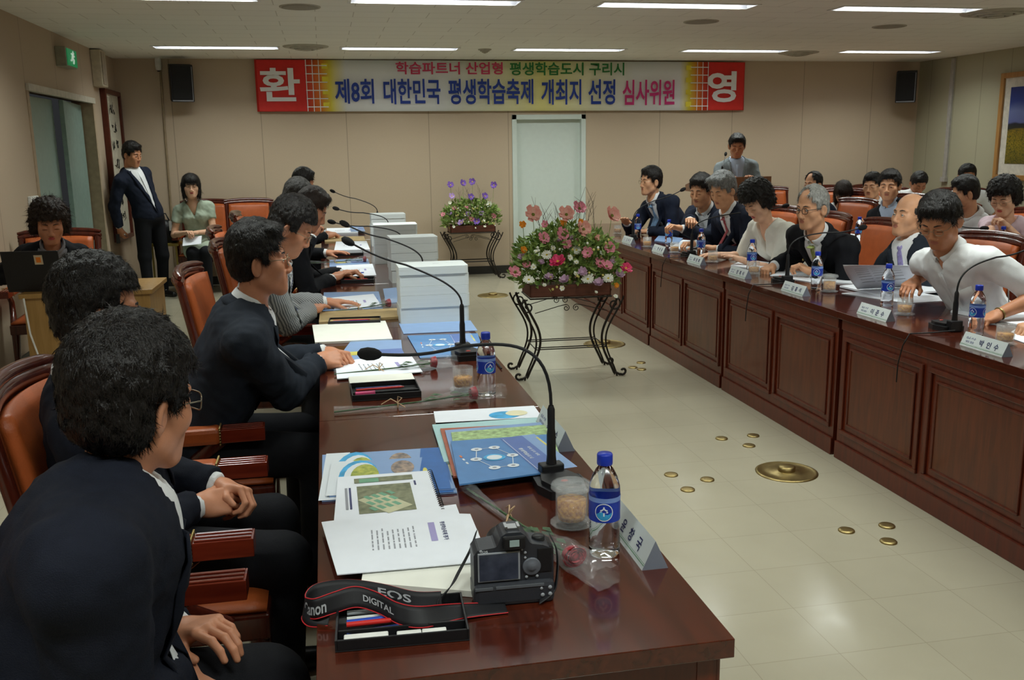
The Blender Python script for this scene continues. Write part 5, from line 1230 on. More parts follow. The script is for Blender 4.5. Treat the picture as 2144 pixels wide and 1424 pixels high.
# name plates
INK = mat('plate_ink', (40, 44, 90), 0.6, noise=0); PLATE = mat('plate_white', (206, 214, 214), 0.4, noise=0.02); GREENL = mat('plate_green_line', (70, 130, 80), 0.6, noise=0)
ENDM = mat('plate_end_grey', (120, 126, 140), 0.4, noise=0.02)
def nameplate(x, y, L, face, text, sub, label, h=0.055, w=0.05):
    """triangular desk plate along Y; face -1: lettering towards -X"""
    t = thing('name_plate', label, 'name plate', (x, y, T0), 0, 'triangular desk name plates')
    MB().add([(-w/2, -L/2, 0), (w/2, -L/2, 0), (0, -L/2, h), (-w/2, L/2, 0), (w/2, L/2, 0), (0, L/2, h)], [(0, 3, 5, 2), (1, 2, 5, 4), (0, 1, 4, 3)], 0).add([(-w/2, -L/2, 0), (w/2, -L/2, 0), (0, -L/2, h), (-w/2, L/2, 0), (w/2, L/2, 0), (0, L/2, h)], [(0, 2, 1), (3, 4, 5)], 1).build('plate', [PLATE, ENDM], t)
    sl = sqrt(h*h+w*w/4)
    ex = Vector((0, -1, 0)) if face < 0 else Vector((0, 1, 0))
    ez = Vector((-face*w/2*-1*-1, 0, h)).normalized() if 0 else Vector((w/2*(-face), 0, h)).normalized()
    nrm = ex.cross(ez)
    o = Vector((face*w/2, 0, 0))+ez*sl*0.5+nrm*0.0008
    M = Matrix(((ex.x, ez.x, nrm.x, o.x), (ex.y, ez.y, nrm.y, o.y), (ex.z, ez.z, nrm.z, o.z), (0, 0, 0, 1)))
    for k, ch in enumerate(text): mb = MB(); text_to(mb, ch, 0.024, 0.027, M @ Matrix.Translation((-L*0.04+k*L*0.17, 0.0, 0)), 0, 0.02); mb.build('letter', INK, t)
    mb = MB(); text_to(mb, sub[0], L*0.24, 0.010, M @ Matrix.Translation((-L*0.31, 0.008, 0)), 0, 0.01); text_to(mb, sub[1], L*0.2, 0.010, M @ Matrix.Translation((-L*0.31, -0.008, 0)), 0, 0.01)
    mb.build('small_lettering', mat('plate_ink_light', (110, 116, 150), 0.6, noise=0), t)
    mb = MB()
    for zz, hh in ((-0.024, 0.0014), (-0.020, 0.0007)): mb.add([M @ Vector((-L/2, zz, 0)), M @ Vector((L/2, zz, 0)), M @ Vector((L/2, zz+hh, 0)), M @ Vector((-L/2, zz+hh, 0))], [(0, 1, 2, 3)])
    mb.build('green_line', GREENL, t)
nameplate(0.605, 1.78, 0.29, -1, '윤창국', ('심사', '위원'), 'white triangular name plate at the near corner of the left table', 0.06, 0.055)
nameplate(0.615, 2.52, 0.27, -1, '김종수', ('심사', '위원'), 'white triangular name plate behind the nearest microphone stem', 0.06, 0.055)
for px, py, tx, s in [(2043, 735, '박인수', 'at the right edge beside the rightmost bottle'), (1838, 664, '이준수', 'before the page-turning man in white'), (1680, 613, '김홍석', 'before the bald man, second row of sheets behind it'),
                   (1562, 578, '정재식', 'before the green-tie man'), (1464, 551, '최영희', 'before the woman in the white blouse'), (1388, 528, '한상길', 'before the grey-haired man with red tie'), (1330, 508, '오세진', 'farthest along the right table, before the pale blue tie')]:
    p = WV(px, py); nameplate(2.575, p.y, 0.25, -1, tx, ('심사', '위원'), 'white name plate %s' % s)

# paper, brochures, folders
def slab(name, label, cat, pts, z, th, m, group=None, mside=None, parent=None):
    """pts: 3 or 4 table-plane points (world xy); real thin block lying at height z"""
    c = sum((Vector((p[0], p[1])) for p in pts), Vector((0, 0)))/len(pts)
    poly = [(p[0]-c.x, p[1]-c.y) for p in pts]
    ar = sum(poly[i][0]*poly[(i+1) % len(poly)][1]-poly[(i+1) % len(poly)][0]*poly[i][1] for i in range(len(poly)))
    if ar < 0: poly = poly[::-1]
    o = MB().prism(poly, 0, th, 0).build(name, m, parent, loc=(c.x, c.y, z))
    if label: tag(o, label, cat, group)
    return o
def rect(c, w, h, a):
    ca, sa = cos(a), sin(a); return [(c[0]+x*ca-y*sa, c[1]+x*sa+y*ca) for x, y in ((-w/2, -h/2), (w/2, -h/2), (w/2, h/2), (-w/2, h/2))]
def marks(parent, items, z=0.0006, name='print'):
    """items: (x,y,w,h,angle,material) little printed blocks in the parent's plane"""
    by = {}
    for x, y, w, h, a, m in items: by.setdefault(m.name, (m, MB()))[1].add([(px, py, z) for px, py in rect((x, y), w, h, a)], [(0, 1, 2, 3)])
    for m, mb in by.values(): mb.build(name, m, parent)
GREYT = mat('print_grey', (150, 152, 160), 0.7, noise=0); DARKT = mat('print_dark', (66, 70, 110), 0.7, noise=0); PURP = mat('print_purple', (160, 152, 200), 0.7, noise=0.02)
BLUEB = mat('brochure_blue', (84, 134, 190), 0.35, noise=0.03); BLUEP = mat('brochure_periwinkle', (92, 118, 182), 0.35, noise=0.03); BLUEL = mat('brochure_lightblue', (136, 166, 210), 0.35, noise=0.02)
TEALP = mat('paper_teal', (168, 204, 206), 0.6, noise=0.02); CREAM = mat('paper_cream', (226, 220, 184), 0.6, noise=0.02); ORB = mat('cover_brown', (170, 92, 66), 0.5, noise=0.05); GREENP = mat('cover_green', (160, 186, 130), 0.5, noise=0.2, nscale=60)
KRAFT = mat('kraft_envelope', (186, 160, 112), 0.75, noise=0.05); YEL = mat('print_yellow', (206, 196, 96), 0.6, noise=0.1)
WHP = mat('print_white', (222, 228, 234), 0.5, noise=0); SKYP = mat('print_sky', (70, 168, 220), 0.4, noise=0.15, nscale=25)
def textlines(parent, w, h, n, a, m, x0=0.0, y0=0.0, seed=0):
    r = random.Random(seed); it = []
    for k in range(n):
        q = -h/2+h*(k+0.5)/n; x = -w/2
        while x < w/2-0.01:
            l = r.uniform(0.006, 0.03); l = min(l, w/2-x)
            cx, cy = x+l/2, q; it.append((x0+cx*cos(a)-cy*sin(a), y0+cx*sin(a)+cy*cos(a), l, h/n*0.28, a, m)); x += l+r.uniform(0.003, 0.008)
    marks(parent, it, name='text_lines', z=0.0005)
def ang(p, q): return atan2(q[1]-p[1], q[0]-p[0])
def frame_of(pts):
    c = sum((Vector((p[0], p[1])) for p in pts), Vector((0, 0)))/len(pts); return c, ang(pts[0], pts[1])
# blue brochure pair (left) with curved photograph bands
def art_cover(name, label, pts, z, th, seed, dark=True):
    o = slab(name, label, 'brochure', pts, z, th, BLUEL if dark else PAPER); c, a = frame_of(pts); w = (Vector(pts[1])-Vector(pts[0])).length; h = (Vector(pts[2])-Vector(pts[1])).length
    R = Matrix.Rotation(a, 4, 'Z') @ Matrix.Translation((0, 0, th+0.0006))
    def disc(x, y, rx, ry, m, dz=0.0, a0=0, a1=2*pi, nm='cover_art'):
        pl = [R @ Vector((x, y, dz))]+[R @ Vector((max(-w/2, min(w/2, x+rx*cos(a0+(a1-a0)*k/20))), max(-h/2, min(h/2, y+ry*sin(a0+(a1-a0)*k/20))), dz)) for k in range(21)]
        return (m, [tuple(p) for p in pl], [(0, k, k+1) for k in range(1, 21)])
    mb = MB(); ms = [mat('cover_deep_blue', (44, 104, 176), 0.35, noise=0.05), WHP, mat('cover_field', (120, 140, 60), 0.5, rgb2=(196, 196, 90), nscale=60), SKYP, mat('cover_portrait', (186, 160, 140), 0.5, rgb2=(90, 90, 96), nscale=60), YEL]
    mb.add([tuple(R @ Vector(v)) for v in ((w*0.22, -h/2, 0), (w/2, -h/2, 0), (w/2, h/2, 0), (w*0.3, h/2, 0))], [(0, 1, 2, 3)], 0)
    mb.add([tuple(R @ Vector(v)) for v in ((-w/2, -h/2, 0), (-w*0.36, -h/2, 0), (-w*0.3, h/2, 0), (-w/2, h/2, 0))], [(0, 1, 2, 3)], 1)
    for (x, y, rx, ry, mi, dz) in ((-0.25*w, 0.0, 0.17*w, 0.5*h, 3, 0.0002), (-0.23*w, 0, 0.145*w, 0.42*h, 1, 0.0004), (-0.20*w, 0.0, 0.12*w, 0.36*h, 2, 0.0006), (0.12*w, 0.2*h, 0.1*w, 0.22*h, 4, 0.0004), (0.31*w, 0.05*h, 0.02*w, 0.1*h, 5, 0.0004)):
        m, v, f = disc(x, y, rx, ry, None, dz); mb.add(v, f, mi)
    mb.build('cover_art', ms, o); return o
P = lambda px, py, z=T0: tuple(WV(px, py, z))[:2]
art_cover('brochure', 'glossy blue brochure with portrait and field pictures, under the spiral notebook', [P(674, 1052), P(957, 1034), P(925, 940), P(675, 956)], T0+0.001, 0.004, 1)
art_cover('brochure', 'second copy of the blue picture brochure lying on top of the first', [P(690, 1046), P(952, 1030), P(912, 963), P(700, 975)], T0+0.0055, 0.004, 2)
# spiral notebook with aerial plan
def notebook():
    pts = [P(700, 1105), P(925, 1085), P(899, 998), P(708, 1012)]; z = T0+0.0105
    o = slab('spiral_notebook', 'white spiral-bound booklet with an aerial plan picture', 'booklet', pts, z, 0.006, PAPER); c, a = frame_of(pts); w = (Vector(pts[1])-Vector(pts[0])).length; h = (Vector(pts[2])-Vector(pts[1])).length
    R = Matrix.Rotation(a, 4, 'Z') @ Matrix.Translation((0, 0, 0.0068))
    mb = MB(); q = lambda x0, x1, y0, y1, mi, dz=0, ro=0: mb.add([tuple(R @ Matrix.Translation(((x0+x1)/2*w, (y0+y1)/2*h, dz)) @ Matrix.Rotation(ro, 4, 'Z') @ Vector(v)) for v in ((-(x1-x0)/2*w, -(y1-y0)/2*h, 0), ((x1-x0)/2*w, -(y1-y0)/2*h, 0), ((x1-x0)/2*w, (y1-y0)/2*h, 0), (-(x1-x0)/2*w, (y1-y0)/2*h, 0))], [(0, 1, 2, 3)], mi)
    ms = [mat('aerial_field', (96, 100, 74), 0.5, rgb2=(140, 142, 112), nscale=50), mat('aerial_road', (196, 194, 160), 0.5), mat('aerial_block', (112, 164, 134), 0.5), GREYT, DARKT]
    q(-0.28, 0.26, -0.42, 0.22, 0); q(-0.17, 0.12, -0.42, 0.0, 1, 0.0003, 0.6)
    for i in range(4):
        for j in range(3): q(-0.165+0.075*i-0.02*j, -0.115+0.075*i-0.02*j, -0.38+0.13*j+0.03*i, -0.29+0.13*j+0.03*i, 2, 0.0006, 0.6)
    q(-0.40, -0.375, -0.3, 0.2, 3); q(-0.36, -0.34, -0.3, 0.2, 4); q(0.3, 0.32, 0.15, 0.26, 4); q(-0.3, 0.3, 0.3, 0.42, 0, 0.0002); q(-0.25, -0.05, 0.3, 0.4, 2, 0.0004)
    mb.build('printed_picture', ms, o)
    sp = MB()
    for k in range(22):
        y = -h/2+h*(k+0.5)/22; cc = R @ Vector((w/2, y, -0.003)); ex = (R.to_3x3() @ Vector((1, 0, 0)))
        sp.tube([cc+ex*0.006*cos(b)+Vector((0, 0, 0.006*sin(b))) for b in [2*pi*s/10 for s in range(10)]], 0.0009, 5, closed=True)
    sp.build('spiral_binding', BLACKP, o)
notebook()
o = slab('document', 'printed sheet with a purple heading band, on the stack nearest the camera', 'document', [P(707, 1222), P(1000, 1195), P(955, 1072), P(674, 1110)], T0+0.017, 0.002, PAPER)
c, a = frame_of([P(707, 1222), P(1000, 1195)]); marks(o, [(0.075, 0.02, 0.014, 0.10, a, PURP)], z=0.0026); textlines(o, 0.11, 0.10, 9, a+pi/2, GREYT, -0.01, 0.005, 3)
t_ = MB(); text_to(t_, '평생학습축제 평가', 0.1, 0.011, Matrix.Translation((0.1, 0.02, 0.0026)) @ Matrix.Rotation(a-pi/2, 4, 'Z'), 0, 0.02); t_.build('title', DARKT, o)
for ch in kids(o):
    if ch.name.startswith('text_lines'): ch.location.z = 0.002
slab('document', 'plain cream sheet under the camera and the printed sheet', 'document', [P(757, 1232), P(1040, 1256), P(1000, 1120), P(765, 1180)], T0+0.001, 0.012, PAPER2)
slab('document', 'loose white sheet showing left of the camera strap', 'document', [P(800, 1160), P(1010, 1150), P(985, 1090), P(790, 1085)], T0+0.0135, 0.0025, PAPER)
# hexagon brochure stack
def hexbro(label, pts, z, th=0.004):
    o = slab('brochure', label, 'brochure', pts, z, th, BLUEB); c, a = frame_of(pts); w = (Vector(pts[1])-Vector(pts[0])).length; h = (Vector(pts[2])-Vector(pts[1])).length
    R = Matrix.Rotation(a, 4, 'Z') @ Matrix.Translation((0, 0, th+0.0005)); mb = MB()
    def quad(x0, x1, y0, y1, mi, dz=0): mb.add([tuple(R @ Vector((x*w, y*h, dz))) for x, y in ((x0, y0), (x1, y0), (x1, y1), (x0, y1))], [(0, 1, 2, 3)], mi)
    def disc(x, y, r, mi, dz): mb.add([tuple(R @ Vector((x*w+r*cos(2*pi*k/20)*1.15, y*h+r*sin(2*pi*k/20), dz))) for k in range(20)], [tuple(range(20))], mi)
    quad(0.12, 0.36, -0.5, 0.5, 1); quad(0.36, 0.5, -0.5, 0.5, 2); disc(-0.12, 0, 0.026, 3, 0.0003); disc(-0.12, 0.0, 0.018, 4, 0.0005)
    for k in range(6):
        b = pi/6+k*pi/3+0.5; b2 = b+pi/3; disc(-0.12+0.24*cos(b)*0.75, 0.30*sin(b), 0.0135, 4, 0.0006); disc(-0.12+0.24*cos(b)*0.75, 0.30*sin(b), 0.005, 5, 0.0009)
        p0 = R @ Vector(((-0.12+0.18*cos(b))*w, 0.30*sin(b)*h, 0.0004)); p1 = R @ Vector(((-0.12+0.18*cos(b2))*w, 0.30*sin(b2)*h, 0.0004)); d = (p1-p0).normalized().cross(Vector((0, 0, 1)))*0.001
        mb.add([tuple(p0-d), tuple(p1-d), tuple(p1+d), tuple(p0+d)], [(0, 1, 2, 3)], 4)
    quad(-0.42, -0.40, 0.1, 0.16, 6, 0.0002); quad(-0.42, -0.40, 0.02, 0.07, 4, 0.0002); quad(-0.42, -0.40, -0.08, -0.03, 4, 0.0002); quad(0.47, 0.49, 0.1, 0.4, 7, 0.0002); quad(0.135, 0.14, -0.45, 0.45, 4, 0.0002)
    mb.build('cover_art', [WHP, BLUEP, BLUEL, SKYP, WHP, GREYT, mat('print_orange', (220, 120, 70), 0.5, noise=0), YEL], o)
    V, Fc = text_mesh('평생학습도시', 0.09, 0.012, bold=0.02); t = MB(); t.add([R @ Matrix.Translation((0.2*w, 0, 0.0006)) @ Matrix.Rotation(-pi/2, 4, 'Z') @ Vector((float(v[0]), float(v[1]), 0)) for v in V], Fc)
    V, Fc = text_mesh('축제 유치 계획', 0.08, 0.01, bold=0.01); t.add([R @ Matrix.Translation((0.29*w, 0.01, 0.0006)) @ Matrix.Rotation(-pi/2, 4, 'Z') @ Vector((float(v[0]), float(v[1]), 0)) for v in V], Fc)
    t.build('title', WHP, o); return o
z = T0+0.001
sw_ = slab('brochure', 'white leaflet with a blue swirl at the back of the brochure pile', 'brochure', [P(915, 905), P(1148, 893), P(1118, 852), P(908, 864)], z, 0.003, PAPER)
mb = MB(); mb.add([(0.055+0.05*cos(2*pi*k/24), 0.02+0.04*sin(2*pi*k/24), 0.0036) for k in range(24)], [tuple(range(24))], 0); mb.add([(0.095+0.035*cos(2*pi*k/24), 0.03+0.03*sin(2*pi*k/24), 0.004) for k in range(24)], [tuple(range(24))], 1); mb.build('blue_swirl', [SKYP, CREAM], sw_)
slab('brochure', 'pale teal booklet in the brochure pile', 'brochure', [P(930, 975), P(1165, 960), P(1138, 880), P(905, 896)], z+0.0035, 0.006, TEALP)
slab('brochure', 'cream booklet edge above the teal one in the pile', 'brochure', [P(925, 1000), P(1150, 975), P(1136, 876), P(912, 888)], z+0.0, 0.003, CREAM)
slab('brochure', 'brown-bordered booklet under the blue hexagon brochure', 'brochure', [P(950, 1010), P(1165, 985), P(1130, 897), P(922, 908)], z+0.010, 0.005, ORB)
slab('brochure', 'light blue booklet above the brown-bordered one', 'brochure', [P(958, 1015), P(1178, 985), P(1142, 897), P(932, 915)], z+0.0155, 0.004, BLUEL)
slab('brochure', 'green and cream leaflet directly under the hexagon brochure', 'brochure', [P(960, 1015), P(1178, 985), P(1148, 905), P(945, 922)], z+0.020, 0.003, GREENP)
hexbro('blue brochure with six white circles in a ring, on top of the near pile', [P(962, 1021, T0+.02), P(1182, 990, T0+.02), P(1150, 915, T0+.02), P(944, 930, T0+.02)], z+0.0235)
hexbro('blue brochure with a ring of circles in front of the nearest white stack', [P(880, 752), P(1015, 745), P(1000, 700), P(853, 705)], T0+0.001)
slab('brochure', 'light blue leaflet under the nearest white stack', 'brochure', [P(845, 700), P(1000, 693), P(985, 672), P(835, 678)], T0+0.0005, 0.002, BLUEL)
slab('brochure', 'small blue leaflet between the first two white stacks', 'brochure', [P(808, 636), P(836, 634), P(830, 603), P(802, 606)], T0+0.001, 0.003, BLUEL)

# place settings along the left table
def docset(pl, z=T0+0.001):
    for k, (nm, lb, m, th, pts) in enumerate(pl):
        o = slab(nm, lb, {'envelope': 'envelope', 'folder': 'folder'}.get(nm, 'document'), [P(*q) for q in pts], z, th, m); z += th+0.0006
        c, a = frame_of([P(*q) for q in pts]); w = (Vector(P(*pts[1]))-Vector(P(*pts[0]))).length
        if m is PAPER: textlines(o, w*0.35, 0.10, 6, a+pi/2, GREYT, -0.02, 0.0, k); marks(o, [(w*0.26, 0, 0.014, 0.09, a, PURP)], z=th+0.0006); [setattr(ch.location, 'z', th) for ch in kids(o) if ch.name.startswith('text')]
        if m is BLUEL: marks(o, [(w*0.25, 0, w*0.4, 0.1, a, BLUEP), (-w*0.2, 0.0, w*0.3, 0.07, a, YEL), (-w*0.03, 0.01, w*0.12, 0.09, a, WHP)], z=th+0.0006)
docset([('document', 'blue picture brochure under the clasped hands of the man in profile', BLUEL, 0.004, [(690, 775), (845, 765), (840, 714), (735, 716)]),
        ('document', 'printed sheet with purple band between the clasped hands and the wrapped rose', PAPER, 0.003, [(706, 798), (885, 783), (858, 744), (702, 762)])])
docset([('folder', 'open cream folder beyond the clasped hands', PAPER2, 0.01, [(660, 722), (822, 714), (807, 676), (654, 685)])])
docset([('document', 'sheets under the hands of the pinstripe jacket', BLUEL, 0.004, [(676, 652), (802, 648), (793, 612), (678, 614)]), ('document', 'printed page read by the man in the pinstripe jacket', PAPER, 0.002, [(700, 650), (800, 645), (782, 618), (672, 628)])])
docset([('envelope', 'brown paper envelope across the table near the nearest white stack', KRAFT, 0.012, [(668, 680), (838, 668), (832, 650), (670, 658)])])
docset([('document', 'bright papers with the blue pen on them, left table', PAPER, 0.012, [(712, 583), (788, 580), (780, 556), (704, 560)])])
docset([('document', 'blue sheets beyond the blue pen on the left table', BLUEL, 0.004, [(690, 560), (775, 556), (770, 543), (690, 545)])])
docset([('document', 'thick pile of papers beyond the black tray, left table', PAPER, 0.03, [(700, 532), (775, 530), (768, 512), (704, 513)])])
docset([('envelope', 'tan envelope far along the left table', KRAFT, 0.01, [(680, 508), (765, 506), (762, 497), (680, 498)])])
docset([('document', 'farthest white papers on the left table', PAPER, 0.02, [(684, 493), (750, 491), (745, 481), (684, 482)]), ('document', 'farthest blue brochure on the left table', BLUEL, 0.003, [(735, 490), (765, 489), (760, 478), (732, 478)])])

# pencil trays
def tray(pts, label, pens, z=T0, white_lid=False):
    c, a = frame_of(pts); w = (Vector(pts[1])-Vector(pts[0])).length; h = (Vector(pts[2])-Vector(pts[1])).length
    t = thing('pencil_tray', label, 'pencil tray', (c.x, c.y, z), a)
    b = MB(); e = 0.004; hh = 0.022
    b.box(-w/2, w/2, -h/2, h/2, 0.0, 0.003).box(-w/2, -w/2+e, -h/2, h/2, 0.003, hh).box(w/2-e, w/2, -h/2, h/2, 0.003, hh).box(-w/2+e, w/2-e, -h/2, -h/2+e, 0.003, hh).box(-w/2+e, w/2-e, h/2-e, h/2, 0.003, hh).box(-w/2+e, w/2-e, -h*0.22, -h*0.22+e, 0.003, hh-0.004)
    b.build('tray', BLACKP, t, bevel=0.0012)
    if white_lid: MB().box(-w/2, w/2, h/2+0.001, h/2+h*0.7, 0.0, 0.016).build('lid', PAPER2, t, bevel=0.002)
    for k, (y, col_, dz, r, tip, an) in enumerate(pens):
        L_ = w*0.72; M = Matrix.Translation((-w*0.06, y*h, 0.008+dz)) @ Matrix.Rotation(an, 4, 'Z')
        pn = MB().tube([M @ Vector((-L_/2, 0, 0)), M @ Vector((L_/2*0.86, 0, 0))], r, 10)
        pn.tube([M @ Vector((L_/2*0.86, 0, 0)), M @ Vector((L_/2, 0, 0))], [r, r*0.25], 10, 1)
        o = pn.build('pen', [mat('pen_%s' % col_[0], col_[1], 0.3, noise=0), mat('pen_tip_%s' % tip[0], tip[1], 0.35, noise=0)]); o.location = (c.x, c.y, z); o.rotation_euler = (0, 0, a)
        tag(o, '%s lying in %s' % ({'red': 'red pen', 'blue': 'blue pen', 'white': 'white correction pen', 'navy': 'navy blue pencil', 'grey': 'grey marker', 'green': 'dark pencil with green end'}[col_[0]], label.replace('black open ', 'the ').replace('flat black ', 'the ')[:60].rsplit(' ', 1)[0] if len(label.split()) > 9 else label.replace('black open ', 'the ')), 'pen')
    return t, c, a, w, h
RED_ = ('red', (200, 44, 40)); BLU_ = ('blue', (36, 72, 180)); WHT_ = ('white', (214, 216, 214)); NVY_ = ('navy', (26, 50, 110)); GRY_ = ('grey', (150, 156, 160)); TIPB = ('blk', (30, 30, 34)); TIPR = ('rd', (190, 50, 44)); TIPW = ('wd', (210, 180, 130))
t_, c_, a_, w_, h_ = tray([P(703, 1368), P(985, 1342), P(965, 1262), P(706, 1284)], 'black open pencil tray nearest the camera', [
    (0.36, GRY_, 0.0, 0.0045, TIPB, 0.0), (0.22, WHT_, 0.0, 0.004, TIPB, 0.02), (0.12, BLU_, 0.003, 0.0042, ('bb', (30, 60, 190)), 0.06), (-0.0, RED_, 0.006, 0.0048, TIPR, 0.04), (-0.13, NVY_, 0.003, 0.0038, TIPW, 0.12)])
def in_tray(x, y, w, h, z0, z1, name, label, m):
    o = MB().box(-w/2, w/2, -h/2, h/2, 0, z1-z0).build(name, m, bevel=0.002); o.location = (c_.x+x*w_*cos(a_)-y*h_*sin(a_), c_.y+x*w_*sin(a_)+y*h_*cos(a_), T0+z0); o.rotation_euler = (0, 0, a_); tag(o, label, name.replace('_', ' ')); return o
in_tray(-0.27, -0.36, 0.075, 0.016, 0.004, 0.018, 'glue_stick', 'white tube lying at the front left of the near pencil tray', WHITEP)
in_tray(0.05, -0.36, 0.042, 0.016, 0.004, 0.016, 'eraser', 'white eraser in the middle front of the near pencil tray', WHITEP); in_tray(0.24, -0.36, 0.042, 0.016, 0.004, 0.016, 'eraser', 'white eraser at the right front of the near pencil tray', WHITEP)
tray([P(737, 842), P(882, 832), P(872, 806), P(733, 814)], 'black open pencil tray with white lid behind the wrapped rose', [(0.15, RED_, 0.003, 0.004, TIPR, 0.04), (0.3, NVY_, 0.0, 0.004, TIPB, 0.0)], white_lid=True)
o = MB().box(-0.035, 0.035, -0.008, 0.008, 0, 0.014).build('highlighter', mat('pink_highlighter', (240, 80, 140), 0.4, noise=0), bevel=0.003); p = WV(765, 829); o.location = (p.x, p.y-0.012, T0+0.004); o.rotation_euler = (0, 0, 0.05); tag(o, 'pink highlighter in the pencil tray behind the rose', 'highlighter')
tray([P(690, 684), P(800, 680), P(792, 671), P(690, 674)], 'black open pencil tray beside the brown envelope', [(0.0, BLU_, 0.003, 0.004, TIPB, 0.02), (0.25, RED_, 0.003, 0.004, TIPR, 0.0)])
tray([P(716, 594), P(786, 592), P(782, 585), P(714, 587)], 'flat black pencil tray under the blue pen papers', [(0.2, RED_, 0.003, 0.004, TIPR, 0.02)])
tray([P(702, 537), P(762, 535), P(758, 530), P(702, 532)], 'far black pencil tray on the left table', [])
p = WV(743, 574, T0+.014); o = MB().tube([(-0.06, -0.01, 0.006), (0.06, 0.01, 0.008)], 0.004, 8).build('pen', MATS['pen_blue']); o.location = (p.x, p.y, T0+0.0135); tag(o, 'blue pen lying on the bright papers of the left table', 'pen')

# white document stacks
def stack(x, y, w, d, h, label, seed):
    t = thing('document_stack', label, 'document stack', (x, y, T0), 0.03*(seed % 3-1), 'tall white document stacks'); r = random.Random(seed)
    z = 0.0; n = 5; hs = [h*q for q in (0.28, 0.22, 0.16, 0.2, 0.14)]
    for k in range(n):
        dx, dy = r.uniform(-.003, .003), r.uniform(-.003, .003); mb = MB()
        rc = 0.02; pl = []
        for (cx, cy, a0) in ((w/2-rc, -d/2+rc, -pi/2), (w/2-rc, d/2-rc, 0), (-w/2+0.004, d/2-0.004, pi/2), (-w/2+0.004, -d/2+0.004, pi)):
            rr = rc if cx > 0 else 0.004
            for q in range(4): b = a0+pi/2*q/3; pl.append((cx+dx+rr*cos(b), cy+dy+rr*sin(b)))
        mb.prism(pl, z+0.0006, z+hs[k]-0.0004); mb.build('volume', mat('white_volume', (216, 222, 222), 0.7, noise=0.015, bump=0.05, stretch=(0.1, 0.1, 12)), t); z += hs[k]
    marks(t, [(0.02, 0.0, 0.03, 0.004, 0, DARKT), (0.08, 0.02, 0.02, 0.003, 0.5, GREYT), (0.1, 0.015, 0.015, 0.003, -0.6, GREYT)], z=h+0.0012, name='small_print')
stack(0.495, 4.53, 0.335, 0.22, 0.275, 'tall white document stack nearest the camera, behind the ring brochure', 1)
stack(0.53, 5.95, 0.30, 0.22, 0.285, 'second tall white document stack from the camera', 2)
stack(0.50, 7.0, 0.32, 0.24, 0.285, 'third tall white document stack from the camera', 3)
stack(0.53, 8.3, 0.30, 0.24, 0.275, 'farthest tall white document stack', 4)

# cellophane-wrapped roses
CELLO = mat('cellophane', (240, 245, 250), 0.08, noise=0, trans=0.0, spec=1.0, alpha=0.08)
ROSE = mat('rose_red', (150, 20, 36), 0.5, noise=0.15, nscale=80); STEM = mat('rose_leaf', (40, 70, 40), 0.6, rgb2=(70, 100, 60), nscale=60); RIB = mat('ribbon_gold', (200, 168, 130), 0.5, noise=0.05)
def rose(p0, p1, label, z=T0):
    p0 = Vector(p0).to_3d(); p1 = Vector(p1).to_3d(); L = (p1-p0).length; a = atan2(p1.y-p0.y, p1.x-p0.x)
    t = thing('wrapped_rose', label, 'wrapped rose', (p0.x, p0.y, z), a, 'roses wrapped in cellophane')
    MB().tube([(0.0, 0, 0.008), (L*0.5, 0, 0.014), (L*0.78, 0, 0.022)], 0.0028, 6).build('stem', STEM, t)
    rs = MB()
    for k in range(16):
        b = k*2.4; r = 0.006+0.0011*k; rs.grid(lambda u, v: (L*0.80+0.012*v*1.6-0.002*k*0.2, (r+0.006*v)*cos(b+(u-0.5)*1.7), 0.026+(r*0.8+0.005*v)*sin(b+(u-0.5)*1.7)), 4, 3)
    rs.sphere((L*0.81, 0, 0.026), 0.012, 8); rs.build('blossom', ROSE, t, solid=0.0006)
    lf = MB(); r = random.Random(5)
    for k in range(22):
        x = L*(0.5+0.28*r.random()); y = r.uniform(-.02, .02); zz = 0.012+r.uniform(0, .022); b = r.uniform(-1, 1)
        lf.add([(x, y, zz), (x+0.018, y+0.008*b, zz+0.004), (x+0.034, y+0.004*b, zz), (x+0.017, y-0.010, zz+0.003)], [(0, 1, 2, 3)], 0, True)
    lf.build('leaves', STEM, t)
    ce = MB()
    def C(u, v):
        r0 = 0.006+(0.024 if v > 0.45 else 0)*min(1, (v-0.45)/0.3)+(0.01*(0.3-v)/0.3 if v < 0.3 else 0)
        an = 2*pi*u; wr = 1+0.10*sin(an*5+v*17)+0.08*sin(an*9-v*31)
        return (L*v, r0*1.15*cos(an)*wr, max(0.0015, r0*0.75+r0*0.75*sin(an)*wr+0.002))
    ce.grid(C, 28, 40); ce.build('cellophane', CELLO, t)
    bw = MB(); x = L*0.36
    bw.tube([(x, 0.006*cos(q), 0.01+0.008*sin(q)) for q in [2*pi*s/10 for s in range(10)]], 0.002, 6, closed=True)
    bw.tube([(x, 0, 0.018), (x-0.02, 0.012, 0.03), (x-0.05, 0.02, 0.012)], 0.0018, 6).tube([(x, 0, 0.018), (x+0.004, 0.012, 0.036), (x+0.014, -0.004, 0.034), (x, 0, 0.018)], 0.0018, 6).tube([(x, 0, 0.018), (x+0.02, -0.02, 0.006)], 0.0018, 6)
    bw.build('ribbon', RIB, t)
rose(P(700, 868), P(1056, 832), 'cellophane-wrapped rose lying between the two near microphones')
rose(P(700, 788), P(955, 768), 'cellophane-wrapped rose lying against the second tea glass')
rose(P(978, 1030), P(1268, 1236), 'cellophane-wrapped rose running diagonally behind the camera body')
rose(P(700, 655), P(838, 642), 'cellophane-wrapped rose beside the brown envelope')
rose(P(650, 553), P(790, 549), 'cellophane-wrapped rose with its red bloom near the third stack')

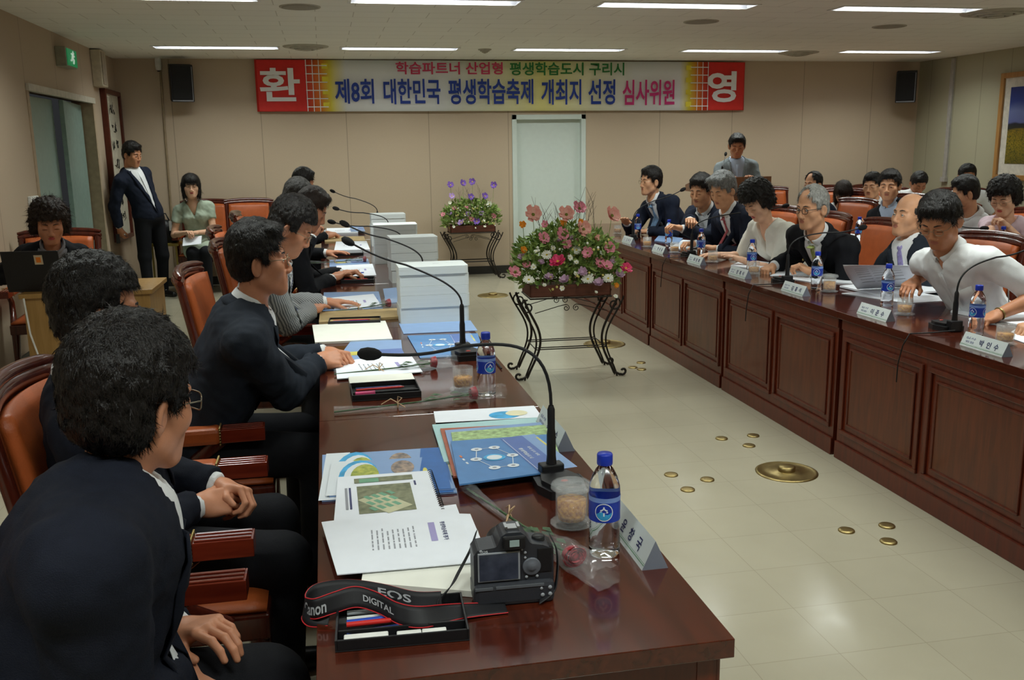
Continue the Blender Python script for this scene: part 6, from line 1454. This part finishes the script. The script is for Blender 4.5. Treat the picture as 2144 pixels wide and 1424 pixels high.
# ------------------------------------------------------------------ camera with battery grip and strap
def dslr():
    p = WV(1076, 1262); t = thing('camera', 'black digital SLR camera with battery grip and neck strap, back towards us', 'camera', (p.x, p.y, T0), radians(-2))
    G = mat('camera_grey', (46, 48, 54), 0.42, noise=0.04, bump=0.08, bscale=500); GL = mat('camera_light_grey', (150, 154, 160), 0.4, noise=0); SC = mat('camera_screen', (70, 76, 92), 0.12, rgb2=(40, 46, 60), nscale=30)
    b = MB(); prof = [(-0.07, 0.005), (-0.073, 0.03), (-0.073, 0.098), (-0.066, 0.108), (-0.03, 0.112), (-0.022, 0.132), (-0.012, 0.138), (0.014, 0.138), (0.024, 0.130), (0.032, 0.114), (0.055, 0.110), (0.068, 0.104), (0.075, 0.085), (0.075, 0.005)]
    M = Matrix(((1, 0, 0, 0), (0, 0, -1, 0), (0, 1, 0, 0), (0, 0, 0, 1)))
    b.prism(prof, -0.055, 0.0, 0, M); b.build('camera_body', G, t, bevel=0.004)
    g = MB().box(-0.075, 0.076, -0.012, 0.056, 0.0, 0.043).build('battery_grip', G, t, bevel=0.009)
    MB().box(0.05, 0.082, 0.02, 0.075, 0.005, 0.1).build('hand_grip', BLACKP, t, bevel=0.012)
    MB().lathe([(0.034, 0), (0.034, 0.03), (0.031, 0.06), (0.031, 0.062), (0.0001, 0.06)], 32).build('lens', BLACKP, t)
    ln = [c for c in kids(t) if c.name.startswith('lens')][0]; ln.rotation_euler = (-pi/2, 0, 0); ln.location = (-0.005, 0.055, 0.075)
    MB().box(-0.066, 0.012, -0.0035, 0.0, 0.047, 0.103).build('screen_frame', GL, t, bevel=0.001)
    MB().box(-0.0635, 0.0085, -0.0042, -0.0035, 0.0495, 0.1005).build('screen', SC, t)
    MB().box(-0.02, 0.022, -0.010, 0.0, 0.108, 0.134).build('eyepiece', BLACKP, t, bevel=0.004); MB().box(-0.008, 0.010, -0.0112, -0.0102, 0.115, 0.128).build('eyepiece_glass', mat('eyepiece_glass', (150, 170, 170), 0.05, noise=0), t, bevel=0.001)
    MB().box(-0.011, 0.013, 0.012, 0.034, 0.138, 0.142).box(-0.013, -0.008, 0.012, 0.034, 0.142, 0.145).box(0.010, 0.015, 0.012, 0.034, 0.142, 0.145).build('hot_shoe', mat('steel', (180, 182, 185), 0.3, metal=1.0), t)
    d = MB(); d.lathe([(0.017, 0), (0.017, 0.003), (0.015, 0.004), (0.009, 0.0035), (0.008, 0.005), (0.0001, 0.005)], 28); o = d.build('control_dial', mat('dial_grey', (96, 100, 108), 0.35), t); o.rotation_euler = (pi/2, 0, 0); o.location = (0.034, 0.0, 0.07)
    for (x, z_, r) in ((0.022, 0.098, 0.0028), (0.022, 0.088, 0.0025), (0.024, 0.05, 0.003), (0.044, 0.05, 0.003), (0.016, 0.104, 0.002), (-0.06, 0.107, 0.003), (0.05, 0.03, 0.003), (0.066, 0.031, 0.004), (0.066, 0.018, 0.004), (0.052, 0.017, 0.004)):
        MB().sphere((x, -0.0015 if z_ > 0.043 else -0.0125, z_), r, 8, sc=(1, 0.5, 1)).build('button', GL, t)
    MB().box(-0.035, 0.055, -0.0135, -0.0115, 0.0345, 0.041).box(-0.073, -0.04, -0.0135, -0.0115, 0.034, 0.0405).build('grip_strip', mat('grip_strip', (90, 94, 100), 0.4), t, bevel=0.001)
    MB().box(0.045, 0.072, -0.002, 0.0, 0.058, 0.104).build('thumb_rest', BLACKP, t, bevel=0.004)
    MB().lathe([(0.012, 0), (0.012, 0.008), (0.010, 0.01), (0.0001, 0.01)], 24, c=(0.052, 0.028, 0.108), mod=lambda a, z: 1+0.04*cos(20*a)).build('mode_dial', BLACKP, t)
    tx = MB(); text_to(tx, 'EOS', 0.014, 0.004, Matrix(((1, 0, 0, -0.054), (0, 0, -1, -0.0006), (0, 1, 0, 0.1052), (0, 0, 0, 1))), 0, 0.01); tx.build('lettering', WHP, t)
    # strap
    inv = Matrix.Rotation(radians(2), 4, 'Z') @ Matrix.Translation((-p.x, -p.y, -T0))
    SB = mat('strap_black', (24, 24, 28), 0.6, noise=0.05); SR = mat('strap_red', (190, 30, 38), 0.5, noise=0)
    def ribbon(ctrl, ups, w, name, edge=True, txt=None):
        n = 60; P_ = [Vector(c) for c in ctrl]; U_ = [Vector(u) for u in ups]
        def cr(arr, u):
            k = u*(len(arr)-1); i = min(int(k), len(arr)-2); f = k-i; a, b2, c2, d2 = arr[max(i-1, 0)], arr[i], arr[i+1], arr[min(i+2, len(arr)-1)]
            return 0.5*((2*b2)+(-a+c2)*f+(2*a-5*b2+4*c2-d2)*f*f+(-a+3*b2-3*c2+d2)*f**3)
        def at(u, v): q = cr(P_, u); uu = cr(U_, u).normalized(); return inv @ (q+uu*w*(v-0.5))
        s = MB().grid(lambda u, v: at(u, v), n, 4); o = s.build(name, SB, t, solid=0.0018)
        if edge:
            e = MB()
            for v in (0.02, 0.98): e.tube([at(k/n, v) for k in range(n+1)], 0.0011, 6)
            e.build('red_edge', SR, t)
        for tt in (txt or []):
            body, u0, u1, v0, v1, side = tt; V, Fc = text_mesh(body, 1, 1, bold=0.02); mb = MB(); out = []
            for vv in V:
                fu = (vv[0]+0.5); u = u0+(u1-u0)*fu; v = v0+(v1-v0)*(vv[1]+0.5); q = at(u, v); nr = (at(u+0.004, v)-at(u-0.004, v)).cross(at(u, v+0.02)-at(u, v-0.02)).normalized(); out.append(q+nr*0.0022*side)
            mb.add(out, Fc); mb.build('strap_lettering', mat('strap_grey_print', (170, 172, 176), 0.5, noise=0), t)
    q = lambda px, py, z_: Vector(WV(px, py, T0+z_))
    # from the left lug down to the pad
    ribbon([q(998, 1110, 0.10), q(985, 1150, 0.075), q(962, 1195, 0.05), q(945, 1225, 0.035), q(915, 1262, 0.022)], [(0.6, 0.6, 0.6), (0.8, 0.5, 0.3), (0.9, 0.4, 0.2), (0.7, 0.4, 0.5), (0.2, 0.5, 0.8)], 0.011, 'strap_webbing', False)
    ribbon([q(925, 1262, 0.02), q(870, 1262, 0.02), q(800, 1245, 0.02), q(730, 1236, 0.022), q(665, 1245, 0.022), q(636, 1268, 0.02), q(650, 1288, 0.012), q(690, 1290, 0.010)],
           [(0, .35, .9), (0, .45, .85), (0, .5, .8), (0, .5, .8), (0, .4, .9), (0.2, .2, 1), (0.3, 0.3, 0.9), (0.2, .8, .5)], 0.040, 'strap_pad', True, [('EOS', 0.3, 0.16, 0.45, 0.8, -1)])
    ribbon([q(640, 1272, 0.02), q(660, 1275, 0.028), q(700, 1262, 0.034), q(745, 1250, 0.038), q(790, 1262, 0.034), q(835, 1285, 0.030), q(885, 1292, 0.028), q(960, 1280, 0.012), q(1060, 1272, 0.004)],
           [(0, .1, 1), (0, .15, 1), (0, .3, .9), (0, .5, .8), (0, .5, .8), (0, .5, .8), (0, .6, .7), (0, .9, .3), (0, 1, 0.05)], 0.038, 'strap_pad', True, [('Canon', 0.01, 0.2, 0.2, 0.8, 1), ('DIGITAL', 0.42, 0.6, 0.35, 0.65, 1)])
    ribbon([q(1152, 1120, 0.10), q(1166, 1150, 0.08), q(1168, 1195, 0.05), q(1160, 1235, 0.02), q(1130, 1262, 0.006)], [(0, 1, .2), (0, 1, 0), (0, 1, 0), (0, 1, .3), (0.3, 1, 0.2)], 0.012, 'strap_webbing', False)
dslr()

# papers on the right table
def rp(lb, pts, m=None, z=T0+0.001, th=0.002, lines=True, nm='document'):
    o = slab(nm, lb, 'document', [P(*q) for q in pts], z, th, m or PAPER); c, a = frame_of([P(*q) for q in pts])
    if lines: textlines(o, 0.12, 0.12, 8, a, GREYT, 0, 0, len(lb)); [setattr(ch.location, 'z', th) for ch in kids(o) if ch.name.startswith('text')]
    return o
rp('white pages lying under the writing hand at the right edge', [(1990, 655), (2165, 690), (2200, 650), (2040, 625)], th=0.008)
rp('loose sheet at the right edge beside the rightmost glass', [(2105, 705), (2190, 735), (2230, 690), (2140, 680)])
rp('sheet lying flat in front of the page-turning man', [(1762, 615), (1900, 636), (2010, 628), (1880, 606)], th=0.002)
rp('dark-edged booklet under the turned page', [(1758, 603), (1840, 622), (1990, 612), (1890, 590)], z=T0+0.0035, th=0.010)
rp('open papers in front of the bald man', [(1690, 588), (1790, 596), (1800, 582), (1700, 572)], th=0.006)
rp('white sheets beside the microphone of the green-tie man', [(1612, 578), (1700, 592), (1740, 578), (1640, 566)], th=0.003)
rp('booklets before the woman in the white blouse', [(1530, 558), (1600, 568), (1640, 556), (1560, 545)], th=0.008)
rp('small pile of booklets left of her reading arm', [(1500, 540), (1540, 546), (1560, 538), (1520, 532)], z=T0+0.001, th=0.02, m=PAPER2)
rp('open papers before the grey-haired man with red tie', [(1400, 520), (1470, 530), (1500, 510), (1430, 503)], th=0.004)
rp('blue-edged booklet before the man in the open collar', [(1370, 505), (1420, 512), (1430, 500), (1380, 494)], th=0.006, m=BLUEL, lines=False)
rp('white sheets on the second-row table behind the green-tie man', [(1765, 512), (1815, 520), (1830, 496), (1780, 490)], th=0.003)
# page being turned: curved sheet
def turned():
    t = thing('document', 'white page curling upright in the hand of the man in white', 'document', tuple(WV(1845, 606, T0+0.014)))
    o = Vector(t.location); A = WV(1795, 606, T0+0.016)-o; B_ = WV(1925, 600, T0+0.016)-o
    tl_ = Vector(H(1765, 555, 4.55))-o; tr_ = Vector(H(1900, 556, 4.35))-o
    def S(u, v):
        b = A.lerp(B_, u); tp = tl_.lerp(tr_, u); q = b.lerp(tp, v); q += Vector((-0.03*sin(pi*v), -0.02*sin(pi*v), 0.035*sin(pi*v)*(0.4+u))); return tuple(q)
    MB().grid(S, 16, 12).build('page', PAPER, t, solid=0.0006)
    tl2 = MB(); 
    for k in range(7):
        for j in range(3): tl2.grid(lambda u, v: tuple(Vector(S(0.15+0.24*j+0.2*u, 0.2+0.09*k+0.012*v))+Vector((-0.001, -0.003, 0.001))), 3, 1)
    tl2.build('text_lines', GREYT, t)
turned()
o = MB().tube([(0, 0, 0), (-0.01, 0.004, 0.13)], [0.0022, 0.004], 8).build('pen', mat('steel', (180, 182, 185), 0.3, metal=1.0)); p = WV(2112, 655, T0+0.012); o.location = (p.x, p.y, T0+0.012); tag(o, 'silver pen held upright by the writing hand', 'pen')
o = slab('document', 'white leaflet held in the lap of the woman in green', 'document', rect((H(402, 505, 10.7)[0], 10.72), 0.2, 0.13, 0.15), H(402, 505, 10.7)[2], 0.003, PAPER); o.rotation_euler = (radians(38), 0, -0.2)
# white cup near the far end, box of tissues
for px, py, lb in ((1318, 488, 'small white paper cup near the far end of the right table'),):
    p = WV(px, py); t = thing('paper_cup', lb, 'cup', tuple(p)); MB().lathe([(0.0001, 0.001), (0.024, 0.001), (0.034, 0.085), (0.036, 0.087), (0.0325, 0.085), (0.022, 0.005), (0.0001, 0.005)], 24).build('cup', WHITEP, t); MB().lathe([(0.0335, 0.084), (0.0362, 0.0875), (0.0335, 0.089)], 24).build('rim', WHITEP, t)

# ------------------------------------------------------------------ lectern
t = thing('lectern', 'brown wooden lectern before the grey-suited speaker', 'lectern', (4.42, 9.85, 0))
MB().box(-0.36, 0.36, -0.14, 0.18, 0, 1.08).build('cabinet', W_LECT, t, bevel=0.006)
MB().prism([(-0.19, 1.08), (0.22, 1.08), (0.22, 1.15), (-0.19, 1.24)], -0.42, 0.42, 0, Matrix(((0, 0, 1, 0), (1, 0, 0, 0), (0, 1, 0, 0), (0, 0, 0, 1)))).build('sloping_top', W_LECT, t, bevel=0.006)
MB().box(-0.3, 0.3, -0.148, -0.14, 0.1, 0.95).build('front_panel', W_PANEL, t, bevel=0.003)
# ------------------------------------------------------------------ desk with laptop
t = thing('desk', 'tan wooden side desk under the laptop at the left wall', 'desk', (H(46, 640, 6.15)[0]+0.37, 6.43, 0))
TAN = wood('tan_laminate', (148, 112, 58), (170, 132, 76), 0.4, 0.1, 2)
MB().box(-0.38, 0.4, -0.3, 0.28, 0.715, 0.745).build('desktop', TAN, t, bevel=0.004); MB().box(-0.36, 0.38, -0.28, -0.26, 0.02, 0.715).build('modesty_panel', TAN, t)
for x in (-0.36, 0.36): MB().box(x, x+0.02, -0.26, 0.26, 0, 0.715).build('side_panel', TAN, t)
pl_ = onY(78, 590, 6.25)
t = thing('laptop', 'open black laptop seen from behind with an orange sticker', 'laptop', (pl_.x, 6.25, 0.745), radians(-6))
MB().box(-0.17, 0.17, -0.02, 0.22, 0.0, 0.022).build('base', BLACKP, t, bevel=0.003)
MB().box(-0.17, 0.17, -0.008, 0.004, 0.0, 0.25, 0, Matrix.Translation((0, -0.02, 0.015)) @ Matrix.Rotation(radians(12), 4, 'X')).build('lid', BLACKP, t, bevel=0.004)
MB().box(0.025, 0.075, -0.0095, -0.008, 0.165, 0.225, 0, Matrix.Translation((0, -0.02, 0.015)) @ Matrix.Rotation(radians(12), 4, 'X')).build('sticker', mat('sticker_grey', (190, 170, 140), 0.5), t)
MB().box(0.036, 0.064, -0.0105, -0.0095, 0.178, 0.212, 0, Matrix.Translation((0, -0.02, 0.015)) @ Matrix.Rotation(radians(12), 4, 'X')).build('sticker_centre', mat('sticker_orange', (220, 120, 30), 0.5), t)
t = thing('cardboard_box', 'dark box under the laptop at the front of the side desk', 'box', (pl_.x, 5.35, 0.0))
bpy.data.objects.remove(t)
t = thing('power_cable', 'white cable hanging down beside the tan desk to a tangle on the floor', 'cable', (H(46, 640, 6.15)[0]-0.1, 6.13, 0))
MB().tube([(0.12, 0.0, 0.72), (0.14, -0.02, 0.5), (0.2, -0.03, 0.25), (0.24, -0.04, 0.02)], 0.006, 8).build('white_cable', WHITEP, t); MB().tube([(0.24, -0.04, 0.012), (0.3, 0.0, 0.02), (0.26, 0.05, 0.03), (0.18, 0.02, 0.02), (0.22, -0.08, 0.012), (0.34, -0.06, 0.04), (0.36, 0.02, 0.012)], 0.006, 8).build('black_cable', BLACKP, t)
# black bag on a small stand by the standing man
t = thing('side_stand', 'small stand with brass-coloured edge beside the woman in green', 'stand', (-1.83, 11.2, 0))
MB().box(-0.18, 0.18, -0.15, 0.15, 0.55, 0.58).build('top', mat('brassy_edge', (170, 150, 70), 0.4), t, bevel=0.004)
for x in (-0.16, 0.14):
    for y in (-0.13, 0.11): MB().box(x, x+0.02, y, y+0.02, 0, 0.55).build('leg', MATS['brassy_edge'], t)
t = thing('bag', 'black bag with white tags on the small stand', 'bag', (-1.83, 11.2, 0.58))
F_ = Field((-0.2, -0.15, -0.02), (0.2, 0.15, 0.36), 0.012); F_.ell((0, 0, 0.13), (0.15, 0.1, 0.14), k=0.03); F_.cap((-0.1, 0, 0.03), (0.1, 0, 0.03), 0.07, 0.07, k=0.04); F_.warp(lambda g, X, Y, Z: np.maximum(g+nz(X, Y, Z, 40, 2)*0.006, -Z)); V_, Q_ = F_.mesh(); np_obj('bag_body', V_, Q_, BLACKP, t)
MB().tube([(-0.08, 0, 0.25), (-0.05, -0.02, 0.33), (0.05, -0.02, 0.33), (0.08, 0, 0.25)], 0.008, 8).build('handle', BLACKP, t); MB().box(0.09, 0.12, -0.1, -0.096, 0.14, 0.25).build('white_tag', WHITEP, t)
# phone in the hand of the standing man
x_, y_, z_ = H(247, 500, 10.72); o = MB().box(-0.02, 0.02, -0.008, 0.008, -0.05, 0.05).build('handheld_radio', BLACKP, bevel=0.004); o.location = (x_, y_, z_); tag(o, 'small black device held by the standing man', 'handheld device')

# ------------------------------------------------------------------ flower stands
PET = {k: mat('petal_'+k, c, 0.55, rgb2=c2, nscale=70) for k, c, c2 in (('pink', (226, 120, 150), (240, 170, 180)), ('hot', (214, 40, 96), (230, 70, 120)), ('white', (226, 228, 212), (240, 240, 228)), ('mauve', (196, 160, 190), (216, 186, 206)), ('violet', (112, 78, 168), (140, 104, 190)), ('lilac', (176, 140, 206), (200, 170, 220)), ('peach', (236, 160, 150), (244, 196, 180)), ('orange', (232, 140, 40), (240, 180, 60)))}
LEAF = mat('leaf_green', (74, 112, 42), 0.55, rgb2=(160, 180, 96), nscale=22); TWIG = mat('twig', (70, 60, 48), 0.7, noise=0.1); BUDY = mat('bud_yellow', (200, 190, 110), 0.6, noise=0.1)
PLANT = wood('planter_wood', (84, 44, 30), (110, 60, 42), 0.5, 0.0, 0)
def flower_mesh(r, n, cup, layers, pm, cm):
    mb = MB()
    for l in range(layers):
        for k in range(n):
            a = 2*pi*(k+0.5*l)/n; rr = r*(1-0.22*l)*(0.92+0.16*((k*7+l*3) % 5)/4); wd = 1.05*pi/n
            def S(u, v):
                q = rr*v; b = a+(u-0.5)*wd*2*(0.45+0.55*sin(pi*min(1, v*0.85+0.1))); return (q*cos(b), q*sin(b), cup*rr*v*v*(1+0.5*l)+0.003*l+0.10*rr*sin(u*pi)*v)
            mb.grid(S, 4, 4)
    mb.sphere((0, 0, 0.004+cup*r*0.1), r*0.2, 8, 1, (1, 1, 0.7)); return mb.mesh('flower', [pm, cm])
YC = mat('flower_centre', (206, 186, 60), 0.7, noise=0.1); DC = mat('flower_centre_green', (120, 130, 50), 0.7, noise=0.1)
FM = {'poppy_pink': flower_mesh(0.052, 6, 0.35, 2, PET['pink'], DC), 'poppy_peach': flower_mesh(0.056, 6, 0.45, 2, PET['peach'], DC), 'hot': flower_mesh(0.052, 7, 0.25, 3, PET['hot'], YC), 'daisy': flower_mesh(0.036, 14, 0.1, 2, PET['white'], YC),
      'mauve': flower_mesh(0.034, 8, 0.5, 3, PET['mauve'], PET['mauve']), 'violet': flower_mesh(0.045, 6, 0.3, 2, PET['violet'], YC), 'lilac': flower_mesh(0.04, 6, 0.3, 2, PET['lilac'], YC), 'orange': flower_mesh(0.026, 6, 0.7, 2, PET['orange'], PET['orange']), 'whitecup': flower_mesh(0.032, 6, 0.3, 2, PET['white'], YC)}
def stand_and_flowers(x, y, rz, w, h, d, plan, label_s, label_f, top, seed, stems=8, leaves=1500):
    t = thing('flower_stand', label_s, 'flower stand', (x, y, 0), rz); r = random.Random(seed)
    for sx in (-1, 1):
        for sy in (-1, 1):
            for k, off in enumerate((0.0, 0.045)):
                X0 = sx*(w/2); pts = []
                for q in range(41):
                    u = q/40; z = h*(1-u); bow = 0.036*cos(u*pi*1.9)*(1-0.3*u)-0.045*sin(pi*u)-0.012
                    pts.append((X0+sx*(bow+off*(1-0.7*u)+0.02), sy*d/2, z))
                fx = pts[-1][0]
                if k == 0:
                    pts[-1] = (fx, sy*d/2, 0.03)
                    pts += [(fx+sx*(0.012+0.04*(1-cos(b))), sy*d/2, 0.006+0.03-0.03*cos(b*0.5) if 0 else 0.034-0.028*sin(min(b, pi/2))+0.0) for b in (0.6, 1.2)]
                    cx, cz, R0 = fx+sx*0.055, 0.034, 0.028
                    pts += [(cx+sx*R0*(1-0.09*q)*sin(-pi*0.35+q*0.5) if 0 else cx-sx*R0*(1-0.07*q)*cos(q*0.55+0.9), sy*d/2, cz-R0*(1-0.07*q)*sin(q*0.55+0.9)) for q in range(10)]
                MB().tube(pts, 0.0085 if k == 0 else 0.0065, 8).build('leg', IRON, t)
            sc = MB(); cx, cz = sx*(w/2+0.02), h-0.055
            sc.tube([(cx+sx*(0.05*(1-q/26))*cos(pi/2-q*0.42)*1, sy*d/2, cz+0.05*(1-q/26)*sin(pi/2-q*0.42)+0.0) for q in range(24)], 0.006, 6)
            sc.build('scroll', IRON, t)
    for sy in (-1, 1):
        MB().tube([(-w/2, sy*d/2, h), (w/2, sy*d/2, h)], 0.006, 6).build('top_rail', IRON, t)
        s = MB()
        s.tube([(-w/2+0.03, sy*d/2, h-0.1), (-w*0.15, sy*d/2, h-0.055), (-0.035, sy*d/2, h-0.045)], 0.003, 6).tube([(w/2-0.03, sy*d/2, h-0.1), (w*0.15, sy*d/2, h-0.055), (0.035, sy*d/2, h-0.045)], 0.003, 6)
        for c in (-1, 1): s.tube([(c*0.035+c*0.024*(1-q/22)*cos(q*0.5+1.5), sy*d/2, h-0.07+0.024*(1-q/22)*sin(q*0.5+1.5)) for q in range(18)], 0.003, 6)
        s.build('scroll_rail', IRON, t)
        for q in (0, 1): MB().tube([(-w/2+0.035, sy*(d/2-0.06*q), 0.215-0.0*q), (w/2-0.035, sy*(d/2-0.06*q), 0.215)], 0.004, 6).build('lower_rod', IRON, t)
    for sx in (-1, 1): MB().tube([(sx*(w/2-0.035), -d/2, 0.215), (sx*(w/2-0.035), d/2, 0.215)], 0.004, 6).tube([(sx*w/2, -d/2, h), (sx*w/2, d/2, h)], 0.005, 6).build('cross_rod', IRON, t)
    f = thing('flower_arrangement', label_f, 'flower arrangement', (x, y, h+0.006), rz)
    bx = MB(); W2, D2, Hb = w/2+0.0, d/2-0.01, 0.085
    bx.box(-W2, W2, -D2, -D2+0.012, 0, Hb).box(-W2, W2, D2-0.012, D2, 0, Hb).box(-W2, -W2+0.012, -D2, D2, 0, Hb).box(W2-0.012, W2, -D2, D2, 0, Hb).box(-W2, W2, -D2, D2, 0, 0.01).box(-W2+0.012, W2-0.012, -D2+0.012, D2-0.012, 0.01, Hb-0.02)
    bx.build('planter', PLANT, f, bevel=0.003)
    lf = []; lfF = []; R_ = np.random.default_rng(seed); V = []; Fq = []
    for k in range(leaves):
        a = R_.uniform(-1, 1); b = R_.uniform(-1, 1); hh = R_.uniform(0, 1)**0.8; e = 1.0+0.22*(1-abs(hh-0.35))
        c = np.array([a*w/2*e*1.05, b*d/2*1.0, Hb-0.01+hh*top*(1-0.35*a*a-0.2*b*b)])
        L_ = R_.uniform(0.03, 0.075); W_ = L_*R_.uniform(0.25, 0.6); dr = R_.normal(0, 1, 3)+np.array([a*1.0, b*1.0, 0.7]); dr /= np.linalg.norm(dr); sdv = np.cross(dr, R_.normal(0, 1, 3)); sdv /= np.linalg.norm(sdv); nn = np.cross(dr, sdv)
        i = len(V)*1; V += [c, c+dr*L_*0.5+sdv*W_*0.5+nn*0.004, c+dr*L_, c+dr*L_*0.5-sdv*W_*0.5+nn*0.004]; Fq.append((i, i+1, i+2, i+3))
    o = np_obj('foliage', V, Fq, LEAF, f, False); o['kind'] = 'stuff'
    st = MB()
    for k in range(60):
        a, b = r.uniform(-.9, .9), r.uniform(-.9, .9); zt = Hb+r.uniform(0.3, 1.0)*top; st.tube([(a*w*0.3, b*d*0.3, Hb-0.02), (a*w*0.42, b*d*0.45, (Hb+zt)/2), (a*w*0.52, b*d*0.6, zt)], 0.0016, 4)
    o = st.build('stems', LEAF, f); o['kind'] = 'stuff'
    for k in range(stems):
        tw = MB(); a = -0.8+1.6*(k+0.5)/stems+r.uniform(-.08, .08); zt = Hb+top*r.uniform(1.15, 1.6); ln = r.uniform(-.12, .12); b = r.uniform(-.5, .5)
        main = [(a*w*0.35, b*d*0.3, Hb), (a*w*0.45, b*d*0.4, zt*0.6), (a*w*0.5+ln*0.4, b*d*0.45, zt*0.85), (a*w*0.5+ln, b*d*0.5, zt)]; tw.tube(main, [0.0028, 0.0022, 0.0016, 0.0008], 5)
        for q in range(5):
            u = 0.45+0.1*q; p0 = Vector(main[1]).lerp(Vector(main[3]), u-0.2); tw.tube([p0, p0+Vector((r.uniform(-.05, .05), r.uniform(-.03, .03), r.uniform(.03, .09)))], [0.0012, 0.0006], 4)
        tw.build('twig', TWIG, f)
    for k in range(54):
        a, b = r.uniform(-1, 1), r.uniform(-1, 1); zz = Hb-0.03+r.random()*top*0.85
        o = MB().sphere((0, 0, 0), 0.009, 7).build('bud', BUDY if k % 3 else PET['white'], f, loc=(a*w*0.52, b*d*0.35-(d*0.42), zz))
    for (kind, fx, fz, sy, sc) in plan:
        o = bpy.data.objects.new('flower', FM[kind]); col.objects.link(o); o.parent = f
        o.location = (fx*w, sy, fz); tl_ = r.uniform(0.55, 1.25) if fz < top else r.uniform(0.9, 1.3)
        o.rotation_euler = Euler((tl_, r.uniform(-.3, .3), r.uniform(-.5, .5)), 'XYZ'); o.scale = (sc, sc, sc)
        if fz > Hb+top*0.75:
            MB().tube([(fx*w*0.85, sy*0.3, Hb+0.02), (fx*w*0.95, sy*0.7, fz*0.7), (fx*w, sy+0.004, fz-0.006)], 0.002, 5).build('flower_stem', LEAF, f)
    return t
# front arrangement (plan: kind, x fraction of width, height above the planter base, depth offset, size)
yF = 6.3; x0F = 1.63; wF = 0.57; hF = 0.57
def pl(kind, px, py, dy=-0.12, s=1.0):
    dy -= 0.03 if py > 485 else 0.0; q = onY(px, py, yF+dy); return (kind, (q.x-x0F)/wF, q.z-hF-0.006, dy, s)
front = [pl('poppy_peach', 1117, 450, -.05, 1.1), pl('poppy_peach', 1186, 450, -.02, 1.05), pl('poppy_pink', 1212, 437, 0.05, 1.0), pl('poppy_peach', 1280, 452, -.05, 1.1), pl('poppy_peach', 1222, 480, -.1, 1.0),
         pl('orange', 1097, 472), pl('orange', 1180, 469, -.05), pl('orange', 1097, 525), pl('poppy_pink', 1140, 500, -.1, .85), pl('poppy_pink', 1178, 492, -.1, .95), pl('poppy_pink', 1275, 520, -.1, .9), pl('poppy_pink', 1188, 512, -.12, .7), pl('poppy_pink', 1232, 530, -.14, .8),
         pl('hot', 1171, 549, -.2, 1.15), pl('poppy_pink', 1271, 558, -.16, .9), pl('poppy_pink', 1258, 552, -.14, .8), pl('hot', 1310, 562, -.1, .95), pl('poppy_pink', 1080, 572, -.12, .9), pl('daisy', 1147, 534, -.15, 1), pl('daisy', 1208, 524, -.1, 1), pl('daisy', 1110, 587, -.2, 1.15), pl('daisy', 1233, 585, -.2, 1.2), pl('daisy', 1275, 583, -.18, 1.1),
         pl('mauve', 1186, 588, -.2, 1.1), pl('mauve', 1256, 594, -.2, 1.1), pl('mauve', 1152, 583, -.18, 1), pl('mauve', 1222, 570, -.18, 1), pl('mauve', 1297, 575, -.14, 1), pl('mauve', 1095, 540, -.1, .9), pl('whitecup', 1143, 598, -.2, .5), pl('whitecup', 1209, 550, -.18, .6), pl('whitecup', 1208, 574, -.18, .6), pl('whitecup', 1180, 604, -.2, .6), pl('whitecup', 1250, 612, -.2, .4), pl('mauve', 1135, 550, -.14, .7), pl('poppy_pink', 1143, 470, -.1, .5), pl('whitecup', 1125, 528, -.14, .6), pl('mauve', 1168, 505, -.1, .8), pl('whitecup', 1195, 540, -.16, .7), pl('poppy_peach', 1250, 500, -.1, .6), pl('mauve', 1284, 545, -.12, .7), pl('whitecup', 1120, 560, -.16, .7), pl('poppy_pink', 1105, 556, -.12, .6), pl('whitecup', 1262, 530, -.14, .6), pl('orange', 1290, 598, -.16, .8), pl('orange', 1215, 465, -.05, .8), pl('whitecup', 1160, 520, -.12, .6), pl('daisy', 1290, 620, -.16, .5), pl('mauve', 1200, 500, -.1, .7)]
stand_and_flowers(x0F, yF, radians(-2), wF, hF, 0.34, front, 'black wrought iron scroll stand in the middle of the floor', 'large mixed arrangement of pink, white and red flowers on the front stand', 0.42, 3, 10, 2600)
yF = 11.45; x0F = onY(987, 480, 11.45).x; wF = 0.56; hF = 0.57
back = [pl('violet', 943, 388, 0, 1.0), pl('violet', 969, 384, 0, 1), pl('violet', 989, 381, 0, 1), pl('violet', 1034, 388, 0, 1), pl('violet', 986, 413, -.05, 1), pl('violet', 1015, 411, -.05, 1), pl('lilac', 946, 411, -.05, 1), pl('whitecup', 1025, 428, -.1, 1.2), pl('poppy_pink', 951, 437, -.1, .6), pl('poppy_pink', 976, 436, -.1, .6), pl('lilac', 941, 449, -.1, 1), pl('lilac', 980, 449, -.1, 1), pl('lilac', 1008, 447, -.1, .9), pl('poppy_pink', 1033, 453, -.1, .7), pl('poppy_pink', 987, 460, -.1, .7), pl('lilac', 966, 467, -.15, 1.2), pl('violet', 998, 464, -.15, 1), pl('poppy_pink', 928, 450, -.1, .6), pl('whitecup', 1013, 462, -.15, .6), pl('whitecup', 1015, 475, -.15, .6), pl('whitecup', 950, 475, -.15, .6), pl('whitecup', 942, 425, -.1, .7)]
stand_and_flowers(x0F, yF, 0, wF, hF, 0.3, back, 'dark iron scroll stand against the back wall left of the door', 'purple and lilac flower arrangement against the back wall', 0.34, 9, 3, 1500)
